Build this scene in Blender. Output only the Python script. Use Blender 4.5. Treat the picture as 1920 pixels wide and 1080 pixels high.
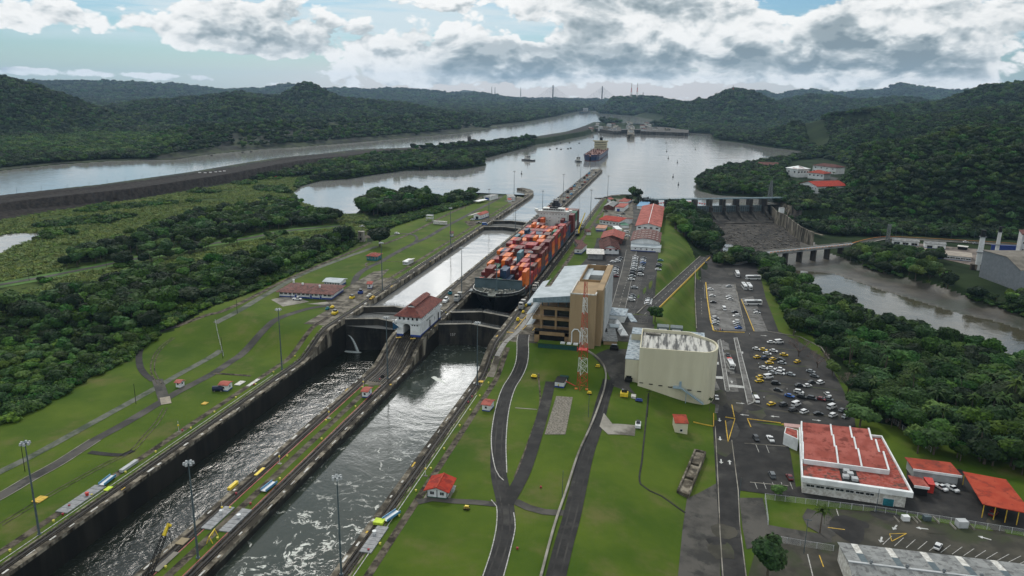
import bpy,math,random
import numpy as np
from math import radians,sin,cos,pi,sqrt,atan2,hypot
for _o in list(bpy.data.objects):
 bpy.data.objects.remove(_o,do_unlink=True)
scene = bpy.context.scene
COL = scene.collection
rnd = random.Random(7)
# camera
F_PX,PITCH,YAW,ROLL = 1416.81,0.253282,0.210451,0.016443
CAM = np.array([128.12,0.0,129.30])
_fw = np.array([-sin(YAW)*cos(PITCH),cos(YAW)*cos(PITCH),-sin(PITCH)])
_rt = np.array([cos(YAW),sin(YAW),0.0])
_up = np.cross(_rt,_fw)
RT = _rt*cos(ROLL) + _up*sin(ROLL)
UP = -_rt*sin(ROLL) + _up*cos(ROLL)
FW = _fw
from mathutils import Matrix,Vector
cam_d = bpy.data.cameras.new('camera')
cam = bpy.data.objects.new('camera',cam_d)
COL.objects.link(cam)
cam_d.sensor_width = 36.0
cam_d.lens = F_PX/1920*36
cam_d.clip_start = 1.0
cam_d.clip_end = 60000
cam.matrix_world = Matrix(((RT[0],UP[0],-FW[0],CAM[0]),(RT[1],UP[1],-FW[1],CAM[1]),
       (RT[2],UP[2],-FW[2],CAM[2]),(0,0,0,1)))
scene.camera = cam
scene.render.engine = 'CYCLES'
scene.cycles.use_denoising = True
scene.cycles.max_bounces = 6
scene.cycles.diffuse_bounces = 2
scene.cycles.glossy_bounces = 3
scene.cycles.transmission_bounces = 3
scene.cycles.transparent_max_bounces = 8
scene.cycles.volume_bounces = 0
scene.cycles.caustics_reflective = False
scene.cycles.caustics_refractive = False
scene.cycles.sample_clamp_indirect = 4.0
scene.view_settings.view_transform = 'Standard'
scene.view_settings.look = 'None'
scene.view_settings.gamma = 1.0
scene.view_settings.exposure = 0.15
scene.view_settings.use_curve_mapping = False
def U(px,py,z=0.0):
 """photo pixel (1920x1080) -> (X, Y) on the horizontal plane z"""
 d = FW*F_PX + RT*(px-960) - UP*(py-540)
 t = (z-CAM[2])/d[2]
 return (CAM[0]+d[0]*t,CAM[1]+d[1]*t)
# node helpers
class NT:
 def __init__(self,tree):
  self.t = tree
  self.n = tree.nodes
  self.l = tree.links
 def node(self,typ,**kw):
  nd = self.n.new(typ)
  for k,v in kw.items():
   setattr(nd,k,v)
  return nd
 def put(self,sock,v):
  if isinstance(v,bpy.types.NodeSocket):
   self.l.new(v,sock)
  elif v is not None:
   sock.default_value = v
 def math(self,op,a,b=None,c=None,clamp=False):
  nd = self.node('ShaderNodeMath',operation=op,use_clamp=clamp)
  self.put(nd.inputs[0],a)
  if b is not None:
   self.put(nd.inputs[1],b)
  if c is not None:
   self.put(nd.inputs[2],c)
  return nd.outputs[0]
 def ss(self,x,lo,hi,a=0.0,b=1.0):
  nd = self.node('ShaderNodeMapRange',interpolation_type='SMOOTHSTEP')
  self.put(nd.inputs[0],x)
  for i,v in ((1,lo),(2,hi),(3,a),(4,b)):
   self.put(nd.inputs[i],v)
  return nd.outputs[0]
 def noise(self,vec,scale,detail=4,rough=0.5,dist=0.0,typ='FBM',lac=2.0):
  nd = self.node('ShaderNodeTexNoise')
  try:
   nd.noise_type = typ
  except Exception:
   pass
  self.put(nd.inputs['Vector'],vec)
  self.put(nd.inputs['Scale'],scale)
  nd.inputs['Detail'].default_value = detail
  nd.inputs['Roughness'].default_value = rough
  nd.inputs['Distortion'].default_value = dist
  nd.inputs['Lacunarity'].default_value = lac
  return nd.outputs[0]
 def mix(self,f,a,b,blend='MIX'):
  nd = self.node('ShaderNodeMix',data_type='RGBA',blend_type=blend)
  self.put(nd.inputs[0],f)
  self.put(nd.inputs[6],(*a,1) if isinstance(a,tuple) and len(a) == 3 else a)
  self.put(nd.inputs[7],(*b,1) if isinstance(b,tuple) and len(b) == 3 else b)
  return nd.outputs[2]
 def vmul(self,v,s):
  nd = self.node('ShaderNodeVectorMath',operation='MULTIPLY')
  self.put(nd.inputs[0],v)
  self.put(nd.inputs[1],s)
  return nd.outputs[0]
 def vadd(self,v,s):
  nd = self.node('ShaderNodeVectorMath',operation='ADD')
  self.put(nd.inputs[0],v)
  self.put(nd.inputs[1],s)
  return nd.outputs[0]
# world: sky and clouds
SUN_AZ,SUN_EL = radians(-12.0),radians(42)      # azimuth measured from the camera heading
world = bpy.data.worlds.new('World')
scene.world = world
world.use_nodes = True
wn = NT(world.node_tree)
wn.n.clear()
tc = wn.node('ShaderNodeTexCoord').outputs['Generated']
rot = wn.node('ShaderNodeVectorRotate',rotation_type='Z_AXIS')
wn.put(rot.inputs['Vector'],tc)
rot.inputs['Angle'].default_value = -YAW
D = rot.outputs[0]                                   # +Y is the camera heading
sep = wn.node('ShaderNodeSeparateXYZ')
wn.put(sep.inputs[0],D)
dx,dy,dz = sep.outputs
AZ = wn.math('ARCTAN2',dx,dy)
EL = wn.math('ARCSINE',dz)
sky = wn.node('ShaderNodeTexSky',sky_type='NISHITA')
sky.sun_disc = False
sky.sun_elevation = SUN_EL
_sa = YAW - SUN_AZ
SUN_DIR = Vector((-sin(_sa)*cos(SUN_EL),cos(_sa)*cos(SUN_EL),sin(SUN_EL)))
sky.sun_rotation = atan2(SUN_DIR.x,SUN_DIR.y)
sky.altitude = 50
sky.air_density = 1.0
sky.dust_density = 1.0
sky.ozone_density = 4.0
P0 = wn.vmul(D,(1.0,1.0,1.75))
warp = wn.node('ShaderNodeTexNoise')
wn.put(warp.inputs['Vector'],P0)
warp.inputs['Scale'].default_value = 7.0
warp.inputs['Detail'].default_value = 3
P1 = wn.vadd(P0,wn.vmul(wn.vadd(warp.outputs['Color'],(-.5,-.5,-.5)),(.05,.05,.05)))
def cloudfield(vec):
 big = wn.noise(vec,5.0,8,0.60)
 v = wn.node('ShaderNodeTexVoronoi',feature='F1')
 try:
  v.normalize = False
 except Exception:
  pass
 wn.put(v.inputs['Vector'],vec)
 v.inputs['Scale'].default_value = 18
 v.inputs['Detail'].default_value = 3
 v.inputs['Roughness'].default_value = 0.6
 puff = wn.math('SUBTRACT',0.5,v.outputs['Distance'])
 return wn.math('MULTIPLY_ADD',puff,0.30,big)
def blob(px,py,wx,wy,amp,tilt=0.0):
 """gaussian patch of cloud cover centred on a sky direction given in photo pixels"""
 a0,e0 = math.atan((px-960)/F_PX),(172-py)/F_PX*cos(math.atan((px-960)/F_PX))
 wx,wy = wx/F_PX,wy/F_PX
 da = wn.math('SUBTRACT',AZ,a0)
 de = wn.math('SUBTRACT',EL,e0)
 c,s = cos(tilt),sin(tilt)
 u = wn.math('MULTIPLY_ADD',da,c/wx,wn.math('MULTIPLY',de,s/wx))
 v = wn.math('MULTIPLY_ADD',de,c/wy,wn.math('MULTIPLY',da,-s/wy))
 r2 = wn.math('ADD',wn.math('MULTIPLY',u,u),wn.math('MULTIPLY',v,v))
 return wn.math('MULTIPLY',wn.math('EXPONENT',wn.math('MULTIPLY',r2,-1.0)),amp)
COVER = [  # px,py,half width,half height,amount,tilt
 (300,70,260,30,.26,-.06),(90,45,180,30,.17,0),(620,100,150,62,.32,-.25),(450,30,200,16,.14,0),(480,88,130,26,.15,-.1),(1480,110,160,30,.12,0),
 (800,110,130,50,.24,-.1),(960,120,130,42,.24,0),(1120,110,160,60,.28,0),
 (1300,90,160,60,.24,0),(1180,20,150,40,.26,0),(870,12,170,28,.26,0),(1540,60,240,70,.30,0),
 (1820,60,220,90,.28,0),(1650,130,260,30,.16,0),(270,152,180,9,.30,-.03),(480,164,60,5,.12,0),
 (45,148,36,9,.28,0),(1270,176,26,5,.16,0),(1170,140,330,10,.13,0),
 (120,125,330,22,-.22,0),(520,140,90,14,-.12,0),(1430,75,30,28,-.22,.6),(985,70,34,20,-.16,0),
 (100,100,120,16,-.12,0),(640,40,110,10,-.10,0),(420,8,140,12,-.08,0),(1400,166,500,9,-.12,0)]
cov = None
for b_ in COVER:
 g_ = blob(*b_)
 cov = g_ if cov is None else wn.math('ADD',cov,g_)
cov = wn.math('ADD',cov,wn.ss(EL,.11,.18,.045,.24))
n0 = cloudfield(P1)
n1 = cloudfield(wn.vadd(P1,(-.003,0,.020)))
dens = wn.math('ADD',n0,cov)
mask = wn.ss(dens,.50,.575)
thick = wn.ss(dens,.58,.82)
relief = wn.math('MULTIPLY_ADD',wn.math('SUBTRACT',n0,n1),2.7,0.84,clamp=True)
lowfreq = wn.noise(wn.vadd(wn.vmul(P1,(1,1,1.5)),(3.1,1.7,.4)),8.0,5,.55)
dark = wn.math('MULTIPLY',thick,wn.ss(lowfreq,.42,.60,.05,1.0))
side = wn.ss(AZ,-.2,.6,0.0,0.36)
lum = wn.math('SUBTRACT',relief,wn.math('MULTIPLY',dark,wn.math('ADD',.52,side)),clamp=True)
ccol = wn.node('ShaderNodeValToRGB')
cr = ccol.color_ramp
cr.elements[0].position = 0.0
cr.elements[0].color = (.20,.255,.285,1)
cr.elements[1].position = 1.0
cr.elements[1].color = (.90,.90,.885,1)
for p_,c_ in ((.3,(.34,.395,.42,1)),(.52,(.52,.565,.58,1)),(.75,(.76,.775,.77,1))):
 e_ = cr.elements.new(p_)
 e_.color = c_
b1,b2,b3 = blob(800,-330,170,100,1.0),blob(800,-150,240,75,1.0),blob(480,-400,200,140,1.0)
gain = wn.math('ADD',wn.math('ADD',wn.math('ADD',wn.math('MULTIPLY',b1,8.5),wn.math('MULTIPLY',b2,1.6)),wn.math('MULTIPLY',b3,1.4)),wn.ss(EL,.11,.20,1.0,1.4))
brk = wn.math('MAXIMUM',b1,wn.math('MULTIPLY',wn.math('MAXIMUM',b2,b3),.75))
wn.put(ccol.inputs[0],wn.math('MULTIPLY_ADD',brk,.55,lum,clamp=True))
cir = wn.noise(wn.vmul(D,(1.6,1.6,20.0)),2.6,6,.6)
cirm = wn.math('MULTIPLY',wn.ss(cir,.38,.60),wn.ss(EL,.035,.075))
base = wn.node('ShaderNodeMix',data_type='RGBA',blend_type='MULTIPLY')
base.inputs[0].default_value = 1.0
wn.put(base.inputs[6],sky.outputs[0])
base.inputs[7].default_value = (.54,.76,.86,1)
bg_sky = wn.node('ShaderNodeBackground')
wn.put(bg_sky.inputs['Color'],base.outputs[2])
bg_sky.inputs['Strength'].default_value = 0.085
bg_veil = wn.node('ShaderNodeBackground')
warm = wn.math('MULTIPLY',wn.ss(EL,.012,.055,1.0,0.0),wn.ss(wn.math('ABSOLUTE',wn.math('SUBTRACT',AZ,.05)),.15,.60,1.0,.15))
wn.put(bg_veil.inputs['Color'],wn.mix(warm,(.62,.72,.76),(.78,.68,.65)))
vm = wn.math('MAXIMUM',wn.math('MULTIPLY',cirm,.94),wn.math('MULTIPLY',warm,.75))
veil = wn.node('ShaderNodeMixShader')
wn.put(veil.inputs[0],vm)
wn.put(veil.inputs[1],bg_sky.outputs[0])
wn.put(veil.inputs[2],bg_veil.outputs[0])
bg_cl = wn.node('ShaderNodeBackground')
wn.put(bg_cl.inputs['Color'],ccol.outputs[0])
wn.put(bg_cl.inputs['Strength'],gain)
mixw = wn.node('ShaderNodeMixShader')
wn.put(mixw.inputs[0],wn.math('MAXIMUM',mask,brk))
wn.put(mixw.inputs[1],veil.outputs[0])
wn.put(mixw.inputs[2],bg_cl.outputs[0])
outw = wn.node('ShaderNodeOutputWorld')
wn.l.new(mixw.outputs[0],outw.inputs[0])
world.cycles.sampling_method = 'MANUAL'
world.cycles.sample_map_resolution = 1024
sun_d = bpy.data.lights.new('sun','SUN')
sun_d.energy = 1.5
sun_d.angle = radians(10)
sun_d.color = (1.0,.95,.87)
sun = bpy.data.objects.new('sun',sun_d)
COL.objects.link(sun)
sun.rotation_euler = SUN_DIR.to_track_quat('Z','Y').to_euler()
sun.location = (0,0,400)
# materials
MATS = {}
def mat(name,col,rough=.8,col2=None,scale=.3,metal=0.0,bump=0.0,bscale=None,spec=.3,detail=5,c3=None,c3s=.05,c3t=(.5,.62),
  rand=0.0,emit=None,stretch=(1,1,1),lo=.38,hi=.62,obj_coords=False):
 """procedural principled material: two noise-mixed colours, optional third patches, bump, per-object variation"""
 if name in MATS:
  return MATS[name]
 m = bpy.data.materials.new(name)
 m.use_nodes = True
 n = NT(m.node_tree)
 bs = n.n['Principled BSDF']
 bs.inputs['Roughness'].default_value = rough
 bs.inputs['Metallic'].default_value = metal
 bs.inputs['Specular IOR Level'].default_value = spec
 if obj_coords:
  vec = n.node('ShaderNodeTexCoord').outputs['Object']
 else:
  vec = n.node('ShaderNodeNewGeometry').outputs['Position']
 vec = n.vmul(vec,stretch)
 c = (*col,1)
 if col2 is not None:
  c = n.mix(n.ss(n.noise(vec,scale,detail,.6),lo,hi),col,col2)
 if c3 is not None:
  c = n.mix(n.ss(n.noise(n.vadd(vec,(31.7,11.3,5.1)),c3s,5,.6),*c3t),c,c3)
 if rand:
  oi = n.node('ShaderNodeObjectInfo').outputs['Random']
  hsv = n.node('ShaderNodeHueSaturation')
  n.put(hsv.inputs['Color'],c)
  n.put(hsv.inputs['Value'],n.math('MULTIPLY_ADD',oi,2*rand,1-rand))
  n.put(hsv.inputs['Hue'],n.math('MULTIPLY_ADD',oi,rand*.10,.5-rand*.05))
  c = hsv.outputs[0]
 n.put(bs.inputs['Base Color'],c)
 if name == 'lawn_grass':                          # faint mowing stripes
  wv = n.node('ShaderNodeTexWave')
  wv.inputs['Scale'].default_value = .11
  wv.inputs['Distortion'].default_value = 3
  wv.inputs['Detail Scale'].default_value = .3
  n.put(wv.inputs['Vector'],vec)
  c = n.mix(n.math('MULTIPLY',wv.outputs['Fac'],.16),c,(.10,.125,.03))
  c = n.mix(n.ss(n.noise(vec,.16,5,.7),.40,.66,.0,.55),c,(.022,.050,.005))
  c = n.mix(n.ss(n.noise(vec,.9,5,.75),.42,.60,.0,.45),c,(.024,.042,.008))
  c = n.mix(n.ss(n.noise(n.vadd(vec,(9,4,0)),.10,6,.8),.62,.70,.0,.7),c,(.105,.085,.05))
 if 'roof' in name or 'tiles' in name:              # sheet seams and streaks running with the fall
  sv = n.noise(n.vmul(vec,(1.0,.05,1.0)),1.6,3,.7)
  c = n.mix(n.ss(sv,.48,.66,.0,.38),c,tuple(v*.45 for v in col))
 if bump:
  b = n.node('ShaderNodeBump')
  b.inputs['Strength'].default_value = 1.0
  b.inputs['Distance'].default_value = bump
  n.put(b.inputs['Height'],n.noise(vec,bscale or scale*4,5,.6))
  n.l.new(b.outputs[0],bs.inputs['Normal'])
 if emit:
  bs.inputs['Emission Color'].default_value = (*col,1)
  bs.inputs['Emission Strength'].default_value = emit
 MATS[name] = m
 return m
M_lawn = mat('lawn_grass',(.040,.078,.007),.9,(.078,.115,.012),.03,c3=(.115,.108,.038),c3s=.055,c3t=(.50,.80),bump=.08,bscale=1.4,spec=.08,lo=.30,hi=.70,detail=8)
M_rough = mat('rough_grass',(.030,.052,.012),.95,(.062,.088,.022),.06,c3=(.016,.030,.008),c3s=.2,bump=.5,bscale=.4,spec=.05)
M_forest = mat('forest_floor',(.012,.022,.008),.95,(.022,.036,.012),.02,bump=1.0,bscale=.12,spec=.05)
M_mud = mat('river_mud',(.028,.024,.016),.5,(.060,.052,.037),.06,c3=(.022,.026,.012),c3s=.03,bump=.35,bscale=.5,spec=.4,detail=8)
M_rock = mat('dark_rock',(.030,.027,.024),.9,(.075,.066,.056),.25,bump=.8,bscale=.5,c3=(.02,.018,.016),c3s=.06,spec=.15)
M_berm = mat('berm_rock',(.017,.014,.012),.95,(.036,.030,.026),.22,bump=1.2,bscale=.35,spec=.1)
M_benchrock = mat('bench_rock',(.020,.024,.020),.9,(.042,.054,.026),.03,bump=1,bscale=.2,c3=(.018,.020,.018),c3s=.02,spec=.1)
M_asph = mat('asphalt',(.027,.026,.025),.9,(.050,.047,.043),.10,c3=(.026,.025,.024),c3s=.05,bump=.01,bscale=3,spec=.2)
M_asph2 = mat('worn_asphalt',(.042,.040,.036),.9,(.085,.079,.069),.07,c3=(.035,.034,.031),c3s=.11,spec=.2)
M_asph3 = mat('dark_asphalt',(.016,.0155,.015),.9,(.030,.0285,.027),.15,c3=(.055,.052,.046),c3s=.07,c3t=(.55,.7),spec=.25)
M_conc = mat('concrete',(.20,.185,.155),.85,(.30,.28,.24),.12,c3=(.10,.09,.072),c3s=.09,c3t=(.48,.66),spec=.2)
M_concd = mat('stained_concrete',(.085,.072,.052),.9,(.25,.22,.17),.35,c3=(.035,.030,.022),c3s=.12,c3t=(.42,.60),spec=.15)
M_concv = mat('weathered_wall',(.085,.073,.054),.9,(.28,.25,.195),.28,c3=(.025,.021,.016),c3s=.18,c3t=(.44,.62),stretch=(1,1,.25),spec=.15)
M_wallwet = mat('wet_lock_wall',(.008,.008,.007),.5,(.022,.020,.016),.2,stretch=(1,1,.15),spec=.4)
M_apron = mat('lock_apron',(.115,.10,.078),.9,(.20,.18,.145),.2,c3=(.055,.048,.036),c3s=.15,c3t=(.44,.6),spec=.15)
M_track = mat('track_bed',(.055,.046,.034),.9,(.135,.115,.085),.3,c3=(.028,.023,.018),c3s=.25,spec=.1)
M_towbed = mat('towing_bed',(.018,.015,.011),.9,(.055,.046,.034),.4,c3=(.010,.009,.007),c3s=.3,spec=.1)
M_rail = mat('rail_steel',(.030,.026,.022),.6,(.055,.045,.038),2,metal=.3)
M_rack = mat('black_rack',(.010,.009,.008),.7,(.022,.019,.016),1.5)
M_white = mat('white_paint',(.74,.75,.74),.6,(.60,.61,.60),.3,spec=.3)
M_whitew = mat('worn_white_paint',(.62,.61,.57),.75,(.40,.38,.34),.9,spec=.2)
M_lpaint = mat('line_paint',(.50,.49,.46),.85,(.28,.27,.25),1.2,spec=.2)
M_ypaint = mat('yellow_paint',(.62,.40,.045),.75,(.42,.27,.04),1.0)
M_yellow = mat('bright_yellow_paint',(.75,.56,.03),.5,(.62,.44,.03),.8)
M_lime = mat('lime_tarpaulin',(.52,.66,.04),.7,(.40,.52,.04),.8)
M_red = mat('red_paint',(.50,.035,.025),.5,(.38,.03,.02),1)
M_pink = mat('faded_red_paint',(.42,.12,.10),.8,(.30,.09,.07),1)
M_blue = mat('blue_paint',(.020,.055,.26),.5,(.018,.045,.20),1)
M_bluel = mat('light_blue_paint',(.10,.28,.45),.5,(.07,.2,.34),1)
M_teal = mat('teal_paint',(.02,.17,.21),.6,(.015,.12,.15),1)
M_glass = mat('window_glass',(.012,.015,.018),.15,spec=.6)
M_dark = mat('dark_opening',(.006,.006,.006),.8)
M_steel = mat('galvanised_steel',(.20,.215,.22),.55,(.14,.15,.155),1,metal=.5)
M_gpole = mat('grey_pole_paint',(.085,.115,.125),.5,(.06,.08,.09),1)
M_greym = mat('grey_machinery',(.22,.23,.23),.6,(.12,.12,.12),.8)
M_silver = mat('silver_paint',(.45,.46,.46),.4,(.28,.29,.29),1,metal=.4)
M_redroof = mat('red_roof',(.24,.036,.018),.85,(.33,.055,.028),.25,c3=(.13,.03,.02),c3s=.4,c3t=(.5,.7),spec=.2)
M_orroof = mat('orange_red_roof',(.31,.036,.014),.75,(.36,.055,.024),.2,c3=(.22,.03,.014),c3s=.3,spec=.15)
M_fadedroof = mat('faded_red_roof',(.27,.062,.044),.85,(.37,.105,.080),.12,c3=(.16,.035,.025),c3s=.3,c3t=(.5,.66),spec=.2)
M_stainroof = mat('stained_red_roof',(.25,.04,.024),.85,(.33,.09,.07),.7,c3=(.09,.045,.035),c3s=.5,c3t=(.5,.62),spec=.2)
M_maroon = mat('maroon_roof',(.070,.022,.018),.8,(.12,.040,.032),.4,c3=(.035,.018,.015),c3s=.5,spec=.15)
M_maroonw = mat('weathered_maroon_roof',(.10,.038,.032),.8,(.17,.075,.062),.6,c3=(.045,.03,.026),c3s=.6,spec=.15)
M_wroof = mat('white_metal_roof',(.40,.44,.46),.65,(.30,.34,.355),.15,spec=.2)
M_groof = mat('grey_metal_roof',(.17,.175,.17),.65,(.24,.245,.235),.3,c3=(.10,.10,.097),c3s=.5,spec=.3)
M_tan = mat('tan_stucco',(.33,.235,.135),.85,(.28,.20,.115),.15,spec=.15,c3=(.22,.16,.095),c3s=.12,c3t=(.55,.7),stretch=(1,1,.2))
M_tand = mat('tan_frame',(.30,.20,.105),.85,(.24,.16,.085),.4,spec=.15)
M_cream = mat('cream_panel_wall',(.58,.54,.40),.85,(.52,.48,.35),.12,spec=.15,c3=(.36,.33,.23),c3s=.10,c3t=(.56,.72),stretch=(1,1,.15))
M_creamr = mat('mould_stained_white_roof',(.50,.49,.45),.85,(.11,.11,.105),.55,stretch=(1.0,.12,1),spec=.15,lo=.42,hi=.6)
M_bluegr = mat('blue_grey_roof',(.26,.32,.36),.7,(.40,.45,.48),.6,c3=(.14,.17,.2),c3s=.5,spec=.2)
M_grwall = mat('grey_white_wall',(.45,.46,.46),.8,(.36,.37,.37),.3)
M_chimw = mat('white_chimney_paint',(.62,.63,.62),.6,(.50,.51,.50),.2)
M_bark = mat('bark',(.07,.055,.04),.9,(.11,.09,.07),2)
M_hullblack = mat('black_hull_paint',(.010,.011,.012),.35,(.018,.018,.019),.3,spec=.5)
M_hullred = mat('red_antifouling_paint',(.075,.022,.018),.7,(.045,.018,.015),.4)
M_deck = mat('ship_deck',(.10,.12,.11),.8,(.16,.17,.15),.4,c3=(.06,.05,.04),c3s=.4)
M_breakw = mat('blue_grey_ship_paint',(.085,.125,.14),.6,(.065,.10,.11),.2)
M_shipwhite = mat('ship_white_paint',(.62,.62,.59),.55,(.52,.52,.49),.25)
M_gate = mat('lock_gate_steel',(.020,.020,.018),.6,(.045,.040,.032),.3,c3=(.012,.012,.012),c3s=.2,stretch=(1,1,.3))
def water_mat(name,deep,rough,waves,foam=0.0,foam_scale=.05):
 m = bpy.data.materials.new(name)
 m.use_nodes = True
 n = NT(m.node_tree)
 bs = n.n['Principled BSDF']
 pos = n.node('ShaderNodeNewGeometry').outputs['Position']
 bs.inputs['IOR'].default_value = 1.33
 bs.inputs['Specular IOR Level'].default_value = .5
 h = None
 for sc,amp,st in waves:
  w = n.math('MULTIPLY',n.noise(n.vmul(pos,st),sc,5,.62,.6),amp)
  h = w if h is None else n.math('ADD',h,w)
 b = n.node('ShaderNodeBump')
 b.inputs['Strength'].default_value = 1.0
 b.inputs['Distance'].default_value = 1.0
 n.put(b.inputs['Height'],h)
 n.l.new(b.outputs[0],bs.inputs['Normal'])
 bs.inputs['Roughness'].default_value = rough
 col = (*deep,1)
 if foam:
  wrp = n.node('ShaderNodeTexNoise')
  n.put(wrp.inputs['Vector'],pos)
  wrp.inputs['Scale'].default_value = .035
  wrp.inputs['Detail'].default_value = 4
  wv = n.vadd(pos,n.vmul(n.vadd(wrp.outputs['Color'],(-.5,-.5,-.5)),(42,42,42)))
  a = n.noise(wv,foam_scale,7,.62,1.2)
  line = n.ss(n.math('ABSOLUTE',n.math('SUBTRACT',a,.5)),.0,.022,1,0)
  brk = n.ss(n.noise(pos,.35,5,.65),.44,.60)
  zone = n.ss(n.noise(n.vadd(pos,(53,9,0)),.022,3,.5),.44,.60)
  raft = n.ss(n.noise(wv,foam_scale*.8,5,.55,.8),.650,.675)
  f = n.math('MULTIPLY',n.math('MULTIPLY',line,brk),n.math('MAXIMUM',zone,.25))
  f = n.math('MULTIPLY',n.math('MAXIMUM',f,n.math('MULTIPLY',raft,.9)),foam)
  col = n.mix(f,deep,(.62,.64,.58))
  n.put(bs.inputs['Roughness'],n.mix(f,(rough,)*3,(.9,.9,.9)))
 n.put(bs.inputs['Base Color'],col)
 MATS[name] = m
 return m
M_lake = water_mat('lake_water',(.21,.208,.195),.06,[(.05,.13,(1,1,1)),(.35,.022,(1,1,1)),(.012,.3,(1,2,1))])  # base lighter than silty water: part of the sky reflection is in the colour
M_chan = water_mat('channel_water',(.22,.217,.20),.07,[(.06,.12,(1,1,1)),(.4,.02,(1,1,1))])  # bright sky reflection partly put into this pale base too
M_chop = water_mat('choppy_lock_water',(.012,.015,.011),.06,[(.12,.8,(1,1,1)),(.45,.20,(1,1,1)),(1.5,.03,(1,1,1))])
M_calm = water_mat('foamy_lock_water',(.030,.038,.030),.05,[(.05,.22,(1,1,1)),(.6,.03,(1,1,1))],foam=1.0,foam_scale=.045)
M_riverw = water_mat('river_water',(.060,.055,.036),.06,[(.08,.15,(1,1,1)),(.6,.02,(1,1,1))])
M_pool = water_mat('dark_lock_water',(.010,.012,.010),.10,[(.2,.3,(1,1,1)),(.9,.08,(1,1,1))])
# mesh builder
class MB:
 def __init__(self):
  self.v,self.f,self.m = [],[],[]
  self.mat = 0
 def face(self,pts):
  b = len(self.v)
  self.v += [tuple(p) for p in pts]
  self.f.append(tuple(range(b,b+len(pts))))
  self.m.append(self.mat)
 def box(self,x0,x1,y0,y1,z0,z1,rot=0.0,c=None):
  pts = [(x0,y0,z0),(x1,y0,z0),(x1,y1,z0),(x0,y1,z0),(x0,y0,z1),(x1,y0,z1),(x1,y1,z1),(x0,y1,z1)]
  if rot:
   cx,cy = c if c else ((x0+x1)/2,(y0+y1)/2)
   cr_,sr_ = cos(rot),sin(rot)
   pts = [(cx+(x-cx)*cr_-(y-cy)*sr_,cy+(x-cx)*sr_+(y-cy)*cr_,z) for x,y,z in pts]
  self.hexa(pts)
  return self
 def hexa(self,p):
  b = len(self.v)
  self.v += [tuple(q) for q in p]
  for f in ((0,3,2,1),(4,5,6,7),(0,1,5,4),(1,2,6,5),(2,3,7,6),(3,0,4,7)):
   self.f.append(tuple(b+i for i in f))
   self.m.append(self.mat)
 def prism(self,poly,z0,z1):
  """poly: list of (x, y); z0, z1 numbers or lists per vertex"""
  n = len(poly)
  a = sum(poly[i][0]*poly[(i+1) % n][1]-poly[(i+1) % n][0]*poly[i][1] for i in range(n))
  zz0 = list(z0) if isinstance(z0,(list,tuple)) else [z0]*n
  zz1 = list(z1) if isinstance(z1,(list,tuple)) else [z1]*n
  if a < 0:
   poly = poly[::-1]
   zz0 = zz0[::-1]
   zz1 = zz1[::-1]
  b = len(self.v)
  self.v += [(poly[i][0],poly[i][1],zz0[i]) for i in range(n)] + [(poly[i][0],poly[i][1],zz1[i]) for i in range(n)]
  self.f.append(tuple(b+i for i in range(n-1,-1,-1)))
  self.f.append(tuple(b+n+i for i in range(n)))
  self.m += [self.mat]*(n+2)
  for i in range(n):
   j = (i+1) % n
   self.f.append((b+i,b+j,b+n+j,b+n+i))
  return self
 def tube(self,p,q,r0,r1=None,n=6,cap=True):
  r1 = r0 if r1 is None else r1
  p,q = Vector(p),Vector(q)
  d = (q-p)
  if d.length < 1e-6:
   return self
  d.normalize()
  a = d.orthogonal().normalized()
  c = d.cross(a)
  b = len(self.v)
  for (o,r) in ((p,r0),(q,r1)):
   for i in range(n):
    t = 2*pi*i/n
    self.v.append(tuple(o+a*(r*cos(t))+c*(r*sin(t))))
  for i in range(n):
   j = (i+1) % n
   self.f.append((b+i,b+j,b+n+j,b+n+i))
   self.m.append(self.mat)
  if cap:
   self.f.append(tuple(b+i for i in range(n-1,-1,-1)))
   self.f.append(tuple(b+n+i for i in range(n)))
   self.m += [self.mat]*2
  return self
 def cone(self,x,y,z0,z1,r0,r1,n=10):
  return self.tube((x,y,z0),(x,y,z1),r0,r1,n)
 def grid(self,rows):
  """rows: list of rows of points"""
  b = len(self.v)
  nr,nc = len(rows),len(rows[0])
  for r in rows:
   self.v += [tuple(p) for p in r]
  for i in range(nr-1):
   for j in range(nc-1):
    self.f.append((b+i*nc+j,b+i*nc+j+1,b+(i+1)*nc+j+1,b+(i+1)*nc+j))
    self.m.append(self.mat)
  return self
 def mesh(self,name,mats):
  me = bpy.data.meshes.new(name)
  me.from_pydata(self.v,[],self.f)
  if not isinstance(mats,(list,tuple)):
   mats = [mats]
  for m in mats:
   me.materials.append(m)
  if any(self.m):
   me.polygons.foreach_set('material_index',np.array(self.m[:len(self.f)],dtype=np.int32))
  me.update()
  return me
def link(o,parent=None):
 COL.objects.link(o)
 if parent is not None:
  o.parent = parent
 return o
def part(name,mb,mats,parent,label=None,kind=None,loc=None,rz=None):
 me = mb if isinstance(mb,bpy.types.Mesh) else mb.mesh(name,mats)
 o = bpy.data.objects.new(name,me)
 link(o,parent)
 if label:
  o['label'] = label
 if kind:
  o['kind'] = kind
 if loc:
  o.location = loc
 if rz:
  o.rotation_euler = (0,0,rz)
 return o
def tag(o,label,cat=None,group=None,kind=None):
 if label:
  o['label'] = label
 if cat:
  o['category'] = cat
 if group:
  o['group'] = group
 if kind:
  o['kind'] = kind
 return o
def thing(name,label,cat,loc=(0,0,0),rz=0.0,group=None):
 o = bpy.data.objects.new(name,None)
 o.empty_display_size = .5
 link(o)
 o.location = loc
 o.rotation_euler = (0,0,rz)
 return tag(o,label,cat,group)
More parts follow.
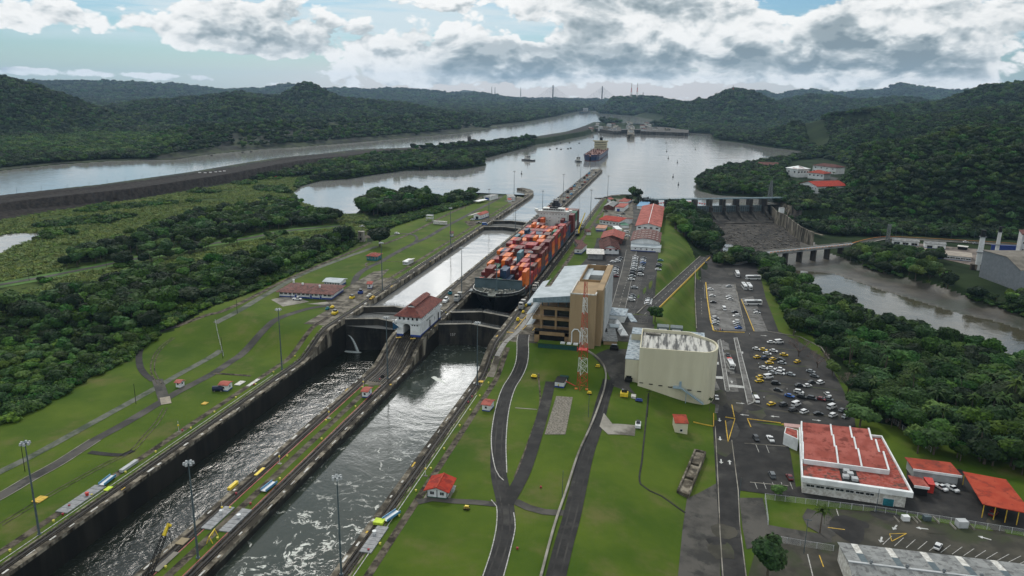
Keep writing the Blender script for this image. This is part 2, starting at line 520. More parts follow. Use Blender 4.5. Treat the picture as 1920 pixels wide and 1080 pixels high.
def single(name,mb,mats,label,cat,loc=(0,0,0),rz=0.0,group=None,kind=None):
 me = mb if isinstance(mb,bpy.types.Mesh) else mb.mesh(name,mats)
 o = bpy.data.objects.new(name,me)
 link(o)
 o.location = loc
 o.rotation_euler = (0,0,rz)
 return tag(o,label,cat,group,kind)
def struct(name,mb,mats,label=None):
 return single(name,mb,mats,label,None,kind='structure')
KIDS = {}
def dup(root,loc,rz=0.0,label=None,group=None,scale=None):
 """a copy of a thing with copies of its parts and sub-parts"""
 if root.name not in KIDS:
  KIDS[root.name] = [(c,list(c.children)) for c in root.children]
 r = root.copy()
 COL.objects.link(r)
 r.location = loc
 r.rotation_euler = (0,0,rz)
 if scale:
  r.scale = scale if isinstance(scale,(tuple,list)) else (scale,)*3
 if label:
  r['label'] = label
 if group:
  r['group'] = group
 for ch,gg in KIDS[root.name]:
  c = ch.copy()
  COL.objects.link(c)
  c.parent = r
  for g in gg:
   d = g.copy()
   COL.objects.link(d)
   d.parent = c
 return r
# terrain
def S(t):
 t = np.clip(t,0.0,1.0)
 return t*t*(3-2*t)
def inside(poly,X,Y):
 X = np.asarray(X,float)
 Y = np.asarray(Y,float)
 r = np.zeros(X.shape,bool)
 n = len(poly)
 for i in range(n):
  x0,y0 = poly[i]
  x1,y1 = poly[(i+1) % n]
  if y0 == y1:
   continue
  c = ((Y >= min(y0,y1)) & (Y < max(y0,y1)))
  r ^= c & (X < (x1-x0)*(Y-y0)/(y1-y0)+x0)
 return r
def segdist(pts,X,Y,closed=True):
 d = np.full(np.shape(X),1e9)
 n = len(pts)
 for i in range(n if closed else n-1):
  x0,y0 = pts[i]
  x1,y1 = pts[(i+1) % n]
  vx,vy = x1-x0,y1-y0
  L = vx*vx+vy*vy+1e-9
  t = np.clip(((X-x0)*vx+(Y-y0)*vy)/L,0,1)
  d = np.minimum(d,np.hypot(X-x0-t*vx,Y-y0-t*vy))
 return d
def sdist(poly,X,Y):
 d = segdist(poly,X,Y)
 return np.where(inside(poly,X,Y),-d,d)
def upoly(z,*pts):
 return [U(a,b,z) for a,b in pts]
Z_LAKE,Z_CHAN,Z_RIV,Z_E = 5.5,16.0,-11.0,-6.0
LAKE = [(-43,905),(43,925),(66,956),(88,952),(99,874),(246,940)] + upoly(Z_LAKE,(1410,369),(1345,366),(1306,357),(1303,345),
  (1322,330),(1370,318),(1425,309),(1470,303),(1512,296),(1500,283),(1440,276),(1390,268),(1338,262),(1335,251),
  (1250,247),(1232,246),(1205,246),(1160,246),(1125,246),(1098,252),(1030,264),(1002,270),(985,278),(950,286),(905,298),(912,310),(860,318),(760,320),(700,328),(650,336),
  (600,339),(562,350),(549,363),(560,378),(600,392),(640,402),(668,400),(684,386),(700,378),
  (800,381),(830,376),(850,372),(895,368),(940,366),(985,373))
CHAN = upoly(Z_CHAN,(0,368),(180,350),(350,326),(460,307),(520,298),(600,291),(660,283),(760,277),(880,270),
  (990,258),(1060,247),(1090,238),(1112,229),(1150,228),(1195,234),(1235,233),(1228,225),(1190,218),(1140,215),(1108,213),(1112,210),
  (1105,208),(1085,212),(1052,220),(1000,230),(960,234),(930,236),(936,240),(860,250),(760,259),
  (660,268),(560,276),(480,281),(390,290),(330,300),(200,303),(100,310),(0,321),(-200,338),(-200,392))
RIVER = upoly(Z_RIV,(1488,506),(1560,512),(1640,540),(1700,558),(1800,588),(1870,603),(1990,642),(1990,720),(1840,664),(1700,618),(1600,582),(1510,528))
RIVBED = [(166,812),(124,858),(112,872),(244,932)] + upoly(Z_RIV,(1475,425),(1500,448),(1545,480),(1640,516),(1740,543),(1830,576),(1940,612),(2100,665),(2100,760),(1840,680),
  (1640,620),(1500,545),(1450,505),(1380,488),(1350,476))
POND = upoly(5.8,(-80,455),(30,437),(80,438),(60,452),(30,462),(12,470),(0,478),(-80,490))
BERM_T = [U(a,b,20) for a,b in ((-200,396),(0,366),(180,346),(350,323),(460,304),(520,296),(600,288),(660,280),(760,272),(880,264),(990,253),(1060,243),(1088,235))]
R_BENCH = [upoly(20,(150,300),(250,262),(480,255),(700,240),(860,215),(935,228),(935,241),(760,262),(660,272),(480,284),(390,294),(250,305))]
FARBANK = upoly(Z_CHAN,(1105,208),(1085,212),(1052,220),(1000,230),(960,234),(930,236),(936,240),(860,250),(760,259),(660,268),(560,276),(480,281),(390,290),(330,300),(200,303),(100,310),(0,321),(-200,338)) + [(-4000,500),(-4000,9000),(-600,9000)]
def bench(X,Y,s):
 a = np.arctan2(X-CAM[0],Y-CAM[1])+YAW
 return inside(FARBANK,X,Y)*S((a-math.atan(-700/F_PX))/.05)*S((math.atan(-40/F_PX)-a)/.03)*S((215-s)/25)
HILLPAD = upoly(9,(1462,336),(1480,312),(1540,306),(1590,318),(1572,345),(1535,366),(1500,352))
RANGES = [
 (7600,1500,[(-300,165),(0,163),(60,160),(160,161),(250,160),(335,165),(430,176),(500,172),(540,164),(590,172),(640,172),(690,176),(750,172),(790,175),(850,182),(905,181),(960,190),(1010,190)]),
 (11500,1800,[(700,186),(800,185),(840,178),(868,168),(900,171),(935,181),(985,182),(1030,186),(1060,190),(1075,187),(1100,195),(1150,193),(1250,188),(1330,196)]),
 (9000,1500,[(1380,186),(1405,177),(1425,176),(1460,184),(1495,177),(1530,176),(1560,183),(1600,179),(1650,176),(1690,163),(1720,168),(1760,175),(1790,178),(1815,175),(1850,186),(2000,190),(2300,180)]),
 (3100,500,[(-300,190),(0,200),(130,210),(200,208),(260,196),(330,190),(400,182),(450,177),(500,184),(525,185),(548,175),(560,165),(575,160),(590,165),(608,176),(640,190),(700,196),(760,200),(830,214),(890,232),(930,240)]),
 (2350,420,[(-300,120),(-60,140),(0,148),(35,156),(70,164),(110,178),(150,194),(190,208),(240,222),(320,236),(400,240)]),
 (2600,420,[(60,232),(150,236),(250,214),(320,204),(380,194),(430,178),(470,184),(520,186),(560,204),(620,214),(680,212),(720,220),(800,232),(860,240)]),
 (5800,700,[(760,196),(830,192),(900,194),(950,197),(1000,194),(1030,192),(1050,198),(1070,206),(1090,208)]),
 (5200,500,[(1104,214),(1112,206),(1130,198),(1150,187),(1180,188),(1200,186),(1240,188),(1262,192),(1280,198),(1320,196)]),
 (3900,700,[(1150,214),(1200,200),(1235,195),(1258,190),(1290,196),(1312,188),(1330,190),(1345,182),(1365,172),(1388,170),(1410,176),(1440,190),(1470,204),(1500,214),(1560,226)]),
 (4600,600,[(1420,205),(1470,190),(1520,182),(1560,184),(1600,190),(1640,191),(1700,188),(1740,194),(1800,205),(1900,212)]),
 (2700,420,[(1540,222),(1600,214),(1660,206),(1720,200),(1760,196),(1800,182),(1830,168),(1870,160),(1900,157),(1940,154),(2050,150),(2300,160)]),
 (1900,330,[(1400,250),(1450,236),(1510,214),(1560,205),(1600,206),(1640,211),(1700,222),(1760,216),(1830,206),(1900,200),(2000,196),(2200,190)]),
 (1250,200,[(1560,272),(1620,264),(1680,262),(1740,255),(1790,240),(1850,232),(1920,240),(2100,235)]),
 (1010,95,[(1500,400),(1540,378),(1600,356),(1680,345),(1780,332),(1920,326),(2100,320)]),
 (1060,120,[(1590,330),(1640,322),(1700,306),(1780,290),(1860,276),(1920,270),(2100,255)]),
]
_RT = []
for (dist,dep,pts) in RANGES:
 aa,zz = [],[]
 for (a,b) in pts:
  d = FW*F_PX + RT*(a-960) - UP*(b-540)
  hd = hypot(d[0],d[1])
  aa.append(atan2(d[0],d[1]))
  zz.append(CAM[2]+d[2]/hd*dist - (7 if dist < 4000 else 10))
 _RT.append((dist,dep,np.array(aa),np.array(zz)))
def vnoise(x,y,seed=0):
 """smooth value noise, vectorised"""
 xi,yi = np.floor(x),np.floor(y)
 fx,fy = x-xi,y-yi
 fx = fx*fx*(3-2*fx)
 fy = fy*fy*(3-2*fy)
 def hsh(i,j):
  t = np.sin(i*127.1+j*311.7+seed*74.7)*43758.5453
  return t-np.floor(t)
 a = hsh(xi,yi)*(1-fx)+hsh(xi+1,yi)*fx
 b = hsh(xi,yi+1)*(1-fx)+hsh(xi+1,yi+1)*fx
 return a*(1-fy)+b*fy-.5
def fbm(x,y,sc,oc=4,seed=0):
 r,a = 0,1.0
 for k in range(oc):
  r = r+a*vnoise(x/sc,y/sc,seed+k)
  sc *= .5
  a *= .5
 return r
def height(X,Y):
 X = np.asarray(X,float)
 Y = np.asarray(Y,float)
 y0 = np.where(X < -60,318-(-60-X)*.10,318.0)
 wd = np.where(X < -60,34+np.minimum((-60-X)*.35,60),34.0)
 top = 8.5*S((Y-y0)/wd)
 top = top + np.where(X < -60,1.3*np.sin(X*.05+1)*S((-60-X)/30)*S((Y-300)/30)*S((420-Y)/60),0)
 t0 = 107+16*S((Y-335)/50)
 t1 = 148+S((Y-520)/90)*12
 z = top+(Z_E-top)*S((X-t0)/(t1-t0))*(X > 60)
 ax_,ay_,az_ = RAMP_A
 bx_,by_,bz_ = RAMP_B
 vx_,vy_ = bx_-ax_,by_-ay_
 tt = np.clip(((X-ax_)*vx_+(Y-ay_)*vy_)/(vx_*vx_+vy_*vy_),0,1)
 dr = np.hypot(X-ax_-tt*vx_,Y-ay_-tt*vy_)
 z = z+(az_+(bz_-az_)*tt-.35-z)*S((13-dr)/9.5)*((tt > 0) & (tt < 1))
 z = np.where(X < -110,z+(6.0-z)*S((-110-X)/60)*S((Y-300)/80),z)
 far = S((Y-960)/300)
 z = z+(8.0-z)*np.where(X < 160,far,0)
 z = np.where(X > 160,z+(9.0-z)*S((Y-(884+.46*(X-100)))/40),z)
 z = np.where(X > 300,z+(-3.5-z)*S((X-300)/40)*S((Y-560)/50)*(1-S((Y-820)/60)),z)
 rb = sdist(RIVBED,X,Y)
 z = z+(Z_RIV+.6-z)*S((14-rb)/22)
 bd = segdist(BERM_T,X,Y,False)
 z = np.maximum(z,19.0-np.clip(bd-8,0,99)*.27-99*(bd > 70))
 ang = np.arctan2(X-CAM[0],Y-CAM[1])
 rr = np.hypot(X-CAM[0],Y-CAM[1])
 n1 = fbm(X,Y,420,4,3)
 for k,(dist,dep,aa,zz) in enumerate(_RT):
  zc = np.interp(ang,aa,zz,left=-60,right=-60)
  edge = S((ang-aa[0])/.03)*S((aa[-1]-ang)/.03)
  dd = rr-dist*(1+.10*vnoise(ang*9,ang*0+k,11+k))
  t = np.exp(-(np.abs(dd)/dep)**2.0)
  hh = -60+(zc+60)*t*edge + n1*min(dist*.014,42)*t*edge*np.clip(np.abs(dd)/dep,0,1)
  z = np.where(rr > 520,np.maximum(z,hh),z)
 z = z+np.where(rr > 1000,n1*14*S((rr-1000)/1500),0)
 s = sdist(HILLPAD,X,Y)
 z = z+(9.0-z)*S((30-s)/30)
 z = np.where(inside(FARBANK,X,Y),np.maximum(z,18+3*n1),z)
 sc = np.maximum(sdist(CHAN,X,Y)+14*fbm(X,Y,160,2,8),0)
 q = sc/31
 z = z+(17+5.5*(np.floor(q)+S((q-np.floor(q)-.62)/.3))-z)*bench(X,Y,sc)
 for poly,zl,w in ((LAKE,Z_LAKE,26),(CHAN,Z_CHAN,30)):
  s = sdist(poly,X,Y)
  z = np.where(s < 0,np.minimum(z,zl-.25-np.minimum(-s*.2,3)),z)
  rise = zl+.4+np.clip(s,0,1e4)*.50
  z = np.where((s >= 0) & (s < 140),np.minimum(z,rise),z)
  z = np.where((s >= 0) & (s < 60) & (rr > 450) & (rb > 10),np.maximum(z,zl+.35+np.minimum(s*.1,1.0)),z)
 s = sdist(RIVER,X,Y)
 z = np.where(s < 0,np.minimum(z,Z_RIV-.8),z)
 s = sdist(POND,X,Y)
 z = np.where(s < 0,np.minimum(z,5.5),z)
 return z
RAMP_A,RAMP_B = (*U(1208,590,8.5),8.5),(*U(1322,482,Z_E),Z_E)
def hz(x,y):
 return float(height(np.array([x]),np.array([y]))[0])
def G(px,py,z=0.0,it=6):
 """photo pixel -> the point of the terrain it shows (planes iterated from the guess z)"""
 for _ in range(it):
  x,y = U(px,py,z)
  z2 = hz(x,y)
  if abs(z2-z) < .02:
   z = z2
   break
  z = z+(z2-z)*.7
 return x,y,z
R_LAWN = [
 [(-46,60),(-46,905)] + upoly(8.5,(975,366),(950,366),(900,372),(860,385),(760,412),(700,452),(560,508),(440,562),(330,604)) + upoly(2,(200,655),(100,706),(0,752),(-200,850)) + [(-260,60)],
 [(44,60),(44,905),(110,905),(116,860),(150,640),(150,60)],
 upoly(Z_E,(1380,500),(1480,500),(1480,560),(1560,690),(1640,790),(1920,850),(2100,1000),(2100,1200),(1300,1200),(1300,700)),
]
R_REED = [upoly(6,(0,560),(0,402),(300,352),(540,322),(560,350),(548,372),(640,402),(690,400),(690,470),(600,500),(300,560)),
   upoly(10,(-200,325),(0,300),(200,300),(350,292),(350,262),(180,258),(0,268),(-200,270))]
NA,A0,A1 = 760,radians(-47),radians(47)
aa = np.linspace(A0,A1,NA) - YAW
rl = [70.0]
while rl[-1] < 16500:
 rl.append(rl[-1]*(1.0062 if rl[-1] < 1200 else 1.0085))
rl = np.array(rl)
AAg,RRg = np.meshgrid(aa,rl)
GX = CAM[0]+np.sin(AAg)*RRg
GY = CAM[1]+np.cos(AAg)*RRg
GZ = height(GX,GY)
nr_,nc_ = GX.shape
co = np.stack([GX,GY,GZ],-1).reshape(-1,3)
ii,jj = np.meshgrid(np.arange(nr_-1),np.arange(nc_-1),indexing='ij')
q0 = (ii*nc_+jj).ravel()
quads = np.stack([q0,q0+1,q0+nc_+1,q0+nc_],1)
cx_ = co[quads].mean(1)
keep = ~(((np.abs(cx_[:,0]) < 47.6) & (cx_[:,1] < 905)) | ((np.abs(cx_[:,0]) < 44.6) & (cx_[:,1] < 925)))
quads = quads[keep]
cx_ = cx_[keep]
mi = np.full(len(quads),2,np.int32)      # forest floor
X_,Y_ = cx_[:,0],cx_[:,1]
for p_ in R_REED:
 mi[inside(p_,X_,Y_)] = 1
sc_ = sdist(CHAN,X_,Y_)
mi[bench(X_,Y_,sc_) > .4] = 6
for p_ in R_LAWN:
 mi[inside(p_,X_,Y_)] = 0
mi[sdist(RIVBED,X_,Y_) < 4] = 3
mi[inside(upoly(-8,(1275,405),(1500,400),(1500,470),(1340,480)),X_,Y_)] = 4
mi[(sdist(RIVER,X_,Y_) < 30) & (sdist(RIVBED,X_,Y_) < 6)] = 3
bd_ = segdist(BERM_T,X_,Y_,False)
mi[(bd_ < 58) & (cx_[:,2] > 6.6) & (Y_ < 4800)] = 5
sc_ = sdist(CHAN,X_,Y_)
mi[(sc_ > 0) & (sc_ < 14+Y_*.006) & (X_ < -200)] = 6
me = bpy.data.meshes.new('terrain')
me.vertices.add(len(co))
me.vertices.foreach_set('co',co.ravel())
me.loops.add(len(quads)*4)
me.loops.foreach_set('vertex_index',quads.ravel().astype(np.int32))
me.polygons.add(len(quads))
me.polygons.foreach_set('loop_start',np.arange(0,len(quads)*4,4,dtype=np.int32))
me.polygons.foreach_set('loop_total',np.full(len(quads),4,np.int32))
for m_ in (M_lawn,M_rough,M_forest,M_mud,M_rock,M_berm,M_benchrock):
 me.materials.append(m_)
me.polygons.foreach_set('material_index',mi)
me.polygons.foreach_set('use_smooth',np.ones(len(quads),bool))
me.update(calc_edges=True)
me.validate()
terrain = link(bpy.data.objects.new('terrain',me))
tag(terrain,None,kind='structure')
def flat(name,poly,z,m,label=None):
 mb = MB()
 mb.face([(x,y,z) for x,y in poly])
 a = sum(poly[i][0]*poly[(i+1) % len(poly)][1]-poly[(i+1) % len(poly)][0]*poly[i][1] for i in range(len(poly)))
 if a < 0:
  mb.f[0] = mb.f[0][::-1]
 return struct(name,mb,m,label)
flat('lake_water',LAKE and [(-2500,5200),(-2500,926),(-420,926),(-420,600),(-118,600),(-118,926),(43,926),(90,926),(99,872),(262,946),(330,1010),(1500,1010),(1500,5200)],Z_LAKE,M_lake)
flat('channel_water',upoly(Z_CHAN,(-400,420),(0,371),(180,353),(350,329),(460,310),(520,300),(600,293),(660,285),(760,279),(880,272),(990,260),(1060,249),(1092,240),(1112,231),(1150,229.5),(1240,234),(1240,222),(1140,212),(1112,205),(1080,205),(1000,222),(900,236),(700,255),(500,270),(300,285),(100,300),(-400,330)),Z_CHAN,M_chan)
flat('river_water',[(x,y) for x,y in upoly(Z_RIV,(1470,500),(1545,500),(1640,530),(1760,560),(1850,585),(2000,630),(2000,730),(1840,674),(1700,628),(1600,590),(1500,535),(1480,505))],Z_RIV+.0,M_riverw)
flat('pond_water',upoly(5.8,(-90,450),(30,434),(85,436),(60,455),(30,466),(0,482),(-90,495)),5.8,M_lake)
# the locks
def zt(y):
 return float(8.5*S(np.array((y-318)/34.0)))
def ysamples(y0,y1):
 ys = [y0]
 y = y0
 while y < y1-1e-6:
  if 314 <= y < 356:
   y += 2
  else:
   y = min(y+40,y1)
   if ys[-1] < 314 < y:
    y = 314
  y = min(y,y1)
  ys.append(y)
 return ys
def strip(mb,x0,x1,ya,yb,off=0.0,ys=None):
 """flat band running along the lanes that follows the lock profile"""
 ys = ys or ysamples(ya,yb)
 mb.grid([[(x0,y,zt(y)+off),(x1,y,zt(y)+off)] for y in ys])
def face_strip(mb,x,ya,yb,zlo,zhi_off,toward):
 """vertical wall face at x, from zlo to the profile"""
 ys = ysamples(ya,yb)
 rows = []
 for y in ys:
  lo = zlo(y) if callable(zlo) else zlo
  hi = zhi_off(y) if callable(zhi_off) else zt(y)+zhi_off
  rows.append([(x,y,lo),(x,y,max(hi,lo+.01))])
 if toward > 0:
  rows = [r[::-1] for r in rows]
 mb.grid(rows)
def lock_wall(label,xa,side,ya,yb,track_mats=True,outer=58.5):
 """side wall of a lane; xa = water face, side = +1 when the land lies to the east of it"""
 s = side
 root = thing('lock_wall',label,'lock wall',(0,0,0))
 X = lambda d: xa+s*d
 mb = MB()
 face_strip(mb,xa,ya,yb,-13,lambda y: min(zt(y)-1.1,-.9) if zt(y) < 8.4 else zt(y)-2.6,-s)
 part('wet_face',mb,M_wallwet,root)
 mb = MB()
 face_strip(mb,xa,ya,yb,lambda y: min(zt(y)-1.1,-.9) if zt(y) < 8.4 else zt(y)-2.6,0.0,-s)
 part('weathered_face',mb,M_concv,root)
 mb = MB()
 strip(mb,X(0),X(1.9),ya,yb,0)
 strip(mb,X(5.0),X(5.5),ya,yb,.02)
 part('coping',mb,M_concd,root)
 mb = MB()
 strip(mb,X(1.9),X(5.0),ya,yb,-.02)
 part('towing_track_bed',mb,M_towbed,root)
 mb = MB()
 for d in (2.35,4.45):
  ys = ysamples(ya,yb)
  for i in range(len(ys)-1):
   y0,y1 = ys[i],ys[i+1]
   z0,z1 = zt(y0),zt(y1)
   a,b = X(d-.09),X(d+.09)
   mb.hexa([(a,y0,z0-.05),(b,y0,z0-.05),(b,y1,z1-.05),(a,y1,z1-.05),(a,y0,z0+.14),(b,y0,z0+.14),(b,y1,z1+.14),(a,y1,z1+.14)])
 for i in range(len(ys)-1):
  y0,y1 = ys[i],ys[i+1]
  z0,z1 = zt(y0),zt(y1)
  a,b = X(3.05),X(3.75)
  mb.hexa([(a,y0,z0-.05),(b,y0,z0-.05),(b,y1,z1-.05),(a,y1,z1-.05),(a,y0,z0+.10),(b,y0,z0+.10),(b,y1,z1+.10),(a,y1,z1+.10)])
 part('rail',mb,M_rack,root)
 return root
YEND = 905
lock_wall('long west wall of the left lane with dark towing track along its edge',-42.67,-1,60,YEND)
lock_wall('long east wall of the right lane beside the lawns and car parks',42.67,1,60,YEND)
cw = thing('centre_wall','long narrow centre wall between the two lanes, reaching out into the lake','lock wall')
YC = 1262
for s in (-1,1):
 mb = MB()
 face_strip(mb,9.14*s,60,YC-10,-13,lambda y: min(zt(y)-1.1,-.9) if zt(y) < 8.4 else zt(y)-2.6,s)
 part('wet_face',mb,M_wallwet,cw)
 mb = MB()
 face_strip(mb,9.14*s,60,YC-10,lambda y: min(zt(y)-1.1,-.9) if zt(y) < 8.4 else zt(y)-2.6,0.0,s)
 part('weathered_face',mb,M_concv,cw)
 mb = MB()
 strip(mb,9.14*s,7.4*s,60,YC-10)
 strip(mb,4.3*s,3.7*s,60,YC-10,.02)
 part('coping',mb,M_concd,cw)
 mb = MB()
 strip(mb,7.4*s,4.3*s,60,YC-10,-.02)
 part('towing_track_bed',mb,M_towbed,cw)
 mb = MB()
 ys = ysamples(60,YC-10)
 for d,w,hh in ((4.75,.09,.14),(6.95,.09,.14),(5.85,.35,.10)):
  for i in range(len(ys)-1):
   y0,y1 = ys[i],ys[i+1]
   a,b = s*d-w,s*d+w
   z0,z1 = zt(y0),zt(y1)
   mb.hexa([(a,y0,z0-.05),(b,y0,z0-.05),(b,y1,z1-.05),(a,y1,z1-.05),(a,y0,z0+hh),(b,y0,z0+hh),(b,y1,z1+hh),(a,y1,z1+hh)])
 part('rail',mb,M_rack,cw)
mb = MB()
strip(mb,-3.7,-1.3,60,300)
strip(mb,1.3,3.7,60,300)
part('grass_strip',mb,M_lawn,cw)
mb = MB()
strip(mb,-1.3,1.3,60,300,.02)
part('centre_track_bed',mb,M_track,cw)
mb = MB()
strip(mb,-3.7,3.7,300,356)
strip(mb,-3.7,3.7,356,YC-10)
part('paved_top',mb,M_apron,cw)
mb = MB()
for i,x in enumerate((-2.9,-1.6,1.6,2.9,-.5,.5)):
 for y0,y1 in zip(ysamples(304,352)[:-1],ysamples(304,352)[1:]):
  a,b = x-.28,x+.28
  z0,z1 = zt(y0),zt(y1)
  mb.hexa([(a,y0,z0-.05),(b,y0,z0-.05),(b,y1,z1-.05),(a,y1,z1-.05),(a,y0,z0+.32),(b,y0,z0+.32),(b,y1,z1+.32),(a,y1,z1+.32)])
part('incline_kerb',mb,M_rack,cw,kind='stuff')
mb = MB()
nose = [(-9.14,YC-10),(9.14,YC-10),(7.5,YC-3),(4,YC+2),(0,YC+4),(-4,YC+2),(-7.5,YC-3)]
mb.prism(nose,-13,8.5)
part('rounded_nose',mb,M_concv,cw)
mb = MB()
mb.box(-9.14,9.14,58,60,-13,0)
part('end_face',mb,M_wallwet,cw)
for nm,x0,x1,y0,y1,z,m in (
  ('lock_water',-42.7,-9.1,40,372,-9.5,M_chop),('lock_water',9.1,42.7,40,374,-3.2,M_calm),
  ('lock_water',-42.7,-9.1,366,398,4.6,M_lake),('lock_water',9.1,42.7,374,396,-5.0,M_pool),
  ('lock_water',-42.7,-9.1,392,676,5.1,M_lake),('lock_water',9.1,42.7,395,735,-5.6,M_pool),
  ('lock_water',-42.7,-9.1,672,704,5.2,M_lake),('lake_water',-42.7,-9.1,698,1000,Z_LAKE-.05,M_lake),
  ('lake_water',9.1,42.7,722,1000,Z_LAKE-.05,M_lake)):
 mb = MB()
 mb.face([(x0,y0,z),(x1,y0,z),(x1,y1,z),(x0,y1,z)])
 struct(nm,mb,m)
def wall_flare(label,pts,z,w,side):
 """curved entrance wall following pts (water side)"""
 root = thing('entrance_wall',label,'lock wall')
 mb = MB()
 n = len(pts)
 off = []
 for i in range(n):
  a = Vector(pts[max(i-1,0)])
  b = Vector(pts[min(i+1,n-1)])
  d = (b-a).normalized()
  off.append((pts[i][0]+d.y*w*side,pts[i][1]-d.x*w*side))
 for i in range(n-1):
  mb.prism([pts[i],pts[i+1],off[i+1],off[i]],-6,z)
 part('wall',mb,M_concv,root)
 mb = MB()
 for i in range(n-1):
  m = lambda k,f: (pts[k][0]+(off[k][0]-pts[k][0])*f,pts[k][1]+(off[k][1]-pts[k][1])*f)
  for f0,f1 in ((.30,.36),(.62,.68)):
   mb.prism([m(i,f0),m(i+1,f0),m(i+1,f1),m(i,f1)],z,z+.12)
 part('rail',mb,M_rack,root)
 return root
wall_flare('curved end of the west wall where it opens to the lake',[(-42.67,902),(-44,925),(-48,945),(-56,962),(-68,974)],8.5,9,-1)
wall_flare('curved end of the east wall swinging towards the dam',[(42.67,902),(45,920),(52,938),(64,950),(86,955)],8.5,9,1)
def gate_leaf(root,hx,hy,ax,ay,zlo,zhi,rail=True):
 d = Vector((ax-hx,ay-hy,0))
 L = d.length
 d.normalize()
 nrm = Vector((-d.y,d.x,0))
 if nrm.y > 0:
  nrm = -nrm                                      # towards the camera
 def P(u,v,z):
  p = Vector((hx,hy,0))+d*u+nrm*v
  return (p.x,p.y,z)
 def bx(mb,u0,u1,v0,v1,z0,z1):
  mb.hexa([P(u0,v0,z0),P(u1,v0,z0),P(u1,v1,z0),P(u0,v1,z0),P(u0,v0,z1),P(u1,v0,z1),P(u1,v1,z1),P(u0,v1,z1)])
 mb = MB()
 bx(mb,0,L,-1.6,0,zlo,zhi)
 lf = part('gate_leaf',mb,M_gate,root)
 mb = MB()                                          # riveted girders and plate seams
 nz = int((zhi-zlo)/2.2)
 for k in range(nz):
  z = zhi-1.0-k*2.2
  bx(mb,.1,L-.1,.0,.07,z-.11,z+.11)
 for k in range(6):
  u = .4+(L-.8)*k/5
  bx(mb,u-.14,u+.14,.0,.11,zlo,zhi-.3)
 part('girder',mb,M_gate,lf)
 mb = MB()
 bx(mb,0,L,-1.9,.45,zhi,zhi+.22)
 part('footbridge',mb,M_conc,root)
 if rail:
  mb = MB()
  for v in (-1.8,.36):
   for z in (.65,1.15):
    p,q = Vector(P(0,v,zhi+.22+z)),Vector(P(L,v,zhi+.22+z))
    mb.tube(p,q,.05,n=4,cap=False)
   for k in range(8):
    u = L*k/7
    mb.tube(P(u,v,zhi+.2),P(u,v,zhi+1.4),.05,n=4,cap=False)
  part('handrail',mb,M_steel,root)
def gates(label,x0,x1,yh,zlo,zhi=8.3,apex=5.6):
 root = thing('lock_gate',label,'lock gate',group='pairs of mitre gates across the lanes')
 xm = (x0+x1)/2
 gate_leaf(root,x0,yh,xm,yh+apex,zlo,zhi)
 gate_leaf(root,x1,yh,xm,yh+apex,zlo,zhi)
 return root
gates('tall dark mitre gates of the left lane nearest the camera, water jet spilling through',-42.6,-9.2,366,-12)
gates('pair of gates in the left lane beside the far end of the white control house',-42.6,-9.2,391,0)
ge = gates('tall dark mitre gates of the right lane carrying the white number 157',9.2,42.6,370,-8)
gates('dark gates directly in front of the container ship bow',9.2,42.6,393.5,-8)
gates('far gates of the left lane, nearer of the two beside the ship bridge',-42.6,-9.2,671,1,8.2)
gates('far gates of the left lane, farthest pair before the lake',-42.6,-9.2,706,1,8.2)
def text_part(txt,size,loc,rot,m,parent=None,name='lettering',ext=.02,align='CENTER'):
 cu = bpy.data.curves.new(name,'FONT')
 cu.body = txt
 cu.size = size
 cu.extrude = ext
 cu.align_x = align
 cu.align_y = 'CENTER'
 cu.materials.append(m)
 tmp = bpy.data.objects.new('tmp',cu)
 COL.objects.link(tmp)
 dg = bpy.context.evaluated_depsgraph_get()
 me_ = bpy.data.meshes.new_from_object(tmp.evaluated_get(dg))
 bpy.data.objects.remove(tmp,do_unlink=True)
 o = bpy.data.objects.new(name,me_)
 link(o,parent)
 o.location = loc
 o.rotation_euler = rot
 return o
t_ = atan2(5.6,16.7)
text_part('157',2.0,(9.2+7.2,370+7.2*sin(t_)/cos(t_)-.22,2.6),(pi/2,0,t_),M_whitew,ge,'gate_number')
mb = MB()
M_spray = mat('spray_water',(.62,.66,.66),.4,(.36,.42,.42),2.0)
rows = []
for k in range(12):
 t = k/11
 y,z = 365.8-.8*t,-.5-9.0*t*t
 x = -41.5+6.0*t
 w = .35+.55*t
 rows.append([(x-w,y,z),(x,y-.25-w*.3,z+.1),(x+w,y,z)])
mb.grid(rows)
mb.grid([[(-38.5+5.5*cos(a)*r,364.2+1.6*sin(a)*r,-9.42+.05*(1-r)) for a in np.linspace(0,2*pi,15)] for r in (.1,.6,1.0)])
single('water_jet',mb,M_spray,'thin white jet of water spilling through the left lane gates','water jet',kind='stuff')
mb = MB()
r2 = random.Random(3)
for k in range(150):
 t = r2.random()
 x,y,z = 24+r2.gauss(0,.5+1.2*t),404-3*t+r2.gauss(0,.4),4-9*t+r2.gauss(0,.3)
 a = r2.random()*3
 s_ = .5+.5*r2.random()
 mb.face([(x-s_*cos(a),y-s_*sin(a)*.4,z),(x+s_*cos(a),y-.2,z+.3),(x,y+.2,z+s_*1.6)])
single('bow_spray',mb,M_spray,'white plume of water pouring from the bow of the container ship','water spray',kind='stuff')
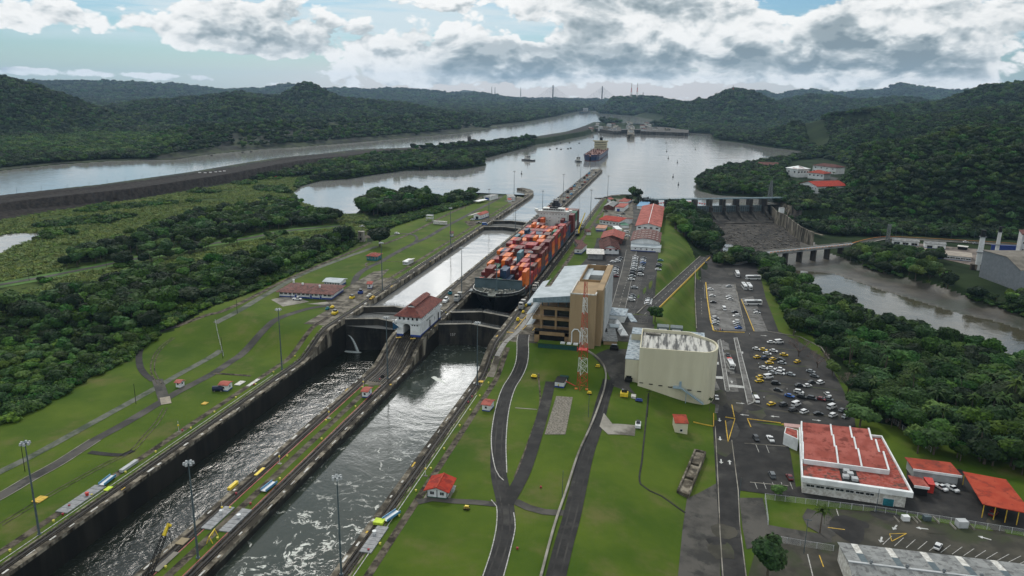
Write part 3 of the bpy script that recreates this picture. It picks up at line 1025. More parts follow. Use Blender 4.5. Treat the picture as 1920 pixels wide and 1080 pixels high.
def drape(name,poly,off,m,step=3.0,label=None,struct_=True,parent=None):
 """a sheet cut to a convex-ish polygon that follows the ground"""
 xs = [p[0] for p in poly]
 ys = [p[1] for p in poly]
 import bmesh
 bm = bmesh.new()
 bm.faces.new([bm.verts.new((x,y,0)) for x,y in poly])
 bm.normal_update()
 n = lambda a,b: max(1,int((b-a)/step))
 for i in range(1,n(min(xs),max(xs))):
  x = min(xs)+(max(xs)-min(xs))*i/n(min(xs),max(xs))
  bmesh.ops.bisect_plane(bm,geom=bm.verts[:]+bm.edges[:]+bm.faces[:],plane_co=(x,0,0),plane_no=(1,0,0))
 for i in range(1,n(min(ys),max(ys))):
  y = min(ys)+(max(ys)-min(ys))*i/n(min(ys),max(ys))
  bmesh.ops.bisect_plane(bm,geom=bm.verts[:]+bm.edges[:]+bm.faces[:],plane_co=(0,y,0),plane_no=(0,1,0))
 vx = np.array([v.co.x for v in bm.verts])
 vy = np.array([v.co.y for v in bm.verts])
 vz = height(vx,vy)+off
 for v,z in zip(bm.verts,vz):
  v.co.z = z
 bm.normal_update()
 if sum(f.normal.z for f in bm.faces) < 0:
  bmesh.ops.reverse_faces(bm,faces=bm.faces[:])
 me_ = bpy.data.meshes.new(name)
 bm.to_mesh(me_)
 bm.free()
 me_.materials.append(m)
 o = bpy.data.objects.new(name,me_)
 link(o,parent)
 if struct_:
  o['kind'] = 'structure'
 if label:
  o['label'] = label
 return o
def smooth_line(pts,step=4.0):
 """Catmull-Rom through points, sampled about every step metres"""
 P_ = [Vector((p[0],p[1])) for p in pts]
 P_ = [P_[0]*2-P_[1]]+P_+[P_[-1]*2-P_[-2]]
 out = []
 for i in range(1,len(P_)-2):
  a,b,c,d = P_[i-1:i+3]
  n = max(1,int((c-b).length/step))
  for k in range(n):
   t = k/n
   out.append(.5*((2*b)+(c-a)*t+(2*a-5*b+4*c-d)*t*t+(3*b-a-3*c+d)*t**3))
 out.append(P_[-2])
 return out
def road(name,pts,w,off,m,label=None,step=3.0,parent=None,shift=0.0,struct_=True,zabs=None,dash=None):
 """ribbon of width w along pts (world), draped on the ground"""
 L = smooth_line(pts,step)
 rows,k = [],0
 mb = MB()
 seg = []
 nac = max(2,int(w/2.5)+1)
 dist = 0
 for i,p in enumerate(L):
  a = L[max(i-1,0)]
  b = L[min(i+1,len(L)-1)]
  d = (b-a).normalized()
  nn = Vector((d.y,-d.x))
  ww = w if not isinstance(w,(list,tuple)) else w[0]
  row = [(p.x+nn.x*(shift+ww*(j/(nac-1)-.5)),p.y+nn.y*(shift+ww*(j/(nac-1)-.5))) for j in range(nac)]
  rows.append(row)
 fl = np.array(rows)
 if zabs is None:
  Z = height(fl[...,0],fl[...,1])+off
 else:
  Z = np.full(fl.shape[:2],zabs+off)
 R = [[(fl[i,j,0],fl[i,j,1],Z[i,j]) for j in range(nac-1,-1,-1)] for i in range(len(L))]
 if dash:
  for i in range(0,len(R)-1,dash):
   mb.grid(R[i:i+2])
 else:
  mb.grid(R)
 me_ = mb.mesh(name,m)
 if len(me_.polygons) and me_.polygons[0].normal.z < 0:
  me_.flip_normals()
 o = bpy.data.objects.new(name,me_)
 link(o,parent)
 if struct_:
  o['kind'] = 'structure'
 if label:
  o['label'] = label
 return o
def UP_(z,*pts):
 return [U(a,b,z) for a,b in pts]
drape('lock_apron',[(48.2,352),(66,352),(64,470),(48.2,470)],.05,M_apron)
drape('lock_apron',[(-48.2,352),(-60,352),(-58,460),(-48.2,460)],.05,M_apron)
for xs_,yr in (((-51.5,-54.2),(60,905)),((51.6,54.0),(60,345)),((52.0,55.0),(470,905))):
 road('return_track',[((xs_[0]+xs_[1])/2,y) for y in np.linspace(yr[0],yr[1],12)],abs(xs_[1]-xs_[0]),.06,M_track)
road('ramp_pavement',[(49.7,322),(49.8,340),(50.5,356),(53,370)],3.2,.10,M_apron)
# the container ship
ship = thing('container_ship','black hulled container ship squeezed into the right lane, loaded with coloured containers','ship',(25.9,421,0))
hullb,hullr = MB(),MB()
ST = [  # y,half width at z=-6,-2,4,deck ; deck z ; stem overhang
 (0.0,.05,.05,.6,2.4,12.6),(2.5,.1,.2,2.8,7.2,12.4),(6,.2,1.2,6.0,11.2,12.1),(11,1.6,3.6,9.5,14.2,12.0),(17,4,6.6,12.6,15.6,12.0),
 (26,8,10.4,14.9,16.1,9.6),(40,12.6,14.2,16.0,16.1,9.2),(58,15.6,16.0,16.1,16.1,9.2),(120,16.1,16.1,16.1,16.1,9.2),
 (240,16.1,16.1,16.1,16.1,9.2),(270,10,14,16.0,16.1,9.6),(289,4,10,15.4,15.8,9.6)]
for s in (-1,1):
 rows_r,rows_b = [],[]
 for (y,w0,w1,w2,w3,dz_) in ST:
  oy = max(0,1-y/17.0)
  rows_r.append([(s*w0,y+oy*6.5,-9.0),(s*w1,y+oy*5.5,-1.6)])
  rows_b.append([(s*w1,y+oy*5.5,-1.6),(s*w2,y+oy*3.0,4.5),(s*w3,y,dz_),(s*w3,y,dz_+1.1)])
 if s > 0:
  rows_r = [r[::-1] for r in rows_r]
  rows_b = [r[::-1] for r in rows_b]
 hullr.grid(rows_r)
 hullb.grid(rows_b)
hullb.face([(-15.8,289,10.7),(15.8,289,10.7),(15.4,289,4),(10,289,-1.6),(-10,289,-1.6),(-15.4,289,4)])
part('hull',hullb,M_hullblack,ship)
part('underwater_hull',hullr,M_hullred,ship)
mb = MB()
mb.prism([(-x,y) for (y,_,_,_,x,_) in ST[:5]]+[(x,y) for (y,_,_,_,x,_) in ST[:5]][::-1],11.5,12.1)
mb.box(-16.0,16.0,17,289,8.6,9.3)
part('deck',mb,M_deck,ship)
mb = MB()                                             # pale rail along the flared bow
for s in (-1,1):
 for (a,b) in zip(ST[:5],ST[1:6]):
  mb.hexa([(s*(a[4]-.25),a[0]+.2,a[5]+1.05),(s*(a[4]+.06),a[0],a[5]+1.05),(s*(b[4]+.06),b[0],b[5]+1.05 if b[5] > 11 else 13.05),(s*(b[4]-.25),b[0],b[5]+1.05 if b[5] > 11 else 13.05),
     (s*(a[4]-.25),a[0]+.2,a[5]+1.35),(s*(a[4]+.06),a[0],a[5]+1.35),(s*(b[4]+.06),b[0],13.35),(s*(b[4]-.25),b[0],13.35)])
part('bow_rail',mb,M_shipwhite,ship,kind='stuff')
mb = MB()                                             # forecastle clutter: windlasses,bollards,vents
M_mach = mat('deck_machinery',(.24,.25,.22),.7,(.08,.08,.07),1.2,c3=(.38,.36,.30),c3s=.6)
r3 = random.Random(11)
for s in (-1,1):
 for (x,y) in ((3.6,8.5),(6.6,10.5)):
  mb.tube((s*x-1.2,y,13.2),(s*x+1.2,y,13.2),.8,n=8)
  mb.box(s*x-1.5,s*x+1.5,y-.9,y+.9,12.1,12.6)
  mb.box(s*x-.3,s*x+.3,y-4.2,y-1,12.1,12.9)
for k in range(46):
 x = r3.uniform(-11,11)
 y = r3.uniform(4.5 + abs(x)*.45,15.2)
 h = r3.choice((.5,.8,1.3))
 mb.box(x-.28,x+.28,y-.25,y+.25,12.1,12.1+h,rot=r3.random())
part('mooring_machinery',mb,M_mach,ship,kind='stuff')
mb = MB()
mb.box(-14.9,14.9,17.2,17.7,12.1,17.6)
mb.hexa([(-14.9,17.2,17.6),(14.9,17.2,17.6),(14.9,17.7,17.6),(-14.9,17.7,17.6),(-14.9,16.2,18.6),(14.9,16.2,18.6),(14.9,16.7,18.6),(-14.9,16.7,18.6)])
for k in range(11):
 x = -14+2.8*k
 mb.hexa([(x-.12,17.7,12),(x+.12,17.7,12),(x+.12,19.6,12),(x-.12,19.6,12),(x-.12,17.7,17.5),(x+.12,17.7,17.5),(x+.12,17.9,17.5),(x-.12,17.9,17.5)])
part('breakwater',mb,M_breakw,ship)
mb = MB()
mb.cone(0,12.5,12.1,13.5,1.1,.9,8)
mb.cone(0,12.5,13.5,29,.42,.28,8)
mb.cone(0,12.5,25.2,25.5,1.5,1.5,8)
mb.box(-.12,.12,11.3,12.4,27,27.3)
mb.tube((0,12.5,24),(0,17,12.2),.10,n=4)
part('foremast',mb,M_breakw,ship)
YB = 223.0
br = MB()
br.box(-12.2,12.2,YB,YB+11,9.3,29.6)
br.box(-9.5,9.5,YB+.6,YB+9,29.6,32.4)
sup = part('superstructure',br,M_shipwhite,ship)
mb = MB()
mb.box(-16.2,16.2,YB-.9,YB+5,29.6,30.2)
mb.box(-16.2,-13.8,YB-.9,YB+4,30.2,31.4)
mb.box(13.8,16.2,YB-.9,YB+4,30.2,31.4)
for s in (-1,1):
 mb.hexa([(s*12.2,YB+.3,25.5),(s*12.25,YB+.3,25.5),(s*12.25,YB+1,25.5),(s*12.2,YB+1,25.5),(s*12.2,YB+.3,29.6),(s*15.9,YB+.3,29.6),(s*15.9,YB+1,29.6),(s*12.2,YB+1,29.6)])
part('bridge_wing',mb,M_shipwhite,ship)
mb = MB()
mb.box(-9.3,9.3,YB+.52,YB+.64,30.9,31.9)
part('bridge_window_band',mb,M_glass,ship)
mb = MB()
for k in range(9):
 x = -8.4+k*2.1
 mb.box(x-.12,x+.12,YB+.40,YB+.56,30.7,32.1)
part('window_mullion',mb,M_shipwhite,ship,kind='stuff')
wm = MB()
wm.box(-.32,.32,-.06,.02,-.38,.38)
wme = wm.mesh('porthole',M_glass)
for r_ in range(6):
 for k in range(9):
  if (r_*5+k*3) % 7 in (0,2,5) or r_ == 0:
   part('cabin_window',wme,None,ship,loc=(-10.4+k*2.6,YB-.02,27.6-r_*2.9))
mb = MB()
mb.box(-3.4,3.4,YB+1.2,YB+7,32.4,33.4)
mb.cone(0,YB+3.5,33,41,.55,.3,8)
mb.box(-3.8,3.8,YB+3.3,YB+3.7,36.4,36.8)
mb.box(-2.4,2.4,YB+3.3,YB+3.7,38.6,38.9)
mb.box(-1.9,1.9,YB+2.4,YB+2.7,35.2,35.6)
mb.cone(-3.3,YB+3.5,33.4,36.4,.12,.12,5)
mb.cone(3.3,YB+3.5,33.4,36.4,.12,.12,5)
part('radar_mast',mb,M_dark,ship)
mb = MB()
mb.box(-3.2,3.2,YB+12,YB+19,9.3,35.5)
mb.box(-2.2,2.2,YB+13,YB+18,35.5,37.4)
part('funnel',mb,mat('dark_funnel',(.03,.035,.045),.6,(.02,.02,.03),1),ship)
mb = MB()
for i in range(18):                                   # lashing bridges between the bays
 y = 21.4+14.35*i
 if YB-3 < y < YB+20 or y > 280:
  continue
 mb.box(-15.9,15.9,y-.35,y+.35,9.3,13.6)
 for s in (-1,1):
  mb.box(s*15.9-.15,s*15.9+.15,y-.6,y+.6,9.3,15.0)
part('lashing_bridge',mb,M_breakw,ship,kind='stuff')
mb = MB()
for s in (-1,1):
 mb.box(s*16.0-.1,s*16.0+.1,24,282,10.25,10.4)
 for i in range(64):
  mb.box(s*16.0-.08,s*16.0+.08,25+i*4.0,25.14+i*4.0,9.3,10.4)
part('deck_rail',mb,M_breakw,ship,kind='stuff')
CCOL = {'o': ('orange',(.66,.135,.018)),'m': ('maroon',(.145,.018,.016)),'r': ('red',(.34,.022,.022)),'b': ('dark blue',(.018,.050,.11)),
  't': ('grey blue',(.085,.20,.24)),'g': ('green',(.02,.15,.085)),'w': ('white',(.52,.53,.51)),'p': ('faded pink',(.30,.085,.095)),'n': ('brown',(.13,.045,.03))}
def container_mesh(key,long_=True):
 nm,c = CCOL[key]
 m = mat('container_'+nm.replace(' ','_')+'_paint',c,.6,tuple(v*.72 for v in c),.35,rand=.16,spec=.3,obj_coords=False)
 L,W,H = (12.19 if long_ else 6.06),2.44,2.59
 mb = MB()
 mb.box(-W/2+.06,W/2-.06,-L/2+.05,L/2-.05,.04,H-.05)
 for sx in (-1,1):
  for sy in (-1,1):
   mb.box(sx*W/2-.08*(sx > 0)-.0,sx*W/2+.08*(sx < 0),sy*L/2-.12*(sy > 0),sy*L/2+.12*(sy < 0),0,H)
 for sx in (-1,1):
  mb.box(min(sx*W/2,sx*(W/2-.07)),max(sx*W/2,sx*(W/2-.07)),-L/2+.12,L/2-.12,H-.12,H)
 for sy in (-1,1):
  mb.box(-W/2+.08,W/2-.08,min(sy*L/2,sy*(L/2-.08)),max(sy*L/2,sy*(L/2-.08)),H-.12,H)
 for k in range(4):
  x = -W/2+.3+k*(W-.6)/3
  mb.box(x-.035,x+.035,-L/2-.02,-L/2+.04,.1,H-.1)
 return mb.mesh('container',m)
CM = {k: container_mesh(k) for k in CCOL}
BAYH = [  # tiers of each of the 13 stacks,bay by bay from the bow
 "2113222531135","3443343443553","4332554345544","4455544645554","5554566555665","4455555666565","5566555556666",
 "5545566656566","5455565556656","5565555566566","5555555555656","5565454455566","4555544444555","5566333344655","0000000000000",
 "0000000006666","5555555556666","4455556666666"]
PAL = 'oooooooommmmmmmrrrrrbbtgwpnnnmro'
r4 = random.Random(23)
ORD = ['first','second','third','fourth','fifth','sixth','seventh','eighth','ninth','tenth','eleventh','twelfth','thirteenth','fourteenth','fifteenth','sixteenth','seventeenth','eighteenth']
TIER = {}
GRP = 'containers stacked on the deck of the ship'
clist = []
for b_i,row in enumerate(BAYH):
 y = 421+21.4+7.17+14.35*b_i
 if b_i == 14:
  continue
 if 0 < b_i and y > 700:
  continue
 hs = [int(c) for c in row]
 cur = [r4.choice(PAL) for _ in range(13)]
 for c_i in range(13):
  n_ = hs[c_i]
  if b_i == 0 and c_i in (0,12):
   pass
  for t_i in range(n_):
   if r4.random() < .55:
    cur[c_i] = cur[c_i-1] if c_i and r4.random() < .45 else r4.choice(PAL)
   key = cur[c_i]
   top = t_i == n_-1
   prevh = int(BAYH[b_i-1][c_i]) if b_i else 0
   front = t_i >= prevh-(0 if b_i else 0)
   side = c_i == 12 or t_i >= hs[c_i+1]
   if b_i >= 15:
    front = b_i == 15 or t_i >= prevh
   if top or front or side:
    x = 25.9+(c_i-6)*2.46
    if b_i == 0 and hs[c_i] == 0:
     continue
    dist = y
    clist.append((y,x,t_i,n_,b_i,c_i,key,top))
print('containers visible',len(clist))
clist.sort()
first = {}
far_mb = {}
for n,(y,x,t_i,n_,b_i,c_i,key,top) in enumerate(clist):
 z = 9.5+t_i*2.61
 nm = CCOL[key][0]
 if n < 298:
  o = bpy.data.objects.new('shipping_container',CM[key])
  link(o)
  o.location = (x,y,z)
  lvl = 'top' if top else ('bottom' if t_i == 0 else ORD[t_i]+' tier')
  bay = (ORD[b_i]+' bay behind the bow') if b_i < 14 else 'stacks behind the white bridge'
  o['label'] = f'{nm} container, {lvl} of the {ORD[c_i]} stack from left, {bay}'
  o['category'] = 'shipping container'
  o['group'] = GRP
 else:
  far_mb.setdefault(key,[]).append((x,y,z))
if far_mb:
 mb = MB()
 mlist = []
 for k_,(key,ps) in enumerate(far_mb.items()):
  mb.mat = k_
  mlist.append(CM[key].materials[0])
  for (x,y,z) in ps:
   mb.box(x-1.2,x+1.2,y-6.1,y+6.1,z,z+2.58)
 single('far_container_stacks',mb,mlist,'mass of orange, maroon and blue containers stacked towards the stern of the ship','container stacks',kind='stuff')
# roads,paths,tracks
def R(z,*pts):
 return [G(a,b,z)[:2] for a,b in pts]
road('service_road',R(8,(-60,960),(0,931),(58,897),(111,868),(178,825),(231,796),(303,753),(337,733),(400,700),(433,678),(477,639),(501,613),(530,594),
  (578,579),(621,571),(648,557),(660,543),(664,530),(672,515),(690,502),(712,492),(737,477),(775,457),(800,446),(832,427),(870,407),(900,391),(930,375),(942,367)),4.3,.10,M_asph2)
for sh in (-2.3,2.3):
 road('road_edge_kerb',R(8,(-60,960),(0,931),(58,897),(111,868),(178,825)),.3,.14,M_conc,shift=sh)
road('drain_channel',R(4,(-60,915),(0,885),(72,849),(159,801),(270,740),(298,724),(345,697),(414,657)),3.6,.10,mat('mossy_concrete',(.075,.085,.060),.9,(.12,.125,.10),.3,c3=(.04,.055,.03),c3s=.1))
road('drain_channel',R(8,(404,606),(447,583),(500,552),(562,517),(640,486),(707,462)),4.2,.10,MATS['mossy_concrete'])
road('gravel_track',R(8,(330,612),(385,592),(433,577),(520,533),(600,497),(660,472),(695,455)),3.4,.12,M_track)
road('gravel_track',R(3,(330,612),(300,622),(275,640),(262,660),(262,685),(272,702),(288,714)),3.0,.14,M_asph3)
for sh in (-.8,.8):
 road('old_rail',R(3,(326,633),(304,650),(290,670),(286,692),(292,708),(300,722)),.5,.16,M_track,shift=sh)
 road('old_rail',R(1,(310,765),(296,790),(272,818),(248,845),(215,862),(180,880),(90,930),(0,985)),.35,.12,M_track,shift=sh)
road('gravel_track',R(2,(295,712),(303,735),(310,757)),4.5,.15,M_asph2)
road('crossing_slab',R(2,(309,745),(312,758)),4.0,.2,mat('pale_concrete',(.30,.26,.20),.85,(.22,.19,.15),.5))
road('bare_spur',R(0,(168,848),(200,852),(232,853),(250,845)),2.4,.12,M_asph3)
road('gravel_path',R(4,(400,700),(430,702),(470,705)),1.8,.12,M_track)
farroad = R(7,(-60,546),(0,535),(100,517),(200,497),(300,477),(383,460),(467,447),(520,436),(580,429),(640,424))
road('road_verge',farroad,17,.25,mat('bright_verge_grass',(.055,.13,.010),.9,(.035,.085,.008),.1,bump=.1,bscale=1))
road('back_road',farroad,4.6,.42,M_asph2)
road('lake_path',R(7,(535,345),(515,352),(500,362),(493,374)),3.2,.3,M_conc)
road('dirt_track',R(8,(635,412),(668,420),(685,432),(690,447)),4.5,.14,M_track)
road('dirt_track',R(8,(690,428),(715,422),(762,415),(787,405),(800,392),(795,383)),3.2,.14,M_track)
road('gravel_track',R(8,(720,458),(765,440),(810,417),(850,397),(887,380),(905,368)),3.4,.12,M_track)
road('service_path',R(8,(775,457),(782,448),(776,441),(755,438),(730,444)),2.4,.14,M_asph2)
road('service_path',R(8,(690,503),(686,495),(695,491),(712,492)),1.6,.15,M_track)
road('service_path',R(8,(718,490),(742,491),(758,492)),1.0,.15,M_track)
road('service_path',R(8,(808,450),(840,452)),1.0,.15,M_track)
drape('yard_paving',R(8,(598,552),(640,545),(700,510),(730,505),(690,545),(640,590)),.12,M_apron)
drape('yard_paving',R(8,(508,562),(545,552),(580,566),(530,575)),.08,M_conc)
drape('yard_paving',R(8,(575,570),(612,566),(640,562),(615,572)),.09,M_conc)
drape('yard_paving',R(8,(870,415),(905,413),(935,402),(925,412),(880,425)),.09,M_track)
drape('yard_paving',R(8,(960,384),(985,372),(968,368),(945,376)),.09,M_apron)
MR = R(0,(982,628),(980,640),(978,680),(956,724),(942,767),(935,825),(935,887),(947,945),(949,993),(937,1041),(922,1082),(895,1150))
road('curved_road',MR,5.6,.12,M_asph3,step=2.5)
road('road_edge_kerb',MR[:7],.34,.22,M_lpaint,shift=-2.85)
road('road_edge_kerb',MR[:6]+R(0,(944,880),(958,898)),.34,.22,M_lpaint,shift=2.85)
road('road_edge_kerb',R(0,(921,938),(931,950),(931,985),(922,1030),(905,1082)),.3,.22,M_lpaint)
road('road_edge_kerb',R(0,(963,962),(966,990),(955,1040),(944,1082)),.3,.22,M_lpaint)
road('side_road',R(0,(1032,716),(1022,760),(1005,820),(985,880),(966,918),(950,945)),4.6,.15,M_asph3)
road('side_path',R(0,(783,942),(810,936),(850,940),(890,942),(930,946)),3.0,.13,M_asph2)
road('side_path',R(0,(965,940),(990,952),(1020,960),(1060,962)),3.4,.13,M_asph2)
road('access_road',R(0,(1142,712),(1132,745),(1120,791),(1100,849),(1086,907),(1072,969),(1057,1022),(1040,1090),(1025,1150)),5.6,.14,M_asph3)
drape('gravel_pad',R(0,(1043,743),(1074,745),(1060,815),(1021,815)),.12,mat('rubble_gravel',(.24,.215,.175),.95,(.10,.09,.072),1.4,bump=.2,bscale=2))
drape('driveway',R(-1,(1124,800),(1132,775),(1148,795),(1192,798),(1190,818),(1140,815)),.16,M_conc)
drape('visitor_yard',[(98,366),(112,366),(122,388),(122,400),(100,400)],.18,M_asph2)
drape('visitor_yard',R(2,(1112,668),(1140,655),(1192,655),(1180,725),(1192,740),(1150,725),(1140,700)),.13,M_asph2)
road('worn_footpath',R(0,(1010,700),(1012,760),(990,830),(965,895)),.7,.10,M_track)
road('worn_footpath',R(0,(966,765),(1007,768)),.7,.11,M_conc)
road('light_path',R(8,(1012,556),(990,595),(975,617),(950,640),(932,668)),2.4,.16,mat('pale_path',(.30,.29,.27),.85,(.22,.21,.19),.5))
drape('upper_car_park',[(66,398),(121,398),(119.5,520),(118,640),(84,640),(70,560),(72,500),(66,470)],.10,M_asph)
drape('upper_yard',[(84,640),(118,640),(113,800),(106,900),(58,905),(56,800),(62,705),(82,700)],.10,M_apron)
road('yard_road',[(100.5,398),(99,520),(96,640),(95,700),(92,780),(86,860)],8.5,.14,M_asph2)
road('rail_side_road',[(60,470),(68,540),(70,600),(66,660),(56,720)],6,.13,M_asph)
drape('grass_patch',R(8.5,(1096,448),(1100,440),(1168,428),(1166,444),(1130,446)),.16,M_lawn)
for k in range(26):
 y = 402+k*7.2
 if k % 1 == 0:
  road('lane_dash',[(100.5,y),(100.5,y+3)],.16,.17,M_lpaint)
for sx in (96.6,104.6):
 road('lane_line',[(sx,402),(sx-1.4,520),(sx-3.5,600)],.16,.17,M_lpaint)
for k in range(40):
 road('parking_line',[(113.2,402+k*2.9),(118.4,402.6+k*2.9)],.14,.15,M_lpaint)
 if k < 34:
  road('parking_line',[(106.0,412+k*2.9),(110.4,412.6+k*2.9)],.14,.15,M_lpaint)
ra,rb = Vector((*U(1208,590,8.5),8.6)),Vector((*U(1322,482,Z_E),Z_E+.25))
ramp = thing('ramp_road','straight two-lane ramp climbing the green embankment, with white and orange edges','ramp')
dv = Vector((rb.x-ra.x,rb.y-ra.y,0)).normalized()
nv = Vector((dv.y,-dv.x,0))
def rp(t,v,dz_):
 p = ra+(rb-ra)*t
 return (p.x+nv.x*v,p.y+nv.y*v,p.z+dz_)
mb = MB()
mb.hexa([rp(0,-4.2,-5),rp(0,4.2,-5),rp(1,4.2,-3),rp(1,-4.2,-3),rp(0,-4.2,0),rp(0,4.2,0),rp(1,4.2,0),rp(1,-4.2,0)])
part('roadway',mb,M_asph,ramp)
for s,mm in ((-1,M_conc),(1,M_ypaint)):
 mb = MB()
 mb.hexa([rp(0,s*4.2-.22,-5),rp(0,s*4.2+.22,-5),rp(1,s*4.2+.22,-3),rp(1,s*4.2-.22,-3),rp(0,s*4.2-.22,.55),rp(0,s*4.2+.22,.55),rp(1,s*4.2+.22,.55),rp(1,s*4.2-.22,.55)])
 part('parapet',mb,mm,ramp)
mb = MB()
for k in range(24):
 t0_,t1_ = k/24,(k+.55)/24
 mb.face([rp(t0_,-.09,.02),rp(t1_,-.09,.02),rp(t1_,.09,.02),rp(t0_,.09,.02)][::-1])
part('centre_line',mb,M_lpaint,ramp,kind='stuff')
ZL = Z_E
def lowpoly(nm,pts,off,m):
 return drape(nm,R(ZL,*pts),off,m,step=6)
lowpoly('lower_car_park',[(1305,622),(1302,520),(1303,498),(1322,480),(1345,474),(1378,470),(1400,478),(1424,510),(1436,560),(1460,622)],.12,M_asph)
lowpoly('lower_car_park',[(1306,621),(1459,621),(1500,642),(1545,672),(1565,700),(1600,770),(1605,806),(1500,796),(1345,788),(1322,640)],.14,M_asph)
lowpoly('lower_road',[(1336,788),(1402,790),(1392,860),(1386,930),(1388,985),(1400,1092),(1352,1092),(1346,960),(1340,860)],.13,M_asph3)
lowpoly('office_car_park',[(1401,790),(1470,800),(1482,850),(1494,925),(1478,932),(1386,920),(1390,860)],.14,M_asph3)
lowpoly('office_yard',[(1482,916),(1500,912),(1700,930),(1700,880),(1800,880),(1850,905),(1930,960),(1930,1000),(1840,985),(1700,962),(1560,942),(1482,930)],.12,M_asph3)
lowpoly('south_car_park',[(1552,954),(1640,960),(1930,1008),(1930,1092),(1560,1092),(1400,1092),(1420,1020),(1540,1015)],.13,mat('mossy_asphalt',(.032,.030,.022),.9,(.062,.056,.042),.12,c3=(.035,.042,.018),c3s=.06))
lowpoly('pale_drive',[(1386,934),(1430,934),(1442,985),(1470,990),(1560,1005),(1560,1018),(1440,1022),(1400,1030),(1392,990)],.14,M_asph2)
lowpoly('broken_paving',[(1288,935),(1346,905),(1350,1000),(1350,1092),(1270,1092),(1280,990)],.11,M_asph2)
lowpoly('pale_car_park',[(1325,532),(1377,533),(1398,621),(1335,619)],.17,mat('pale_lot',(.17,.165,.155),.9,(.105,.10,.094),.1,c3=(.07,.066,.06),c3s=.3))
lowpoly('bus_bay',[(1388,560),(1412,556),(1440,622),(1414,622)],.17,MATS['pale_lot'])
lowpoly('entrance_paving',[(1349,640),(1364,637),(1385,735),(1362,735)],.18,MATS['pale_lot'])
lowpoly('footpath',[(1322,700),(1334,696),(1352,735),(1346,775),(1340,775),(1344,738)],.17,MATS['pale_lot'])
M_kerbw = mat('kerb_paint_white',(.42,.42,.40),.8,(.3,.3,.28),1)
def kerb(label,pts,w=.35,h=.30,m=None,z=ZL,cat='kerb'):
 """raised kerb following the ground"""
 K = [Vector(q_) for q_ in R(z,*pts)]
 L = []
 for a,b in zip(K[:-1],K[1:]):
  n = max(1,int((b-a).length/4))
  L += [a+(b-a)*k/n for k in range(n)]
 L.append(K[-1])
 mb = MB()
 rows = []
 for i,p in enumerate(L):
  a,b = L[max(i-1,0)],L[min(i+1,len(L)-1)]
  d = (b-a).normalized()
  n_ = Vector((d.y,-d.x))*w/2
  zz = hz(p.x,p.y)+.1
  rows.append([(p.x-n_.x,p.y-n_.y,zz-.2),(p.x-n_.x,p.y-n_.y,zz+h),(p.x+n_.x,p.y+n_.y,zz+h),(p.x+n_.x,p.y+n_.y,zz-.2)])
 mb.grid(rows)
 return struct('kerb',mb,m or M_conc)
kerb('',[(1323,528),(1326,560),(1332,600),(1338,621)],.7,.35,M_ypaint)
kerb('',[(1338,621),(1360,623),(1396,624)],.5,.3,M_ypaint)
kerb('',[(1303,500),(1303,560),(1306,618)],.4,.9,M_conc)
kerb('',[(1378,533),(1398,621)],.4,.3,M_conc)
kerb('',[(1414,622),(1390,562)],.4,.3,M_ypaint)
kerb('',[(1440,622),(1500,632),(1540,652),(1566,690)],.4,.3)
for (pp) in ([(1346,640),(1351,637),(1368,733),(1360,733),(1346,640)],[(1376,635),(1382,634),(1414,755),(1402,760),(1376,635)]):
 lowpoly('traffic_island',pp[:-1],.30,MATS['pale_lot'])
 kerb('',pp,.35,.36,M_kerbw)
for (pp) in ([(1377,784),(1372,760)],[(1465,796),(1606,812)],[(1408,802),(1401,786),(1464,794)],[(1360,783),(1378,786),(1365,830),(1360,790)],[(1300,792),(1338,800),(1338,776)]):
 kerb('',pp,.35,.3,M_ypaint)
for (pp) in ([(1341,800),(1346,900),(1350,1000),(1356,1090)],[(1372,826),(1384,920),(1387,985),(1400,1090)],[(1406,905),(1478,912)],[(1396,832),(1478,838)]):
 kerb('',pp,.3,.2,M_conc)
for pts in ([(1410,649),(1500,658)],[(1412,664),(1470,670),(1520,676)],[(1416,683),(1512,688)],[(1416,700),(1470,706),(1530,716)],[(1420,714),(1500,724),(1570,732)],[(1424,733),(1500,742),(1580,752)],[(1430,766),(1500,776),(1590,784)]):
 road('planting_strip',R(ZL,*pts),1.6,.20,MATS['mossy_asphalt'] if 'mossy_asphalt' in MATS else M_rough)
def paint(pts,w=.16,m=None,z=ZL,off=.22,nm='parking_line'):
 return road(nm,R(z,*pts),w,off,m or M_lpaint)
for k in range(13):
 y = 545+k*5.7
 paint([(1327+k*.75,y),(1337+k*.9,y+.6)],.14,off=.21)
 paint([(1366+k*1.5,y),(1376+k*1.6,y+.6)],.14,off=.21)
for k in range(10):
 paint([(1398+k*1.9,575+k*4.6),(1413+k*2.3,577+k*4.6)],.16,off=.22)
for k in range(5):
 paint([(1415+k*16.5,905),(1420+k*16.5,918)],.2)
for (px_,py_) in ((1424,835),(1443,836)):
 paint([(px_-7,py_-1),(px_-1,py_+14)],.2)
for k in range(14):
 paint([(1655+k*22-(k*k)*.05,1022+k*3.0),(1672+k*22,1006+k*3.4)],.2)
paint([(1672,1016),(1700,1001)],.25,M_ypaint)
paint([(1672,1016),(1668,1002),(1700,1001)],.25,M_ypaint)
paint([(1568,955),(1572,968)],.3)
paint([(1552,990),(1584,994)],.35,M_ypaint)
paint([(1514,1040),(1526,1090)],.3)
paint([(1536,1042),(1544,1064)],.3,M_ypaint)
paint([(1339,500),(1326,540),(1336,620)],.01)
for k in range(18):
 paint([(1313+k*.22,520+k*5.6),(1313.2+k*.22,522.6+k*5.6)],.16)
for ll in ([(1320,523),(1322,560)],):
 paint(ll)
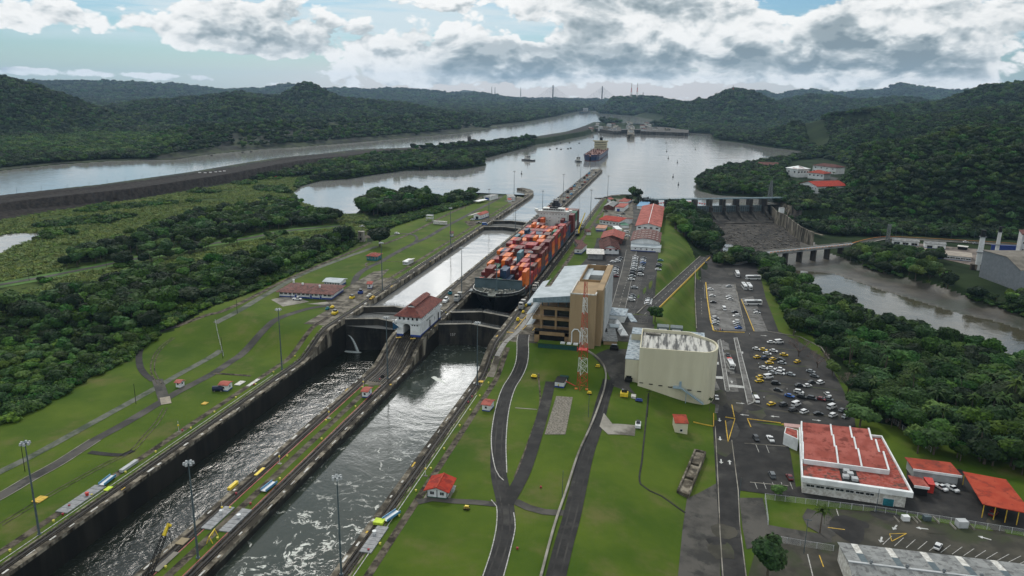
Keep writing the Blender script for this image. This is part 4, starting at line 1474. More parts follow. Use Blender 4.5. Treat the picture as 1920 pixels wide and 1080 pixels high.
def zebra(x0,x1,y,n=9,dyy=0):
 for k in range(n):
  t = k/n
  px_ = x0+(x1-x0)*t
  paint([(px_,y-2.3+dyy*t),(px_+.8,y+2.3+dyy*t)],.5,mat('crossing_paint',(.55,.55,.53),.8,(.4,.4,.38),1),off=.24,nm='crossing_stripe')
zebra(1334,1348,681,8,1)
zebra(1366,1380,684,7,1)
zebra(1334,1356,708,10,1)
zebra(1368,1398,724,12,3)
def arrow(px,py,ang,s=1.0,z=ZL):
 x,y,zz = G(px,py,z)
 mb = MB()
 mb.face([(-.28,-2),(.28,-2),(.28,.6),(.9,.6),(0,2.2),(-.9,.6),(-.28,.6)] and [(a*s*.95,b*s*.9,0) for a,b in [(-.28,-2),(.28,-2),(.28,.6),(.9,.6),(0,2.2),(-.9,.6),(-.28,.6)]])
 return single('road_arrow',mb,MATS['crossing_paint'],None,None,(x,y,zz+.27),ang,kind='structure')
for (a,b,c) in ((1349,788,pi),(1350,823,pi),(1352,866,pi),(1368,868,0),(1396,779,pi/2),(1453,782,pi/2),(1531,789,-pi/2),(1388,757,-pi/2),(1372,717,0),(1392,662,0),
     (1678,990,2.6),(1729,992,pi/2),(1846,1010,1.2),(1652,1013,2.8),(1432,630,-pi/2),(1316,541,pi),(1309,580,0)):
 arrow(a,b,c)
# worn patches on the asphalt
r8 = random.Random(31)
PM_ = [M_asph3,M_asph2,MATS['mossy_asphalt'],M_asph]
for k in range(46):
 if k < 26:
  px,py = r8.uniform(1320,1560),r8.uniform(632,780)
 elif k < 34:
  px,py = r8.uniform(1345,1385),r8.uniform(800,1070)
 elif k < 40:
  px,py = r8.uniform(1520,1880),r8.uniform(965,1000)
 else:
  px,py = r8.uniform(1340,1420),r8.uniform(478,528)
 if py > 780 and px < 1345 or (py < 700 and px > 1520):
  continue
 x,y = U(px,py,ZL)
 w,l = r8.uniform(1.5,5),r8.uniform(2,9)
 n = 9
 drape('asphalt_patch',[(x+w*cos(2*pi*i/n)*r8.uniform(.7,1.2),y+l*sin(2*pi*i/n)*r8.uniform(.7,1.2)) for i in range(n)],.19+k*.0006,PM_[k % 3],step=12)
for off in (-1.2,1.2):                               # tyre-worn lanes
 road('tyre_wear',MR,.5,.135,M_asph,shift=off,step=6)
 road('tyre_wear',R(0,(1142,712),(1132,745),(1120,791),(1100,849),(1086,907),(1072,969),(1057,1022),(1040,1090)),.5,.155,M_asph,shift=off,step=6)
# buildings
def win_mesh(w,h,frame=M_white,glass=M_glass,mull=1):
 """window unit: recess frame with a dark pane, lies in the xz plane, looks towards -y"""
 mb = MB()
 mb.mat = 1
 mb.box(-w/2,w/2,-.02,.10,0,h)
 mb.mat = 0
 t = min(.12,w*.12)
 mb.box(-w/2-t,w/2+t,-.08,.04,-t,0)
 mb.box(-w/2-t,w/2+t,-.08,.04,h,h+t)
 mb.box(-w/2-t,-w/2,-.08,.04,0,h)
 mb.box(w/2,w/2+t,-.08,.04,0,h)
 for k in range(mull):
  x = -w/2+w*(k+1)/(mull+1)
  mb.box(x-.04,x+.04,-.06,.0,0,h)
 return mb.mesh('window',[frame,glass])
def door_mesh(w,h,m=M_dark,frame=M_white):
 mb = MB()
 mb.mat = 1
 mb.box(-w/2,w/2,-.03,.1,0,h)
 mb.mat = 0
 mb.box(-w/2-.1,-w/2,-.08,.04,0,h+.1)
 mb.box(w/2,w/2+.1,-.08,.04,0,h+.1)
 mb.box(-w/2,w/2,-.08,.04,h,h+.1)
 return mb.mesh('door',[frame,m])
def place_on(parent,me_,side,W,L,pos,z,name):
 """hang a window or door mesh on one side of a W x L box; pos measured along the side from its middle"""
 o = bpy.data.objects.new(name,me_)
 link(o,parent)
 if side == 's':
  o.location,r = (pos,-L/2,z),0
 elif side == 'n':
  o.location,r = (-pos,L/2,z),pi
 elif side == 'e':
  o.location,r = (W/2,pos,z),pi/2
 else:
  o.location,r = (-W/2,-pos,z),-pi/2
 o.rotation_euler = (0,0,r)
 return o
def slab_roof(mb,W,L,H,kind,rh,ov,th=.22):
 a,b = W/2+ov,L/2+ov
 if kind == 'gable_y':                      # ridge along y
  d = -ov*rh/(W/2)
  for s in (-1,1):
   mb.hexa([(0,-b,H+rh),(s*a,-b,H+d),(s*a,b,H+d),(0,b,H+rh),(0,-b,H+rh+th),(s*a,-b,H+d+th),(s*a,b,H+d+th),(0,b,H+rh+th)])
 elif kind == 'gable_x':
  d = -ov*rh/(L/2)
  for s in (-1,1):
   mb.hexa([(-a,0,H+rh),(-a,s*b,H+d),(a,s*b,H+d),(a,0,H+rh),(-a,0,H+rh+th),(-a,s*b,H+d+th),(a,s*b,H+d+th),(a,0,H+rh+th)])
 elif kind == 'hip':
  r = max(0,(L-W)/2) if L > W else 0
  q = max(0,(W-L)/2) if W > L else 0
  e = [(-a,-b,H),(a,-b,H),(a,b,H),(-a,b,H)]
  t = [(-q,-r,H+rh),(q,-r,H+rh),(q,r,H+rh),(-q,r,H+rh)]
  for i in range(4):
   j = (i+1) % 4
   if (Vector(t[i])-Vector(t[j])).length < 1e-6:
    mb.face([e[i],e[j],t[i]])
   else:
    mb.face([e[i],e[j],t[j],t[i]])
  mb.box(-a,a,-b,b,H-th,H-.01)
 elif kind == 'shed':                       # high at +y
  mb.hexa([(-a,-b,H),(a,-b,H),(a,b,H+rh),(-a,b,H+rh),(-a,-b,H+th),(a,-b,H+th),(a,b,H+rh+th),(-a,b,H+rh+th)])
 elif kind == 'flat':
  mb.box(-a,a,-b,b,H,H+th)
 elif kind == 'arch':
  n = 10
  rows = []
  for k in range(n+1):
   t = -1+2*k/n
   z = H+rh*(1-t*t)
   rows.append([(a*t,-b,z),(a*t,b,z)])
  mb.grid([r[::-1] for r in rows][::-1])
  mb.grid([[(x,y,z-th) for x,y,z in r] for r in rows])
  for k in range(n):
   for yy in (-b,b):
    p,q_ = rows[k][0],rows[k+1][0]
    mb.face([(p[0],yy,p[2]-th),(q_[0],yy,q_[2]-th),(q_[0],yy,q_[2]),(p[0],yy,p[2])])
def wall_mesh(W,L,H,kind,rh,sink):
 mb = MB()
 x,y = W/2,L/2
 if kind == 'gable_y':
  o = [(-x,-sink),(x,-sink),(x,H),(0,H+rh-.02),(-x,H)]
  f = [(a,-y,b) for a,b in o]
  g = [(a,y,b) for a,b in o]
 elif kind == 'gable_x':
  o = [(-y,-sink),(y,-sink),(y,H),(0,H+rh-.02),(-y,H)]
  f = [(x,a,b) for a,b in o]
  g = [(-x,a,b) for a,b in o]
 elif kind == 'shed':
  o = [(-y,-sink),(y,-sink),(y,H+rh),(-y,H)]
  f = [(x,a,b) for a,b in o]
  g = [(-x,a,b) for a,b in o]
 elif kind == 'arch':
  o = [(-x,-sink),(x,-sink)]+[(x*t,H+rh*(1-t*t)-.1) for t in (1,.8,.6,.4,.2,0,-.2,-.4,-.6,-.8,-1)]
  f = [(a,-y,b) for a,b in o]
  g = [(a,y,b) for a,b in o]
 else:
  mb.box(-x,x,-y,y,-sink,H)
  return mb
 mb.face(f)
 mb.face(g[::-1])
 n = len(f)
 for i in range(n):
  j = (i+1) % n
  mb.face([f[j],f[i],g[i],g[j]])
 return mb
def house(name,label,cat,loc,rz,W,L,H,roof='gable_x',rh=1.2,ov=.6,wall=M_white,rm=M_redroof,base=None,wins=(),doors=(),group=None,sink=1.5,base_h=.9,ridge=None,slab=None):
 t = thing(name,label,cat,loc,rz,group)
 part('wall',wall_mesh(W,L,H,roof,rh,sink),wall,t)
 mb = MB()
 slab_roof(mb,W,L,H,roof,rh,ov)
 rf = part('roof',mb,rm,t)
 if ridge:
  mb = MB()
  if roof == 'gable_y':
   mb.box(-.22,.22,-L/2-ov,L/2+ov,H+rh+.1,H+rh+.34)
  else:
   mb.box(-W/2-ov,W/2+ov,-.22,.22,H+rh+.1,H+rh+.34)
  part('ridge_cap',mb,ridge,rf)
 if base:
  mb = MB()
  e = .04
  mb.box(-W/2-e,W/2+e,-L/2-e,L/2+e,-sink-.01,base_h)
  part('painted_base',mb,base,t)
 if slab:
  mb = MB()
  mb.box(-W/2-slab,W/2+slab,-L/2-slab,L/2+slab,-sink,.12)
  part('floor_slab',mb,M_conc,t)
 for (side,n,w,h,z,m) in wins:
  wme_ = win_mesh(w,h,mull=m)
  span = W if side in 'sn' else L
  for k in range(n):
   pos = -span/2+span*(k+.5)/n
   place_on(t,wme_,side,W,L,pos,z,'window')
 for (side,pos,w,h,m) in doors:
  place_on(t,door_mesh(w,h,m),side,W,L,pos,.1,'door')
 return t
def foot(z,a,b,c):
 """three ground corners seen in the photograph: front left, front right, back right"""
 A,B,Cc = Vector(U(*a,z)),Vector(U(*b,z)),Vector(U(*c,z))
 W = (B-A).length
 ang = atan2(B.y-A.y,B.x-A.x)
 n = Vector((-sin(ang),cos(ang)))
 L = abs((Cc-B).dot(n))
 cen = (A+B)/2+n*L/2
 return (cen.x,cen.y,z),ang,W,L
ch = thing('control_house','white lock control house with brown red hipped roof standing on the centre wall','control house',(.4,364.5,8.4))
W,L,H = 12.6,34.0,10.6
mb = MB()
x = W/2
cxa,rw,ah = -.9,1.9,4.6
arc = [(cxa+rw*cos(t),ah+rw*.9*sin(t)) for t in np.linspace(0,pi,11)]
o = [(-x,-.4),(cxa-rw,-.4)]+arc[::-1]+[(cxa+rw,-.4),(x,-.4),(x,7.0),(-x,7.0)]
f = [(a,-L/2,b) for a,b in o]
g = [(a,L/2,b) for a,b in o]
mb.face(f)
mb.face(g[::-1])
for i in range(len(f)):
 j = (i+1) % len(f)
 mb.face([f[j],f[i],g[i],g[j]])
part('wall',mb,M_white,ch)
mb = MB()
mb.box(-x-.75,x+.75,-L/2-.75,L/2+.75,6.7,7.9)
part('gallery',mb,M_white,ch)
mb = MB()
mb.box(-x+.15,x-.15,-L/2+.15,L/2-.15,7.9,10.3)
part('upper_storey',mb,M_white,ch)
mb = MB()
a_,b_,e_ = x+1.1,L/2+1.1,10.3
zr,rx_ = 13.9,1.7
yr = L/2+1.1-5.6
e = [(-a_,-b_,e_),(a_,-b_,e_),(a_,b_,e_),(-a_,b_,e_)]
t = [(-rx_,-yr,zr),(rx_,-yr,zr),(rx_,yr,zr),(-rx_,yr,zr)]
for i in range(4):
 j = (i+1) % 4
 mb.face([e[i],e[j],t[j],t[i]])
mb.box(-a_,a_,-b_,b_,e_-.2,e_-.01)
rf = part('roof',mb,mat('brown_red_tiles',(.125,.032,.024),.8,(.175,.052,.038),.5,c3=(.075,.024,.02),c3s=.7,bump=.05,bscale=2),ch)
mb = MB()
mb.box(-1.65,1.65,-yr+.1,yr-.1,zr-.3,zr+.5)
part('clerestory',mb,M_white,rf)
mb = MB()
for s in (-1,1):
 mb.hexa([(0,-yr-.2,zr+1.5),(s*2.2,-yr-.2,zr+.45),(s*2.2,yr+.2,zr+.45),(0,yr+.2,zr+1.5),(0,-yr-.2,zr+1.7),(s*2.2,-yr-.2,zr+.65),(s*2.2,yr+.2,zr+.65),(0,yr+.2,zr+1.7)])
part('upper_roof',mb,MATS['brown_red_tiles'],rf)
wme_ = win_mesh(1.0,1.3,mull=0)
for k in range(5):
 place_on(ch,wme_,'s',W-.3,L-.3,-4.6+2.3*k,8.3,'window')
for k in range(14):
 if k % 5 != 4:
  place_on(ch,wme_,'e',W-.3,L-.3,-15.2+2.33*k,8.3,'window')
for k in range(3):
 place_on(ch,win_mesh(.7,.7,mull=0),'s',W,L,3.4+1.3*k-1.3,5.4 if k else 5.4,'window')
for (yy,w_,h_) in ((-1.5,1.7,4.4),(12.8,1.9,4.6)):
 mb = MB()
 pts = [(-w_/2,0),(w_/2,0)]+[(w_/2*cos(t),h_-w_/2+w_/2*sin(t)) for t in np.linspace(0,pi,8)]
 mb.face([(a,-.05,b) for a,b in pts])
 o_ = part('arched_doorway',mb,M_dark,ch,loc=(W/2,yy,.1),rz=pi/2)
mb = MB()
mb.box(-x-.05,cxa-rw,-L/2-.05,L/2+.05,-.5,.75)
mb.box(cxa+rw,x+.05,-L/2-.05,L/2+.05,-.5,.75)
part('painted_base',mb,M_blue,ch)
mb = MB()                                             # outside stair with its blue side at the south-west corner
mb.hexa([(-x-1.7,-L/2-.9,2.8),(-x+1.9,-L/2-.9,4.6),(-x+1.9,-L/2-.3,4.6),(-x-1.7,-L/2-.3,2.8),(-x-1.7,-L/2-.9,7.2),(-x-1.5,-L/2-.9,7.2),(-x-1.5,-L/2-.3,7.2),(-x-1.7,-L/2-.3,7.2)])
part('stair_panel',mb,mat('deep_teal_blue',(.012,.075,.15),.5,(.01,.06,.12),1),ch)
mb = MB()
mb.hexa([(-x-1.7,-L/2-1.3,6.7),(-x-1.2,-L/2-1.3,6.7),(-x-1.2,-L/2-.2,6.7),(-x-1.7,-L/2-.2,6.7),(-x-1.7,-L/2-1.3,7.2),(-x-1.2,-L/2-1.3,7.2),(-x-1.2,-L/2-.2,7.2),(-x-1.7,-L/2-.2,7.2)])
mb.hexa([(-x-1.5,-L/2-1.2,6.9),(-x+2.6,-L/2-1.2,3.9),(-x+2.6,-L/2-.2,3.9),(-x-1.5,-L/2-.2,6.9),(-x-1.5,-L/2-1.2,7.15),(-x+2.6,-L/2-1.2,4.15),(-x+2.6,-L/2-.2,4.15),(-x-1.5,-L/2-.2,7.15)])
part('outside_stair',mb,M_white,ch)
text_part('MIRAFLORES LOCKS',1.15,(W/2+.05,-2.0,5.6),(pi/2,0,pi/2),M_gpole,ch,'lettering')
text_part('1913',.9,(W/2+.05,-2.0,4.3),(pi/2,0,pi/2),M_gpole,ch,'lettering')
mb = MB()
mb.face([(W/2+.05,5.4,2.4),(W/2+.05,7.4,2.4),(W/2+.05,7.4,2.7),(W/2+.05,5.4,2.7)])
mb.face([(W/2+.05,5.9,2.95),(W/2+.05,6.9,2.95),(W/2+.05,6.75,3.9),(W/2+.05,6.4,4.3),(W/2+.05,6.05,3.9)])
part('wall_emblem',mb,M_gpole,ch,kind='stuff')
lc,a,W,L = foot(8.5,(524,557),(622,562),(645,546))
house('long_office','long low white office with dark maroon roof and blue base on the west bank','office building',lc,a,W,L,3.6,'hip',1.7,1.6,rm=M_maroonw,base=M_blue,
  wins=[('s',12,1.7,1.0,1.9,1),('e',4,1.5,1.0,1.9,1)],doors=[('s',-6,1.2,2.3,M_blue),('s',3.5,1.2,2.3,M_blue),('s',9.5,1.2,2.3,M_blue)])
for (x_,y_) in ((-6,1),(6,-2),(-W/2+1,L/2-1)):
 mb = MB()
 mb.box(x_-.4,x_+.4,y_-.4,y_+.4,3.6,6.2)
 mb.box(x_-.55,x_+.55,y_-.55,y_+.55,6.2,6.4)
 part('chimney',mb,M_white,bpy.data.objects['long_office'])
lc,a,W,L = foot(8.5,(608,536),(637,538),(646,531))
house('white_annex','small building under a white ridged roof behind the long maroon roofed office','building',lc,a,W,L,2.9,'gable_x',.9,1.0,rm=M_wroof,base=M_blue,wins=[('s',6,.8,.9,1.4,0)])
lc,a,W,L = foot(8.5,(689,488),(705,489),(716,484))
house('teal_hut','teal hut with a red hipped roof between the west lawns','hut',lc,a,W+1,L,3.4,'hip',1.6,.9,wall=M_teal,rm=M_stainroof,wins=[('s',3,.9,1.0,1.4,0),('e',2,.9,1.0,1.4,0)])
lc,a,W,L = foot(8.5,(888,411),(900,412),(914,406))
h_ = house('workshop','white workshop with faded red gabled roof and dark garage door beside the left lane','workshop',lc,a,W,L,4.4,'gable_y',1.4,.5,rm=M_fadedroof,doors=[('s',.3,3.0,3.0,M_dark)],wins=[('e',4,1.1,1.2,1.6,1)],base=M_blue,base_h=.6)
mb = MB()
mb.hexa([(-W/2-7,-L/2+1,2.6),(-W/2-.1,-L/2+1,4.2),(-W/2-.1,L/2,4.2),(-W/2-7,L/2,2.6),(-W/2-7,-L/2+1,2.8),(-W/2-.1,-L/2+1,4.4),(-W/2-.1,L/2,4.4),(-W/2-7,L/2,2.8)])
part('lean_to_roof',mb,M_whitew,h_)
mb = MB()
for yy in (-L/2+1.3,0,L/2-.5):
 mb.box(-W/2-6.8,-W/2-6.6,yy-.1,yy+.1,-.3,2.6)
part('lean_to_posts',mb,M_gpole,h_,kind='stuff')
lc,a,W,L = foot(8.5,(907,375),(919,376),(926,371.5))
house('flat_roof_shed','white shed with grey flat roof and blue door near the west bank lake end','shed',lc,a,W,L,4.2,'flat',.2,.4,rm=M_groof,doors=[('s',0,4.5,3.0,M_blue)])
lc,a,W,L = foot(8.5,(954,377),(966,377),(973,372))
house('pump_house','white building with grey roof at the very end of the west wall','building',lc,a,W,L,4.6,'flat',.2,.5,rm=M_groof,wins=[('s',3,1.2,1.1,1.8,1)])
lc,a,W,L = foot(8.5,(953,379),(959,379),(961,377))
house('small_shed','little white shed with orange red roof beside the last west bank building','shed',lc,a,W,L+1,2.6,'shed',.8,.3,rm=M_fadedroof)
for (a1,b1,c1,lab,rm_,hh,z_) in (((689,541),(697,541),(702,536),'white kiosk with faded red roof beside the gravel strip of the left lane',M_stainroof,2.9,8.5),
         ((844,444),(850,444),(853,441),'tiny white kiosk with dark red cap on the far west lawn',M_maroon,2.8,8.5),
         ((330,726),(338,727),(342,722),'small red roofed kiosk on the grass between the two west paths',M_pink,2.4,0),
         ((412,733),(427,734),(433,727),'white kiosk with red roof standing beside the dark blue tank',M_fadedroof,2.9,0),
         ((679,745),(689,746),(696,738),'white kiosk with red roof on the grassy centre wall',M_fadedroof,2.8,0),
         ((904,770),(918,772),(922,762),'white kiosk with red roof on the east lawn close to the right lane',M_fadedroof,2.9,0)):
 lc,a,W,L = foot(z_,a1,b1,c1)
 L = max(L,W*.8)
 lc = (lc[0],lc[1],hz(lc[0],lc[1]) if abs(lc[0]) > 45 else z_)
 house('kiosk',lab,'kiosk',lc,a,W,L,hh,'shed' if 'tiny' in lab else 'gable_x',.55,.55,rm=rm_,base=M_blue if 'white' in lab else None,base_h=.45,
   wins=[('s',1,.9,.9,1.2,0),('e',1,.9,.9,1.2,0)],group='small kiosks along the lock walls')
x,y,z = G(409,733,0)
mb = MB()
mb.tube((-2.2,0,1.2),(2.2,0,1.2),1.2,n=14)
mb.tube((-2.35,0,1.2),(-2.2,0,1.2),.8,n=14)
tk = thing('fuel_tank','dark blue cylindrical tank lying beside the red roofed kiosk','tank',(x,y,z),.35)
part('tank_shell',mb,mat('navy_paint',(.008,.016,.05),.5,(.006,.012,.035),1),tk)
for s in (-1,1):
 mb = MB()
 mb.box(s*1.4-.2,s*1.4+.2,-1,1,-.3,.5)
 part('saddle',mb,M_conc,tk)
A_,B_ = U(812,421,8.5),U(837,422.5,8.5)
mb = MB()
Lt = hypot(B_[0]-A_[0],B_[1]-A_[1])
mb.box(0,Lt,0,2.6,.5,3.4)
tr = thing('site_trailer','long white box trailer parked on the west lawn','trailer',(A_[0],A_[1],8.5),atan2(B_[1]-A_[1],B_[0]-A_[0]))
part('body',mb,M_whitew,tr)
mb = MB()
for xx in (2,Lt-2):
 mb.box(xx-.3,xx+.3,.2,2.4,-.1,.5)
part('support',mb,M_dark,tr)
mb = MB()
for k in range(9):
 mb.box(.5+k*(Lt-1)/8-.04,.5+k*(Lt-1)/8+.04,-.05,0,.6,3.3)
part('wall_rib',mb,M_grwall,tr,kind='stuff')
x,y = U(806,414,8.5)
fr = thing('valve_frame','pale open equipment frame standing on the far west lawn','equipment frame',(x,y,8.5))
for sx in (-1,1):
 for sy in (-1,1):
  mb = MB()
  mb.box(sx*3-.2,sx*3+.2,sy*2-.2,sy*2+.2,-.2,5.4)
  part('post',mb,M_grwall,fr)
for (z0,z1) in ((5.0,5.6),(2.4,2.8)):
 mb = MB()
 mb.box(-3.3,3.3,-2.3,2.3,z0,z1)
 part('platform',mb,M_grwall,fr)
lc,a,W,L = foot(8.5,(887,381),(897,382),(902,377))
cn = thing('white_canopy','flat white canopy on short posts beside the west track','canopy',lc,a)
mb = MB()
mb.box(-W/2,W/2,-L/2,L/2,2.3,2.55)
part('roof',mb,M_white,cn)
for sx in (-1,1):
 for sy in (-1,1):
  mb = MB()
  mb.box(sx*W*.42-.1,sx*W*.42+.1,sy*L*.42-.1,sy*L*.42+.1,-.1,2.3)
  part('post',mb,M_gpole,cn)
lc,a,W,L = foot(8.5,(754,496),(766,497),(771,491))
bh = house('boat_hut','white hut with slanting canopy on the lawn beside the left lane','hut',lc,a,W*.8,L,2.2,'flat',.2,.2,rm=M_white,wins=[('s',3,.9,.8,.8,0)])
mb = MB()
mb.hexa([(W*.1,-L*.3,2.6),(W*.75,-L*.3,3.2),(W*.75,L*.4,3.2),(W*.1,L*.4,2.6),(W*.1,-L*.3,2.75),(W*.75,-L*.3,3.35),(W*.75,L*.4,3.35),(W*.1,L*.4,2.75)])
part('awning',mb,M_whitew,bh)
x,y = U(678,452,8.5)
tw = thing('concrete_tower','old square concrete tower between two dark round trees','tower',(x,y,8.5),.1)
mb = MB()
mb.hexa([(-2.8,-2.4,-1),(2.8,-2.4,-1),(2.8,2.4,-1),(-2.8,2.4,-1),(-2.2,-2,7.6),(2.2,-2,7.6),(2.2,2,7.6),(-2.2,2,7.6)])
part('wall',mb,M_conc,tw)
mb = MB()
mb.box(-2.5,2.5,-2.3,2.3,7.6,8.2)
part('cap',mb,M_conc,tw)
mb = MB()
mb.box(-.8,.8,-2.5,-2.28,1,3.4)
mb.box(-.4,.4,-2.35,-2.1,5,6)
part('dark_opening',mb,M_dark,tw,kind='stuff')
lc,a,W,L = foot(0,(801,932),(838,936),(859,914))
rh_ = house('red_roof_house','white and green trimmed house with bright red gabled roof on the near east lawn','house',lc,a,W,L,3.0,'gable_y',1.15,1.0,rm=mat('bright_red_tiles',(.30,.022,.010),.8,(.36,.040,.018),.3,c3=(.20,.02,.012),c3s=.5,spec=.15),
   wins=[('s',2,1.3,1.1,1.2,1),('e',4,1.0,1.1,1.2,0)],base=mat('green_trim',(.015,.12,.06),.6,(.012,.09,.05),1),base_h=.35,ridge=MATS['orange_red_roof'],slab=.9)
for xx in (-W/2,0,W/2):
 mb = MB()
 mb.box(xx-.12,xx+.12,-L/2-.07,-L/2+.05,0,3.0)
 part('corner_post',mb,M_dark,rh_)
mb = MB()
mb.box(W/2+.1,W/2+1.1,L/2-3.6,L/2-1.4,0,1.3)
part('air_unit',mb,M_grwall,rh_)
vc = thing('visitor_centre','tall tan visitor building with white sloping canopy roof beside the right lane','building',(0,0,0))
mb = MB()
mb.box(82.0,94.5,351,378,-2,35.5)
mb.box(94.2,97.2,356,414,-2,37.0)
mb.box(83,94.3,377.9,414,-2,31.0)
part('tower_block',mb,M_tan,vc)
mb = MB()
mb.box(97.2,97.7,366,412,-1,36)
part('side_cladding',mb,M_grwall,vc)
mb = MB()
for (x0,x1,y0,y1) in ((82.0,94.5,351,351.5),(82,82.5,351.5,378),(94,94.5,351.5,356)):
 mb.box(x0-.05,x1+.05,y0-.05,y1,35.5,36.0)
part('parapet',mb,M_whitew,vc)
mb = MB()
for (x0,x1,y0,y1) in ((83,94.2,378.0,378.5),(83,83.5,378.5,413.5),(83.0,94.2,413.5,414),(97.0,97.3,378,414)):
 mb.box(x0,x1,y0,y1,31.0,36.5)
part('roof_well_wall',mb,M_tand,vc)
mb = MB()
mb.box(85,93,398,409,31.0,34.5)
part('white_roof_room',mb,M_wroof,vc)
for (xx,yy) in ((87,384),(89,384),(91,384),(86.5,390)):
 mb = MB()
 mb.box(xx-.8,xx+.8,yy-1.8,yy+1.8,31.0,33.0)
 mb.cone(xx,yy,33.0,33.4,.6,.6,8)
 part('air_unit',mb,M_dark,vc)
XT0,XT1,YT0,YT1 = 66.5,82.0,357.0,412.0
for (z0,z1,x0) in ((8.4,8.8,62),(14.2,15.6,62.5),(19.6,21.0,62.5),(25.0,26.6,66.0)):
 mb = MB()
 mb.box(x0 if z0 > 9 else XT0,XT1-.02,YT0+(3 if z0 < 15 else 0),YT1,z0,z1)
 part('terrace_deck',mb,M_tand,vc)
for (x0,yy) in ((66.5,357),(73.9,357),(81.0,357),(66.5,372),(66.5,388),(66.5,404)):
 mb = MB()
 mb.box(x0,x0+1.0,yy+.02,yy+1.0,8.3 if yy > 360 else 15,26.5)
 part('terrace_column',mb,M_tand,vc)
for (z0,z1) in ((15.6,19.6),(21.0,25.0)):
 mb = MB()
 mb.box(67.6,81.9,360.0,360.2,z0,z1)
 mb.box(68.4,81.9,360.2,410,z0,z1)
 part('dark_glazing',mb,M_glass,vc)
mb = MB()                                             # big portal of the lowest storey
mb.box(64.2,66.6,354.6,357,-1,14.2)
mb.box(79.4,81.9,354.6,357,-1,14.2)
mb.box(64.2,81.9,354.6,357,12.4,14.18)
part('portal_frame',mb,M_tand,vc)
mb = MB()
mb.box(66.6,79.4,356.6,357.5,0,12.4)
mb.box(64.4,81.9,354.8,357,14.2,14.9)
part('portal_glazing',mb,M_dark,vc)
mb = MB()
for xx in (67.2,70.2,75.2,79.2):
 mb.box(xx-.25,xx+.25,358.4,358.9,26.6,31.2)
 mb.box(xx-.25,xx+.25,408,408.5,26.6,31.2)
part('canopy_columns',mb,M_gpole,vc,kind='stuff')
for (z_,h1) in ((26.6,1.1),(21.0,1.1),(15.6,1.1)):
 mb = MB()
 for k in range(12):
  yy = YT0+k*(YT1-YT0)/11
  mb.box(62.6,62.75,yy-.06,yy+.06,z_,z_+h1)
 mb.box(62.6,62.75,YT0,YT1,z_+h1-.1,z_+h1)
 mb.box(62.6,82,YT0-.05,YT0+.05,z_+h1-.1,z_+h1)
 part('railing',mb,M_steel,vc,kind='stuff')
mb = MB()                                             # white awnings stepping out below the decks
for z_ in (16.2,22.0,27.4):
 mb.hexa([(58.8,360,z_-1.2),(62.5,360,z_),(62.5,408,z_),(58.8,408,z_-1.2),(58.8,360,z_-1.0),(62.5,360,z_+.2),(62.5,408,z_+.2),(58.8,408,z_-1.0)])
part('white_awning',mb,M_wroof,vc,kind='stuff')
mb = MB()
zc = lambda x: 31.3+(x-63)*.13
def cano(x0,x1,y0,y1):
 mb.hexa([(x0,y0,zc(x0)),(x1,y0,zc(x1)),(x1,y1,zc(x1)),(x0,y1,zc(x0)),(x0,y0,zc(x0)+.3),(x1,y0,zc(x1)+.3),(x1,y1,zc(x1)+.3),(x0,y1,zc(x0)+.3)])
cano(63.5,82.4,352.5,375)
cano(68.5,86.5,375,424)
cr_ = part('canopy_roof',mb,M_wroof,vc)
mb = MB()
mb.hexa([(63.5,352.2,zc(63.5)-1.9),(81.9,352.2,zc(82)-2.9),(81.9,352.5,zc(82)-2.9),(63.5,352.5,zc(63.5)-1.9),(63.5,352.2,zc(63.5)+.35),(81.9,352.2,zc(82)+.35),(81.9,352.5,zc(82)+.35),(63.5,352.5,zc(63.5)+.35)])
part('fascia',mb,mat('blue_grey_cladding',(.19,.245,.275),.6,(.14,.19,.215),.8),cr_)
mb = MB()
for k in range(9):
 xx = 65+k*2.15
 mb.box(xx-.05,xx+.05,352.12,352.2,zc(xx)-2,zc(xx)+.3)
part('fascia_joint',mb,M_gpole,cr_,kind='stuff')
mb = MB()
mb.tube((83.5,350.4,8),(83.5,350.4,16.5),.28,n=8)
mb.tube((83.5,350.4,16.5),(84.6,350.4,18.0),.28,n=8)
mb.tube((84.6,350.4,18.0),(86.4,350.4,18.0),.28,n=8)
mb.tube((86.4,350.4,18.0),(87.6,350.4,16.5),.28,n=8)
mb.tube((87.6,350.4,16.5),(87.6,350.4,8),.28,n=8)
part('vent_pipe',mb,M_white,vc)
for k in range(5):
 lc_ = (62.5+k*.6,424+k*7.5)
 tt = thing('grandstand_tent','white tensile tent roof over the viewing stand, %s behind the visitor building' % ORD[k],'tent',(lc_[0],lc_[1],8.6),group='white tent roofs over the viewing stand')
 mb = MB()
 for s in (-1,1):
  mb.face([(0,0,7.2),(s*4.5,-3.6,4.4),(s*4.5,3.6,4.4)] if s > 0 else [(0,0,7.2),(-4.5,3.6,4.4),(-4.5,-3.6,4.4)])
  mb.face([(0,0,7.2),(s*4.5,s*3.6,4.4),(-s*4.5,s*3.6,4.4)])
 part('canvas',mb,M_wroof,tt)
 mb = MB()
 for sx in (-1,1):
  for sy in (-1,1):
   mb.tube((sx*4.4,sy*3.5,-.2),(sx*4.4,sy*3.5,4.4),.1,n=5)
 part('poles',mb,M_steel,tt,kind='stuff')
def simple(name,label,cat,z,a,b,c,H,roof,rm,wall=M_white,rh=1.0,ov=.4,zg=None,**k):
 lc,an,W,L = foot(z,a,b,c)
 return house(name,label,cat,(lc[0],lc[1],z if zg is None else zg),an,W,L,H,roof,rh,ov,wall=wall,rm=rm,**k)
simple('courtyard_wing','low grey roofed wing with dark open courtyard behind the tan tower','building',6,(1131,655),(1156,656),(1170,600),4.4,'flat',M_groof,wall=M_tan,sink=6)
o_ = bpy.data.objects['courtyard_wing']
